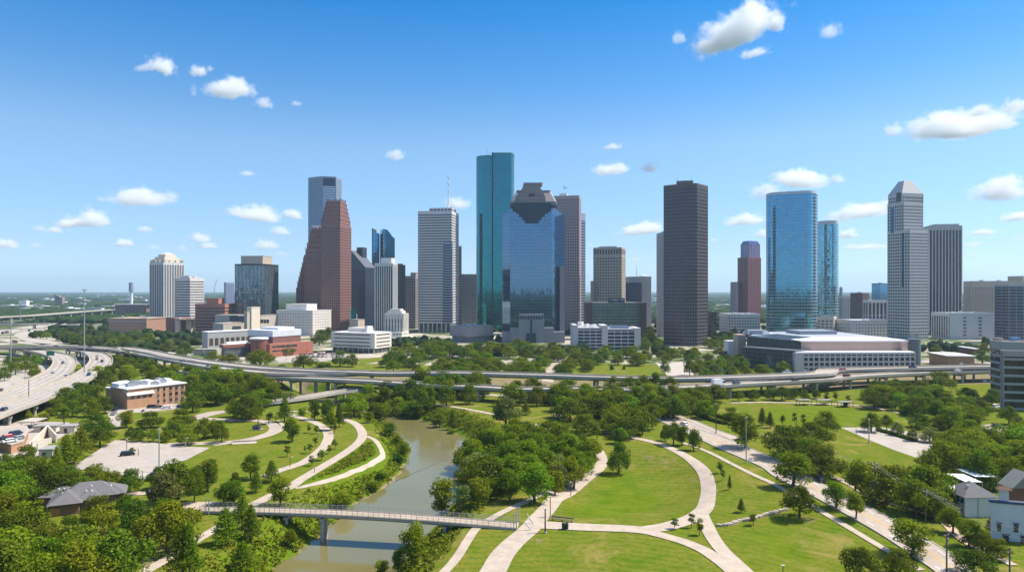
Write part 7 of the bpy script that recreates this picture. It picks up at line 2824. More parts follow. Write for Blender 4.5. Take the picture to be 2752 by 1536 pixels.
r = random.Random(33)
fars = []
for i in range(95):
    u = r.choice((r.uniform(5, 400), r.uniform(5, 400), r.uniform(520, 800), r.uniform(1685, 1780), r.uniform(1895, 2060), r.uniform(2240, 2400), r.uniform(2490, 2750)))
    fars.append((u, r.uniform(788, 842)))
fars += [(520, 800), (538, 803), (505, 806), (745, 790), (770, 792), (30, 826), (10, 832), (120, 812), (260, 801), (300, 797), (210, 806), (180, 818), (230, 815), (1925, 828), (1945, 838), (1760, 838), (2020, 800), (2050, 836), (1720, 850)]
fars.sort()
MATS = [WHITE, WROOF, S_CREAM, S_TAN, S_GREY, WHITE, pm('dusty_brick', (0.30, 0.17, 0.14), 0.85)]
CN = ['white', 'white', 'cream', 'tan', 'grey', 'white', 'brick']
RM = [WROOF, GROOF, WROOF]
for i, (u, v) in enumerate(fars):
    yy = dep(v)
    if not free(np.array([X(u, yy)]), np.array([yy]), 4)[0]:
        continue
    w, dp, h = r.uniform(18, 55) * (1 + yy / 5000), r.uniform(14, 40), r.uniform(5, 11) * (1 + yy / 6000)
    k = r.randrange(7)
    side = 'left of the skyline' if u < 820 else 'right of the skyline' if u > 2200 else 'between the central towers'
    t_ = thing('distant_building', 'low pale flat roofed building far off ' + side, 'building', (X(u, yy), yy, 0), 0, 'far off buildings ' + side)
    WL[t_.name] = Vector((0, 0, 0))
    q = [(-w / 2, -dp / 2), (w / 2, -dp / 2), (w / 2, dp / 2), (-w / 2, dp / 2)]
    m = MB()
    m.prism(q, 0, h)
    m.build('wall', MATS[k], t_)
    m = MB()
    m.prism(offset(q, .5), h, h + .6, bottom=True)
    m.box((w * r.uniform(-.3, .3), 0, h + .6), (w * .25, dp * .4, 2.2))
    m.build('roof', RM[k % 3], t_)
    m = MB()
    for j in range(int(w / 6)):
        m.box((-w / 2 + 4 + j * 6, -dp / 2, h * .45), (3.4, .3, h * .22))
    m.build('window_strip', DGLASS, t_)
    t_.rotation_euler.z = r.uniform(-.3, .3)

# ------------------------------------------------------------------ vehicles
TYRE = pm('tyre_rubber', (0.02, 0.02, 0.02), 0.8, var=0.1)
CGL = glass('car_glass', (0.02, 0.025, 0.03), 0.0, 0.05, wob=0.0, var=0.0, spec=0.7)
LAMPM = pm('lamp_lens', (0.6, 0.58, 0.5), 0.2, var=0.02)
REDL = pm('tail_lens', (0.4, 0.02, 0.02), 0.3, var=0.02)


def paint_mat(n, c, metal=0.25):
    return pm('car_paint_' + n, c, 0.28, metal, var=0.03, streak=False)


PAINT = {'white': paint_mat('white', (0.75, 0.75, 0.75), 0), 'black': paint_mat('black', (0.02, 0.02, 0.022)), 'silver': paint_mat('silver', (0.45, 0.46, 0.48), 0.5), 'red': paint_mat('red', (0.42, 0.03, 0.03)),
         'blue': paint_mat('blue', (0.03, 0.09, 0.30)), 'navy': paint_mat('navy', (0.02, 0.035, 0.08)), 'maroon': paint_mat('maroon', (0.16, 0.02, 0.035)), 'grey': paint_mat('grey', (0.14, 0.145, 0.15), 0.4), 'brown': paint_mat('brown', (0.25, 0.10, 0.07))}


def profile(m, pts, w, inset=0.0, ww=None):
    """side outline (x, z) extruded across y, top narrowed by inset"""
    k = len(pts)
    n = len(m.v)
    zs = [p[1] for p in pts]
    z0, z1 = min(zs), max(zs)
    for s in (-1, 1):
        for x, z in pts:
            m.v.append((x, s * (w / 2 - inset * (z - z0) / (z1 - z0 + 1e-9)), z))
    m.face(tuple(n + i for i in range(k)))
    m.face(tuple(n + k + i for i in range(k - 1, -1, -1)))
    for i in range(k):
        j = (i + 1) % k
        m.face((n + i, n + k + i, n + k + j, n + j))


CARP = {}


def vehicle(kind, col):
    key = (kind, col)
    if key in CARP:
        return CARP[key]
    root = thing({'sedan': 'parked_car', 'suv': 'sport_utility_car', 'pickup': 'pickup_truck', 'lorry': 'box_lorry'}[kind], 'x', 'car' if kind in ('sedan', 'suv') else 'truck')
    L, hb, hc, x0, x1 = {'sedan': (4.7, 0.95, 1.45, -1.5, 1.35), 'suv': (4.9, 1.1, 1.8, -2.2, 1.3), 'pickup': (5.8, 1.15, 1.9, -0.6, 1.6), 'lorry': (8.5, 1.2, 2.6, 2.3, 4.0)}[kind]
    W = 1.85 if kind != 'lorry' else 2.4
    m = MB()
    h = L / 2
    profile(m, [(-h, 0.35), (h - .1, 0.35), (h, 0.55), (h - .15, hb * .85), (x1 + .3, hb), (x0 - .2, hb), (-h + .1, hb * .97), (-h, 0.7)], W, 0.08)
    m.build('body', PAINT[col], root)
    m = MB()
    profile(m, [(x0 - .25, hb - .01), (x1 + .55, hb - .01), (x1 - .05, hc - .06), (x0 + .25, hc - .06)], W - .12, .2)
    m.build('windows', CGL, root)
    m = MB()
    profile(m, [(x0 + .15, hc - .07), (x1 + .02, hc - .07), (x1 - .15, hc), (x0 + .3, hc)], W - .5, .05)
    m.build('roof', PAINT[col], root)
    if kind == 'lorry':
        m = MB()
        m.box((-1.2, 0, 1.0), (6.0, 2.5, 2.6))
        m.build('cargo_box', PAINT[col] if col != 'black' else PAINT['grey'], root)
    if kind == 'pickup':
        m = MB()
        m.box((-1.85, 0, hb + .002), (1.9, W - .4, .02))
        m.build('load_bed', TYRE, root)
    for sx in (-h * .62, h * .62):
        for sy in (-1, 1):
            m = MB()
            m.tube((sx, sy * (W / 2 - .22), .34), (sx, sy * (W / 2 + .02), .34), .34, .34, 12)
            wv_ = m.build('wheel', TYRE, root)
            m = MB()
            m.tube((sx, sy * (W / 2 + .0), .34), (sx, sy * (W / 2 + .035), .34), .2, .2, 8)
            m.build('rim', STEEL, wv_)
    for sy in (-1, 1):
        m = MB()
        m.box((h - .06, sy * W * .35, .62), (.12, .35, .16))
        m.build('headlight', LAMPM, root)
        m = MB()
        m.box((-h + .03, sy * W * .36, .72), (.1, .32, .16))
        m.build('tail_light', REDL, root)
    CARP[key] = [root, False]
    return CARP[key]


def park(kind, col, loc, rz, label, group):
    p = vehicle(kind, col)
    if not p[1]:
        p[1] = True
        r_ = p[0]
        r_.location = loc
        r_.rotation_euler = (0, 0, rz)
        r_['label'], r_['group'] = label, group
        return r_
    return dup(p[0], loc, rz, None, label, group)


W_ = {'sedan': 'car', 'suv': 'tall car', 'pickup': 'pickup truck', 'lorry': 'lorry'}
road_dir = lambda a, b, z: math.atan2((P(*b, z) - P(*a, z)).y, (P(*b, z) - P(*a, z)).x)
for c, z, items, grp in (
    (d1, 6.5, [(612, 706, 'suv', 'black', (430, 790), (560, 720), 'on the left freeway curve'), (628, 706, 'sedan', 'white', (430, 790), (560, 720), 'beside the black one on the freeway curve'), (512, 796, 'sedan', 'white', (330, 870), (560, 760), 'below the curve of the left freeway'),
               (937, 640, 'sedan', 'silver', (900, 720), (960, 640), 'far up the second freeway curve'), (935, 668, 'sedan', 'brown', (900, 720), (960, 640), 'in the middle of the second freeway curve'), (985, 690, 'suv', 'black', (900, 720), (980, 640), 'on the right lane of the second freeway curve'),
               (858, 818, 'pickup', 'blue', (700, 900), (900, 790), 'behind the tall lamp mast on the freeway'), (38, 1156, 'sedan', 'navy', (0, 1165), (120, 1120), 'at the left edge of the freeway'), (640, 832, 'suv', 'white', (560, 870), (680, 800), 'hugging the freeway barrier')], 'cars on the left freeway'),
    (d1, 0.15, [(10, 968, 'sedan', 'grey', (0, 970), (130, 880), 'on the slip road'), (283, 395, 'lorry', 'black', (230, 425), (330, 385), 'on the far freeway'), (202, 380, 'sedan', 'brown', (100, 400), (300, 360), 'on the far freeway left of the lorry'), (433, 364, 'sedan', 'red', (330, 385), (520, 345), 'on the far freeway bend'),
                (500, 325, 'suv', 'grey', (450, 345), (600, 300), 'far away on the freeway'), (560, 332, 'sedan', 'silver', (450, 365), (620, 320), 'near the distant overpass'), (640, 292, 'sedan', 'white', (600, 310), (700, 280), 'under the distant overpass'), (660, 300, 'sedan', 'black', (600, 320), (700, 280), 'just past the distant overpass'),
                (145, 508, 'lorry', 'brown', (0, 490), (180, 505), 'on the frontage road'), (70, 412, 'lorry', 'grey', (0, 405), (250, 365), 'at the left end of the far freeway'), (30, 420, 'lorry', 'black', (0, 410), (250, 370), 'leftmost on the far freeway')], 'vehicles on the far freeway'),
    (d1, 9.0, [(545, 546, 'suv', 'grey', (300, 545), (700, 545), 'on the long viaduct at the left'), (870, 549, 'sedan', 'black', (700, 545), (900, 551), 'on the long viaduct right of the lamp mast')], 'cars on the long viaduct'),
    (e1, 8.4, [(585, 590, 'sedan', 'navy', (300, 535), (700, 610), 'on the second viaduct carriageway'), (862, 638, 'suv', 'grey', (700, 610), (1000, 660), 'midway down the second viaduct carriageway'), (1185, 682, 'sedan', 'red', (1000, 660), (1300, 690), 'near the merge of the viaducts'), (205, 512, 'sedan', 'silver', (0, 482), (300, 535), 'on the second carriageway by the brick theatre')], 'cars on the long viaduct'),
    (c5, 9.0, [(480, 214, 'sedan', 'red', (200, 228), (600, 207), 'on the viaduct before the arts centre'), (905, 200, 'suv', 'navy', (600, 207), (1000, 197), 'on the viaduct right of the arts centre'), (140, 229, 'pickup', 'white', (-100, 238), (200, 226), 'on the viaduct by the grey pier of the arts centre'), (250, 224, 'sedan', 'silver', (0, 233), (300, 222), 'behind the white pickup on the viaduct')], 'cars on the right viaduct'),
    (c5, 7.0, [(505, 252, 'suv', 'maroon', (300, 262), (700, 241), 'on the near ramp below the arts centre'), (175, 264, 'sedan', 'blue', (0, 272), (300, 262), 'on the near ramp left of the maroon car'), (1180, 220, 'sedan', 'white', (1000, 227), (1400, 215), 'on the near ramp towards the dark office')], 'cars on the right ramp'),
    (c4, 7.0, [(1083, 297, 'suv', 'grey', (900, 312), (1200, 290), 'on the near ramp above the far lawn trees'), (975, 304, 'lorry', 'white', (900, 312), (1200, 290), 'on the near ramp left of the grey car'), (1440, 278, 'sedan', 'black', (1300, 285), (1583, 270), 'on the near ramp by the arts centre wing')], 'cars on the right ramp'),
    (c1, 0.1, [(692, 482, 'sedan', 'silver', (640, 500), (700, 470), 'beside the brick hotel drive'), (676, 440, 'suv', 'black', (640, 450), (700, 430), 'at the shaded side of the brick hotel'), (700, 458, 'suv', 'navy', (640, 470), (700, 445), 'in the shade by the brick hotel'), (775, 732, 'suv', 'black', (700, 735), (800, 725), 'parked on the grass island of the lot'), (925, 872, 'pickup', 'navy', (880, 900), (960, 840), 'parked at the lower edge of the lot'),
               (925, 442, 'suv', 'black', (880, 442), (960, 440), 'leftmost before the brick hotel front'), (962, 442, 'sedan', 'grey', (880, 444), (990, 440), 'before the brick hotel front'), (1012, 446, 'sedan', 'white', (980, 446), (1040, 443), 'third before the brick hotel front'), (1104, 441, 'suv', 'navy', (1080, 443), (1130, 440), 'right end of the hotel front'), (235, 556, 'sedan', 'red', (200, 560), (270, 552), 'beside the carport')], 'cars parked by the brick hotel'),
    (c1, 3.7, [(45, 624, 'sedan', 'red', (0, 630), (80, 618), 'on the brick parking deck'), (95, 606, 'suv', 'navy', (60, 612), (120, 600), 'behind the red one on the brick deck'), (15, 640, 'sedan', 'black', (0, 642), (80, 634), 'leftmost on the brick deck'), (60, 650, 'sedan', 'white', (20, 655), (90, 645), 'nearest on the brick deck'), (110, 632, 'sedan', 'silver', (80, 638), (130, 628), 'at the right end of the brick deck')], 'cars on the brick parking deck'),
    (c5, 0.1, [(870, 372, 'sedan', 'silver', (820, 360), (920, 385), 'among the trees below the right freeway'), (1092, 428, 'sedan', 'white', (1050, 420), (1130, 436), 'under the trees near the dark office'), (1410, 440, 'suv', 'white', (1380, 445), (1440, 436), 'at the foot of the dark office'), (345, 908, 'suv', 'black', (300, 890), (400, 960), 'driving on the parkway'), (1420, 560, 'sedan', 'grey', (1380, 560), (1470, 575), 'on the side street by the dark office'), (1340, 285, 'sedan', 'silver', (1300, 290), (1380, 282), 'under the right freeway')], 'cars at the right of the park'),
    (c4, 0.1, [(600, 518, 'suv', 'silver', (560, 500), (640, 530), 'parked under oaks by the parkway'), (766, 547, 'sedan', 'white', (740, 540), (800, 560), 'at the top of the parkway'), (625, 505, 'sedan', 'grey', (560, 490), (640, 515), 'in the shade behind the silver car'), (960, 140, 'sedan', 'white', (930, 140), (990, 138), 'parked in the plaza left of the arts centre')], 'cars by the start of the parkway'),
    (c3, 0.1, [(690, 362, 'sedan', 'white', (640, 360), (740, 365), 'on the park road under the freeway'), (955, 372, 'suv', 'navy', (900, 370), (1000, 380), 'under the trees on the park road'), (985, 374, 'sedan', 'silver', (900, 372), (1000, 382), 'right of the dark car on the park road'), (1325, 560, 'sedan', 'silver', (1280, 570), (1370, 555), 'between trees right of the centre street')], 'cars on the park road'),
):
    for u, v, kind, col, a, b, where in items:
        p = P(*c(u, v), z)
        park(kind, col, (p.x, p.y, max(z, gz(p.x, p.y) + 0.06) if z < 1 else z + 0.01), road_dir(c(*a), c(*b), z), f'{col} {W_[kind]} {where}', grp)
r = random.Random(8)
for row, (u0, u1, v) in enumerate(((1740, 2160, 520), (1800, 2200, 502), (1900, 2380, 545))):
    for i in range(10):
        u = u0 + (u1 - u0) * i / 9
        p = P(*e1(u, v + r.uniform(-2, 2)), 0.1)
        col = r.choice(('white', 'silver', 'black', 'grey', 'white', 'navy', 'red'))
        park(r.choice(('sedan', 'suv')), col, (p.x, p.y, 0.15), 1.2 + r.uniform(-.1, .1), f'{col} car, {ORD[i]}{" in" if i == 0 else " from left in"} the {("middle", "back", "front")[row]} row at the white office', 'cars in the white office car park')

# ------------------------------------------------------------------ poles, lamps, masts


def pole(c, u, vt, vb, name, label, cat='lamp post', arm=None, r=0.14, mat=None, grp='lamp posts in the park', heads=1, double=False, gbase=None):
    g = hit(*c(u, vb)) if gbase is None else gbase
    S = c(u, vt)
    h = Zt(S[1], g.y) - g.z
    root = thing(name, label, cat, (g.x, g.y, g.z), 0, grp)
    WL[root.name] = Vector((0, 0, 0))
    m = MB()
    m.tube((0, 0, -0.5), (0, 0, h), r, r * 0.65, 8)
    m.build('post', mat or DSTEEL, root)
    m = MB()
    m.tube((0, 0, -0.4), (0, 0, 0.35), r * 2.1, r * 1.9, 8)
    m.build('footing', CONC, root)
    if arm:
        m = MB()
        m.tube((0, 0, h - 0.1), (arm, 0, h), r * 0.55, r * 0.45, 6)
        m.build('arm', mat or DSTEEL, root)
    if heads:
        m = MB()
        if heads == 1:
            m.box((arm or 0.0, 0, h - 0.12), (0.7, 0.4, 0.22))
        else:
            for i in range(heads):
                a = 2 * math.pi * i / heads
                m.box((1.1 * math.cos(a), 1.1 * math.sin(a), h - 0.5), (0.9, 0.6, 0.6), a)
            m.tube((0, 0, h - 0.6), (0, 0, h - .45), 1.0, 1.0, 12)
        m.build('lamp_head', LAMPM if heads == 1 else STEEL, root)
    return root


pole(d1, 815, -8, 890, 'high_mast', 'very tall steel lamp mast at the freeway curve', 'lamp mast', r=0.42, mat=STEEL, heads=6, grp='freeway lamp masts')
pole(d1, 105, 265, 808, 'high_mast', 'tall grey lamp mast near the left edge by the slip road', 'lamp mast', r=0.42, mat=STEEL, heads=0, grp='freeway lamp masts')
for c, u, vt, vb, lab, arm in (
    (c3, 1083, 980, 1106, 'dark hooked lamp post by the path junction', 1.6), (c3, 1052, 1055, 1202, 'dark straight post at the corner of the path junction', None), (c3, 1208, 893, 976, 'dark lamp post beside the broad path above the junction', None),
    (c2, 803, 590, 628, 'small lamp post on the innermost curved path', None), (c2, 632, 740, 800, 'lamp post at the lower innermost curved path', 0.6), (c2, 781, 805, 835, 'short lamp post on the middle curved path', None), (c2, 905, 550, 590, 'short lamp post by the sapling on the left lawn', None),
    (c1, 967, 570, 832, 'tall grey pole in front of the parking lot', None), (c1, 541, 552, 615, 'white topped lamp post beside the oaks left of the lot', None), (c1, 458, 650, 770, 'thin lamp post by the cypress group', 0.9), (c1, 770, 632, 700, 'lamp post on the grass island of the lot', None), (c1, 841, 688, 735, 'dark post right of the grass island', None), (c1, 1130, 622, 682, 'white headed lamp post along the loop road', 0.5),
    (c1, 865, 822, 884, 'thin post at the lower corner of the lot', None), (c1, 175, 268, 452, 'dark light pole on the edge of the freeway', None), (c1, 152, 205, 300, 'light pole with a long arm by the slip road', 5.0), (c1, 522, 455, 505, 'lamp post in the trees near the hotel', None),
    (c4, 1143, 500, 778, 'tallest pale pole beside the parkway', None), (c4, 960, 418, 600, 'slim pole between the parkway lanes', None), (c4, 875, 440, 495, 'short pole with crossbar by the hedges', 0.8),
    (c5, 200, 640, 725, 'pale pole in the oak grove by the parkway', None), (c5, 641, 512, 655, 'tall pale pole in the lot by the far lawn', None), (c5, 563, 570, 612, 'short post at the left end of the lot', None), (c5, 201, 508, 592, 'lamp post on the small lot', 0.6), (c5, 905, 390, 472, 'pole in front of the far trees', None), (c5, 241, 545, 592, 'thin post right of the small lot lamp', None),
    (c5, 118, 1398, 1470, 'small lamp at the bottom of the right lawn', None), (c3, 755, 150, 215, 'lamp post on the long viaduct', None), (c3, 638, 80, 115, 'lamp post before the angular hall', None), (c2, 608, 62, 155, 'lamp post near the brick theatre', None), (e1, 1676, 660, 735, 'light pole in front of the merge', None),
):
    tall = vb - vt > 140
    pole(c, u, vt, vb, 'lamp_post', lab, arm=arm, r=0.22 if tall else 0.13, mat=STEEL if ('pale' in lab or 'grey' in lab or 'white' in lab) else DSTEEL)
# utility poles and wires
WOODP = pm('weathered_wood', (0.16, 0.13, 0.11), 0.9)
UP = []
for u, vt, vb, lab in ((675, 765, 1032, 'farthest wooden utility pole along the parkway'), (985, 928, 1132, 'second wooden utility pole left of the townhouse'), (1113, 1190, 1460, 'grey utility pole standing in the near verge'), (1496, 1290, 1480, 'dark utility pole by the bottom right corner')):
    g = hit(*c5(u, vb))
    h = Zt(c5(u, vt)[1], g.y) - g.z
    root = thing('utility_pole', lab, 'utility pole', tuple(g), 0.6, 'utility poles along the parkway')
    WL[root.name] = Vector((0, 0, 0))
    m = MB()
    m.tube((0, 0, -.5), (0, 0, h), .2, .14, 8)
    m.build('post', WOODP, root)
    m = MB()
    m.bar((-1.2, 0, h - .9), (1.2, 0, h - .9), .14, .16)
    m.build('crossarm', WOODP, root)
    for s in (-1.1, 0.0, 1.1):
        m = MB()
        m.tube((s, 0, h - .74), (s, 0, h - .5), .07, .05, 6)
        m.build('insulator', LAMPM, root)
    m = MB()
    m.tube((.3, 0, h - 2.4), (.3, 0, h - 1.5), .24, .24, 10)
    m.build('transformer', STEEL, root)
    UP.append(g + Vector((0, 0, h - .5)))
seg = [(UP[0], UP[1]), (UP[1], P(*c5(1800, 1250), 9.0)), (UP[1], P(*c5(1700, 1290), 8.0)), (P(*c5(420, 700), 10.0), UP[0])]
for i, (a, b) in enumerate(seg):
    for off in (-.8, .6):
        m = MB()
        pr = None
        for k in range(17):
            t = k / 16
            p = a + (b - a) * t + Vector((off * .8, off * .5, -2.0 * 4 * t * (1 - t) * .55))
            if pr is not None:
                m.tube(pr, p, .035, None, 4)
            pr = p
        o = m.build('power_line', pm('wire_grey', (0.25, 0.25, 0.26), 0.5))
        tag(o, 'thin grey overhead wire strung between the utility poles by the parkway', 'power line', 'overhead wires')

# ------------------------------------------------------------------ small things in the park


def at_hit(c, u, v):
    return hit(*c(u, v))


g = at_hit(c2, 432, 574)
t_ = thing('sculpture', 'dark stone and metal sculpture on the lawn of the loop road', 'sculpture', tuple(g))
WL[t_.name] = Vector((0, 0, 0))
m = MB()
m.box((0, 0, -.2), (4.6, 3.2, .5), .2)
m.build('plinth', CONC_D, t_)
bmm = bmesh.new()
bmesh.ops.create_icosphere(bmm, subdivisions=3, radius=1.0)
for vtx in bmm.verts:
    q = vtx.co.copy()
    k = 1 + 0.35 * mnoise.noise(q * 1.6) + .12 * mnoise.noise(q * 5)
    vtx.co = Vector((q.x * 1.9 * k, q.y * 1.1 * k, q.z * 1.1 * k + 1.1))
me_ = bpy.data.meshes.new('boulder')
bmm.to_mesh(me_)
me_.materials.append(DSTEEL)
o = link(bpy.data.objects.new('boulder', me_))
o.parent = t_
m = MB()
m.tube((.3, 0, 1), (.5, 0, 4.6), .35, .12, 8)
m.build('spire', DSTEEL, t_)
g = at_hit(c2, 355, 655)
t_ = thing('stone_pad', 'tan rectangular stone pad with a low kerb on the left lawn', 'stone pad', tuple(g), .25)
WL[t_.name] = Vector((0, 0, 0))
m = MB()
m.box((0, 0, -.2), (9, 4, .35))
m.build('slab', PATHM, t_)
for sx, sy, wx2, wy2 in ((0, 2.1, 9.4, .4), (-4.6, 0, .4, 4.1)):
    m = MB()
    m.box((sx, sy, -.2), (wx2, wy2, .75))
    m.build('kerb', CONC_D, t_)
for u, lab in ((1163, 'black litter bin, left one of the pair beside the path'), (1183, 'black litter bin, right one of the pair beside the path')):
    g = at_hit(c3, u, 1180)
    t_ = thing('litter_bin', lab, 'litter bin', tuple(g), 0, 'pair of litter bins')
    WL[t_.name] = Vector((0, 0, 0))
    m = MB()
    m.tube((0, 0, 0), (0, 0, 1.5), .42, .46, 14)
    m.build('barrel', DSTEEL, t_)
    m = MB()
    m.tube((0, 0, 1.5), (0, 0, 1.68), .5, .36, 14)
    m.build('lid', TYRE, t_)
g = at_hit(c3, 1155, 1130)
t_ = thing('park_bench', 'long dark bench on the grass corner of the path junction', 'bench', tuple(g), -.35)
WL[t_.name] = Vector((0, 0, 0))
m = MB()
m.box((0, 0, .42), (6, .55, .1))
m.build('seat', WOODP, t_)
for s in (-2.6, 0, 2.6):
    m = MB()
    m.box((s, 0, -.1), (.2, .5, .52))
    m.build('leg', DSTEEL, t_)
m = MB()
m.bar((-3, .3, .75), (3, .3, .75), .08, .35)
m.build('backrest', WOODP, t_)
g = at_hit(c3, 1185, 900)
t_ = thing('stone_steps', 'pale stone steps with a mesh side railing on the lower path', 'steps', tuple(g), .62)
WL[t_.name] = Vector((0, 0, 0))
m = MB()
for k in range(9):
    m.box((k * .85 - 3.5, 0, -.5), (.85, 3.4, .55 + k * .13))
m.build('step_flight', PATHM, t_)
for s in (1.9,):
    m = MB()
    m.bar((-4.4, s, .1), (-.5, s, .4), .1, 1.4)
    m.build('railing', STEEL, t_)
g = at_hit(c2, 1290, 795)
t_ = thing('river_landing', 'small pale stone landing stepping down to the river', 'landing', tuple(g), -.35)
WL[t_.name] = Vector((0, 0, 0))
m = MB()
for k in range(6):
    m.box((k * 1.5 - 4.5, -k * .25, -2.2), (1.5, 4.0, 2.6 - k * .34))
m.build('step_flight', PATHM, t_)
t_ = thing('stone_terrace', 'row of pale stone blocks stepping across the right slope', 'stone terrace', tuple(at_hit(c4, 1180, 1120)))
WL[t_.name] = Vector(t_.location)
pts_ = [(965, 1160), (1010, 1158), (1060, 1148), (1110, 1130), (1160, 1125), (1215, 1108), (1250, 1098), (1290, 1088), (1330, 1076), (1370, 1066), (1395, 1058)]
pp = cr([np.array(at_hit(c4, u, v)) for u, v in pts_], 4)
r = random.Random(3)
for i in range(0, len(pp) - 1):
    m = MB()
    a, b = Vector(pp[i]), Vector(pp[i + 1])
    dd = (b - a)
    m.bar(a + Vector((0, 0, -.4)), a + dd * .8 + Vector((0, 0, -.4)), r.uniform(.7, 1.3), .85 + r.uniform(0, .25))
    m.build('block', PATHM, t_)
HEDM = LEAF['dark']


def hedge(c, pts, w, h, label):
    pc = cr([np.array(at_hit(c, u, v)) for u, v in pts], 10)
    rg = np.random.default_rng(len(label))
    C, N = [], []
    pc = np.array(pc)
    Ls = np.concatenate([[0], np.cumsum(np.linalg.norm(np.diff(pc[:, :2], axis=0), axis=1))])
    n = int(Ls[-1] * w * 55)
    s = rg.uniform(0, Ls[-1], n)
    a = rg.uniform(-.5, .5, n) * w
    tx = np.interp(s, Ls[:-1], np.diff(pc[:, 0]))
    ty = np.interp(s, Ls[:-1], np.diff(pc[:, 1]))
    tl = np.hypot(tx, ty) + 1e-9
    z = rg.uniform(0, 1, n) * h
    C = np.stack([np.interp(s, Ls, pc[:, 0]) - ty / tl * a, np.interp(s, Ls, pc[:, 1]) + tx / tl * a, np.interp(s, Ls, pc[:, 2]) + z], 1)
    v, f = leaf_quads(C, np.tile(np.array((0, 0, 1.0)), (n, 1)), .32, rg, 1.2)
    o = link(bpy.data.objects.new('hedge', mesh_np('hedge', v, f, HEDM, [('leafvar', 'FACE', rg.uniform(0, .5, n))])))
    tag(o, label, 'hedge', 'clipped hedges')


hedge(c4, [(820, 470), (900, 508), (980, 535), (1075, 550)], 1.6, 1.6, 'dark clipped hedge nearer the parkway on the small lawn')
hedge(c4, [(880, 462), (950, 490), (1010, 510), (1080, 530)], 1.6, 1.6, 'dark clipped hedge behind the first on the small lawn')
hedge(c4, [(1332, 565), (1380, 585), (1435, 607)], 1.8, 1.6, 'dark clipped hedge left of the small lot')
hedge(c5, [(840, 470), (870, 490), (930, 495)], 2.0, 1.5, 'dark hedge at the right end of the far lawn')
hedge(c5, [(690, 580), (800, 610), (930, 650)], 1.8, 1.3, 'dark hedge dividing the right parking lot')
for u, v, lab in ((245, 424, 'leftmost'), (368, 424, 'middle'), (497, 436, 'rightmost')):
    g = at_hit(c5, u, v)
    t_ = thing('picnic_shelter', f'{lab} of three dark picnic shelters above the far lawn', 'shelter', tuple(g), .1, 'picnic shelters')
    WL[t_.name] = Vector((0, 0, 0))
    m = MB()
    m.box((0, 0, 2.6), (7.5, 4, .25))
    m.build('roof', CONC_D, t_)
    for sx in (-3.2, 3.2):
        for sy in (-1.6, 1.6):
            m = MB()
            m.tube((sx, sy, -.3), (sx, sy, 2.6), .12, None, 6)
            m.build('post', DSTEEL, t_)
    m = MB()
    m.box((0, 0, .7), (3, 1, .1))
    m.box((0, 0, -.1), (.3, .6, .8))
    m.build('table', WOODP, t_)
sheet('pool', px(c4, (865, 205), (960, 200), (1030, 208), (1030, 222), (930, 224), (862, 218)), pm('blue_pool_floor', (0.10, 0.30, 0.50), 0.1, streak=False), 'shallow blue plaza pool beyond the freeway', kind='structure')
# green highway sign
p = P(*d1(487, 640), 6.5)
t_ = thing('highway_sign', 'green highway sign on a gantry over the left freeway', 'road sign', (p.x, p.y, 6.5), .2)
WL[t_.name] = Vector((0, 0, 0))
m = MB()
m.box((0, 0, 1.0), (5.8, .2, 3.4))
m.build('panel', pm('sign_green', (0.01, 0.16, 0.09), 0.5, var=0.04), t_)
for s in (-2.2, 2.2):
    m = MB()
    m.tube((s, .25, -1.4), (s, .25, 4.2), .14, None, 6)
    m.build('post', STEEL, t_)
# wooden fence near the bottom left
a, b = at_hit(c1, 785, 1288), at_hit(c1, 935, 1212)
t_ = thing('board_fence', 'weathered grey board fence in the lower left woods', 'fence', tuple(a))
WL[t_.name] = Vector(t_.location)
n = 60
bd, rl = MB(), MB()
for i in range(n):
    p, q = a + (b - a) * (i / n), a + (b - a) * ((i + .9) / n)
    bd.bar(p, q, .05, 1.9 + .06 * math.sin(i * 2.1))
bd.build('boards_panel', pm('grey_boards', (0.30, 0.29, 0.28), 0.9), t_)
for z in (.4, 1.5):
    rl.bar(a + Vector((0, .06, z)), b + Vector((0, .06, z)), .05, .1)
rl.build('rail', WOODP, t_)
# bird in flight
bp_ = P(1517, 505.0, 0)
dist = 150.0
pos = Vector((X(1517, dist), dist, Zt(506, dist)))
bmm = bmesh.new()
vs = []
for i, (yy, w, h) in enumerate(((-.42, .01, .01), (-.3, .05, .05), (0, .12, .11), (.22, .09, .09), (.34, .06, .06), (.46, .01, .01))):
    vs.append([bmm.verts.new((w * math.cos(a), yy, h * math.sin(a))) for a in [2 * math.pi * k / 8 for k in range(8)]])
for i in range(5):
    for k in range(8):
        bmm.faces.new((vs[i][k], vs[i][(k + 1) % 8], vs[i + 1][(k + 1) % 8], vs[i + 1][k]))
for s in (-1, 1):
    w = [bmm.verts.new(q) for q in ((s * .08, .18, .05), (s * .5, .22, .42), (s * .95, -.02, .62), (s * .5, -.12, .38), (s * .08, -.14, .04))]
    bmm.faces.new(w)
me_ = bpy.data.meshes.new('bird')
bmm.to_mesh(me_)
me_.materials.append(pm('black_feathers', (0.015, 0.015, 0.018), 0.7))
o = link(bpy.data.objects.new('bird', me_))
o.location = pos
o.rotation_euler = (.5, .35, .7)
o.scale = (.75,) * 3
tag(o, 'small black bird flying beside the crowned glass tower', 'bird')
# slender crane on the horizon
t_ = thing('crane', 'slim construction crane boom far left of the glass office', 'crane', (X(576, 2100), 2100, 0))
WL[t_.name] = Vector(t_.location)
m = MB()
m.tube((X(576, 2100), 2100, 0), (X(576, 2100), 2100, Zt(776, 2100)), 1.2, None, 6)
m.build('cab_tower', STEEL, t_)
m = MB()
m.tube((X(576, 2100), 2100, Zt(776, 2100)), (X(583, 2100), 2100, Zt(750, 2100)), 0.8, .5, 6)
m.build('boom', STEEL, t_)

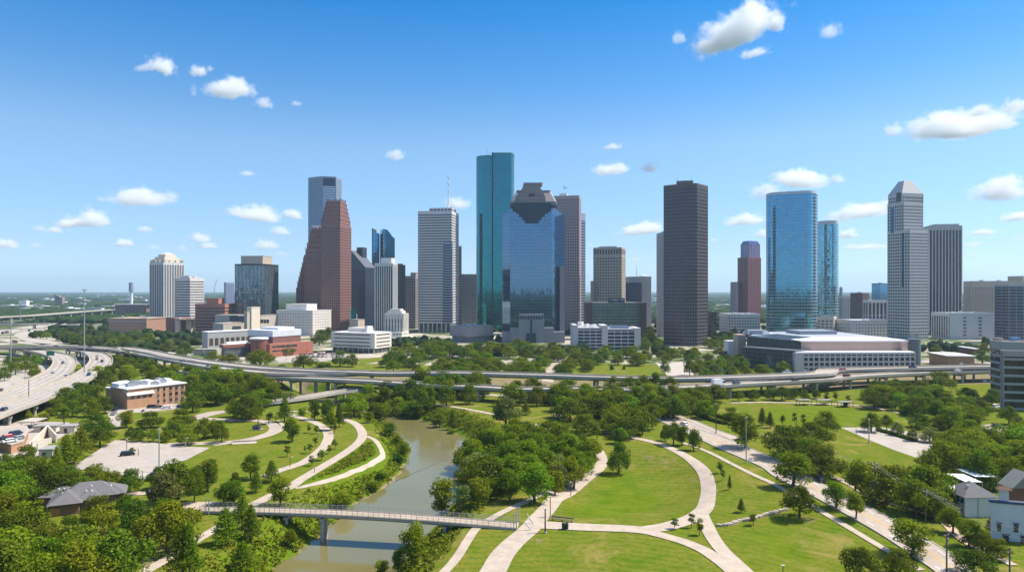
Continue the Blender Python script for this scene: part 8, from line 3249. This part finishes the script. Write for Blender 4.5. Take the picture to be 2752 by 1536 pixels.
for u, lab in ((894, 'left brown bollard of the pair on the path behind the house'), (902, 'right brown bollard of the pair on the path behind the house')):
    g = at_hit(c1, u, 972)
    t_ = thing('bollard', lab, 'bollard', tuple(g), 0, 'pair of brown bollards')
    WL[t_.name] = Vector((0, 0, 0))
    m = MB()
    m.tube((0, 0, -.2), (0, 0, 1.3), .2, .18, 10)
    m.build('post', pm('rust_paint', (0.30, 0.10, 0.05), 0.7), t_)
    m = MB()
    m.tube((0, 0, 1.3), (0, 0, 1.45), .24, .1, 10)
    m.build('cap', DSTEEL, t_)
# ------------------------------------------------------------------ clouds (real vapour, far beyond the city)
def cloud_mat(name, dens, fuzz):
    t = NT(name)
    tc = t.n('TexCoord')
    oi = t.n('ObjectInfo')
    rn = t.n('CombineXYZ')
    for i, k in enumerate((91.0, 57.0, 33.0)):
        t.l(t.math('MULTIPLY', oi.outputs['Random'], k), rn.inputs[i])
    ad = t.n('VectorMath', operation='ADD')
    t.l(t.scaled(tc.outputs['Object'], (1.25, 1.25, 0.75)), ad.inputs[0])
    t.l(rn.outputs[0], ad.inputs[1])
    big = t.noise(1.5, 2, 0.5, ad.outputs[0])
    fine = t.noise(4.2, 7, 0.66, ad.outputs[0])
    sp = t.n('SeparateXYZ')
    t.l(tc.outputs['Object'], sp.inputs[0])
    # flattened underside: distance from a centre low in the lobe
    zz = t.math('ADD', sp.outputs['Z'], 0.30)
    zs = t.math('MULTIPLY', zz, t.ramp(zz, -0.05, 0.05, 2.3, 0.85))
    cb = t.n('CombineXYZ')
    t.l(sp.outputs['X'], cb.inputs[0])
    t.l(sp.outputs['Y'], cb.inputs[1])
    t.l(zs, cb.inputs[2])
    ln = t.n('VectorMath', operation='LENGTH')
    t.l(cb.outputs[0], ln.inputs[0])
    f = t.math('SUBTRACT', 0.70, ln.outputs['Value'])
    f = t.math('ADD', f, t.math('MULTIPLY', t.math('SUBTRACT', big, 0.5), 1.15))
    f = t.math('ADD', f, t.math('MULTIPLY', t.math('SUBTRACT', fine, 0.5), 1.15))
    d = t.ramp(f, 0.0, fuzz, 0.0, dens)
    lim = t.ramp(t.n('VectorMath').outputs[0], 0, 1) if False else None
    v = t.n('VolumePrincipled')
    v.inputs['Color'].default_value = (1, 1, 1, 1)
    v.inputs['Anisotropy'].default_value = 0.0
    t.l(d, v.inputs['Density'])
    t.l(v.outputs[0], t.out.inputs['Volume'])
    return t.m


CLD = [cloud_mat('thick_cloud_vapour', 0.0072, 0.28), cloud_mat('thin_cloud_vapour', 0.0120, 0.40), cloud_mat('wispy_cloud_vapour', 0.0075, 0.5)]
bmm = bmesh.new()
bmesh.ops.create_icosphere(bmm, subdivisions=3, radius=1.15)
CME = []
for i, mt in enumerate(CLD):
    me_ = bpy.data.meshes.new('vapour')
    bmm.to_mesh(me_)
    me_.materials.append(mt)
    CME.append(me_)
bmm.free()
CDIST = 8200.0
CLOUDS = [   # zone, crop, [(cx, cy, w, h, tilt deg, thickness class)]
    ('high at the left', k1, [[(782, 318, 150, 95, -18, 1), (690, 322, 110, 40, 8, 2)], [(960, 350, 95, 55, 0, 1), (1020, 338, 50, 30, 15, 2)], [(1110, 432, 250, 100, 0, 0)], [(1278, 503, 100, 55, -5, 1)], [(1437, 503, 60, 30, 0, 2)], [(925, 435, 40, 70, 0, 2)]]),
    ('in the middle sky left of the skyline', k1, [[(675, 957, 330, 85, 0, 0)], [(440, 1060, 230, 90, 5, 0), (330, 1078, 170, 50, 8, 1)], [(1240, 1036, 260, 85, -8, 0)], [(1420, 1040, 130, 50, -5, 1)], [(1908, 750, 105, 58, 0, 0)], [(1198, 840, 90, 28, 0, 2)]]),
    ('low over the left horizon', k1, [[(265, 1113, 100, 34, 0, 1)], [(190, 1102, 80, 36, 0, 2)], [(692, 1107, 80, 32, 0, 1)], [(40, 1180, 140, 56, -5, 1)], [(585, 1172, 110, 42, 0, 1)], [(185, 1186, 75, 30, 0, 2)], [(965, 1150, 130, 52, 0, 1), (1013, 1188, 125, 30, 0, 1)], [(740, 1192, 85, 26, 0, 2)], [(1348, 1117, 105, 44, 0, 1)], [(1280, 1182, 140, 54, 0, 1)], [(1355, 1225, 65, 30, 0, 2)], [(875, 1195, 55, 40, 0, 2)]]),
    ('at the top right', k2, [[(1040, 150, 430, 175, 24, 0), (1120, 80, 170, 130, 20, 0), (930, 215, 200, 90, 10, 1), (760, 187, 85, 60, 10, 0)], [(1235, 118, 120, 90, -15, 1)], [(1130, 260, 150, 48, 8, 1)], [(1490, 160, 120, 80, 0, 2)]]),
    ('at the far right', k2, [[(2010, 610, 330, 130, 12, 0), (2200, 610, 430, 105, 10, 0), (2090, 650, 260, 60, 0, 1)], [(1792, 635, 105, 68, 10, 0)], [(2200, 542, 170, 56, 5, 1)], [(2400, 512, 150, 80, 12, 0)], [(2340, 918, 310, 120, 5, 0)], [(2395, 1047, 160, 54, 5, 1)], [(2240, 1122, 145, 30, 0, 1)], [(2190, 1180, 110, 28, 0, 2)], [(2190, 1235, 105, 22, 0, 2)], [(2420, 1150, 50, 26, 0, 1)]]),
    ('between the central and right towers', k2, [[(447, 708, 95, 30, 5, 1)], [(435, 822, 190, 54, 5, 0)], [(632, 812, 108, 56, 4, 0), (612, 818, 90, 40, 0, 0)], [(1360, 866, 300, 90, -5, 0)], [(1527, 866, 85, 52, 0, 1)], [(1190, 925, 190, 72, 8, 0)], [(1640, 1026, 340, 80, 8, 0)], [(1085, 1064, 220, 54, 5, 0)], [(590, 1108, 250, 62, 8, 0)], [(1580, 1132, 115, 48, 0, 1)], [(1165, 1128, 100, 50, 0, 1)], [(1665, 1192, 230, 32, 0, 1)], [(930, 1157, 75, 24, 0, 2)], [(560, 1252, 85, 26, 0, 2)], [(330, 1183, 60, 30, 0, 2)]]),
]
CLOUDS.append(('just beside the antenna', k1, [[(2205, 985, 150, 60, 0, 1)]]))
SIZE = lambda w: 'small' if w < 90 else 'medium' if w < 200 else 'large'
for zn, c, cl_ in CLOUDS:
    cl_.sort(key=lambda q: q[0][0])
    for i, puffs in enumerate(cl_):
        CDIST = 7600.0 + ((i * 7 + len(zn)) % 11) * 560.0
        S0 = c(puffs[0][0], puffs[0][1])
        loc = Vector((X(S0[0], CDIST), CDIST, Zt(S0[1], CDIST)))
        lab = f'{SIZE(puffs[0][2])} white cloud, {ORD[i]}{" of clouds" if i == 0 else " of clouds"} {zn}' if len(cl_) > 1 else f'faint white cloud {zn} of the white banded tower'
        root = thing('cloud', lab, 'cloud', loc, 0, 'clouds ' + zn)
        for cx_, cy_, w, h, tl, th in puffs:
            S = c(cx_, cy_)
            o = link(bpy.data.objects.new('puff', CME[th]))
            o.parent = root
            q = Vector((X(S[0], CDIST), CDIST + rnd.uniform(-60, 60), Zt(S[1], CDIST))) - loc
            wm = w / 1.7973 / F * CDIST
            hm = h / 1.7973 / F * CDIST
            o.location = q + Vector((0, 0, hm * 0.12))
            o.scale = (wm * 0.66, wm * 0.42, hm * 0.86)
            o.rotation_euler = (0, -math.radians(tl), 0)

# ------------------------------------------------------------------ haze
m = MB()
m.prism([(-12000, -2800), (12000, -2800), (12000, 12500), (-12000, 12500)], -12.0, 292.0, bottom=True)
t = NT('pale_haze')
v = t.n('VolumePrincipled')
v.inputs['Color'].default_value = (0.58, 0.79, 1.0, 1)
v.inputs['Density'].default_value = HAZE
v.inputs['Anisotropy'].default_value = 0.2
t.l(v.outputs[0], t.out.inputs['Volume'])
o = m.build('haze', t.m)
tag(o, 'thin pale summer haze in the air over the city', kind='stuff')
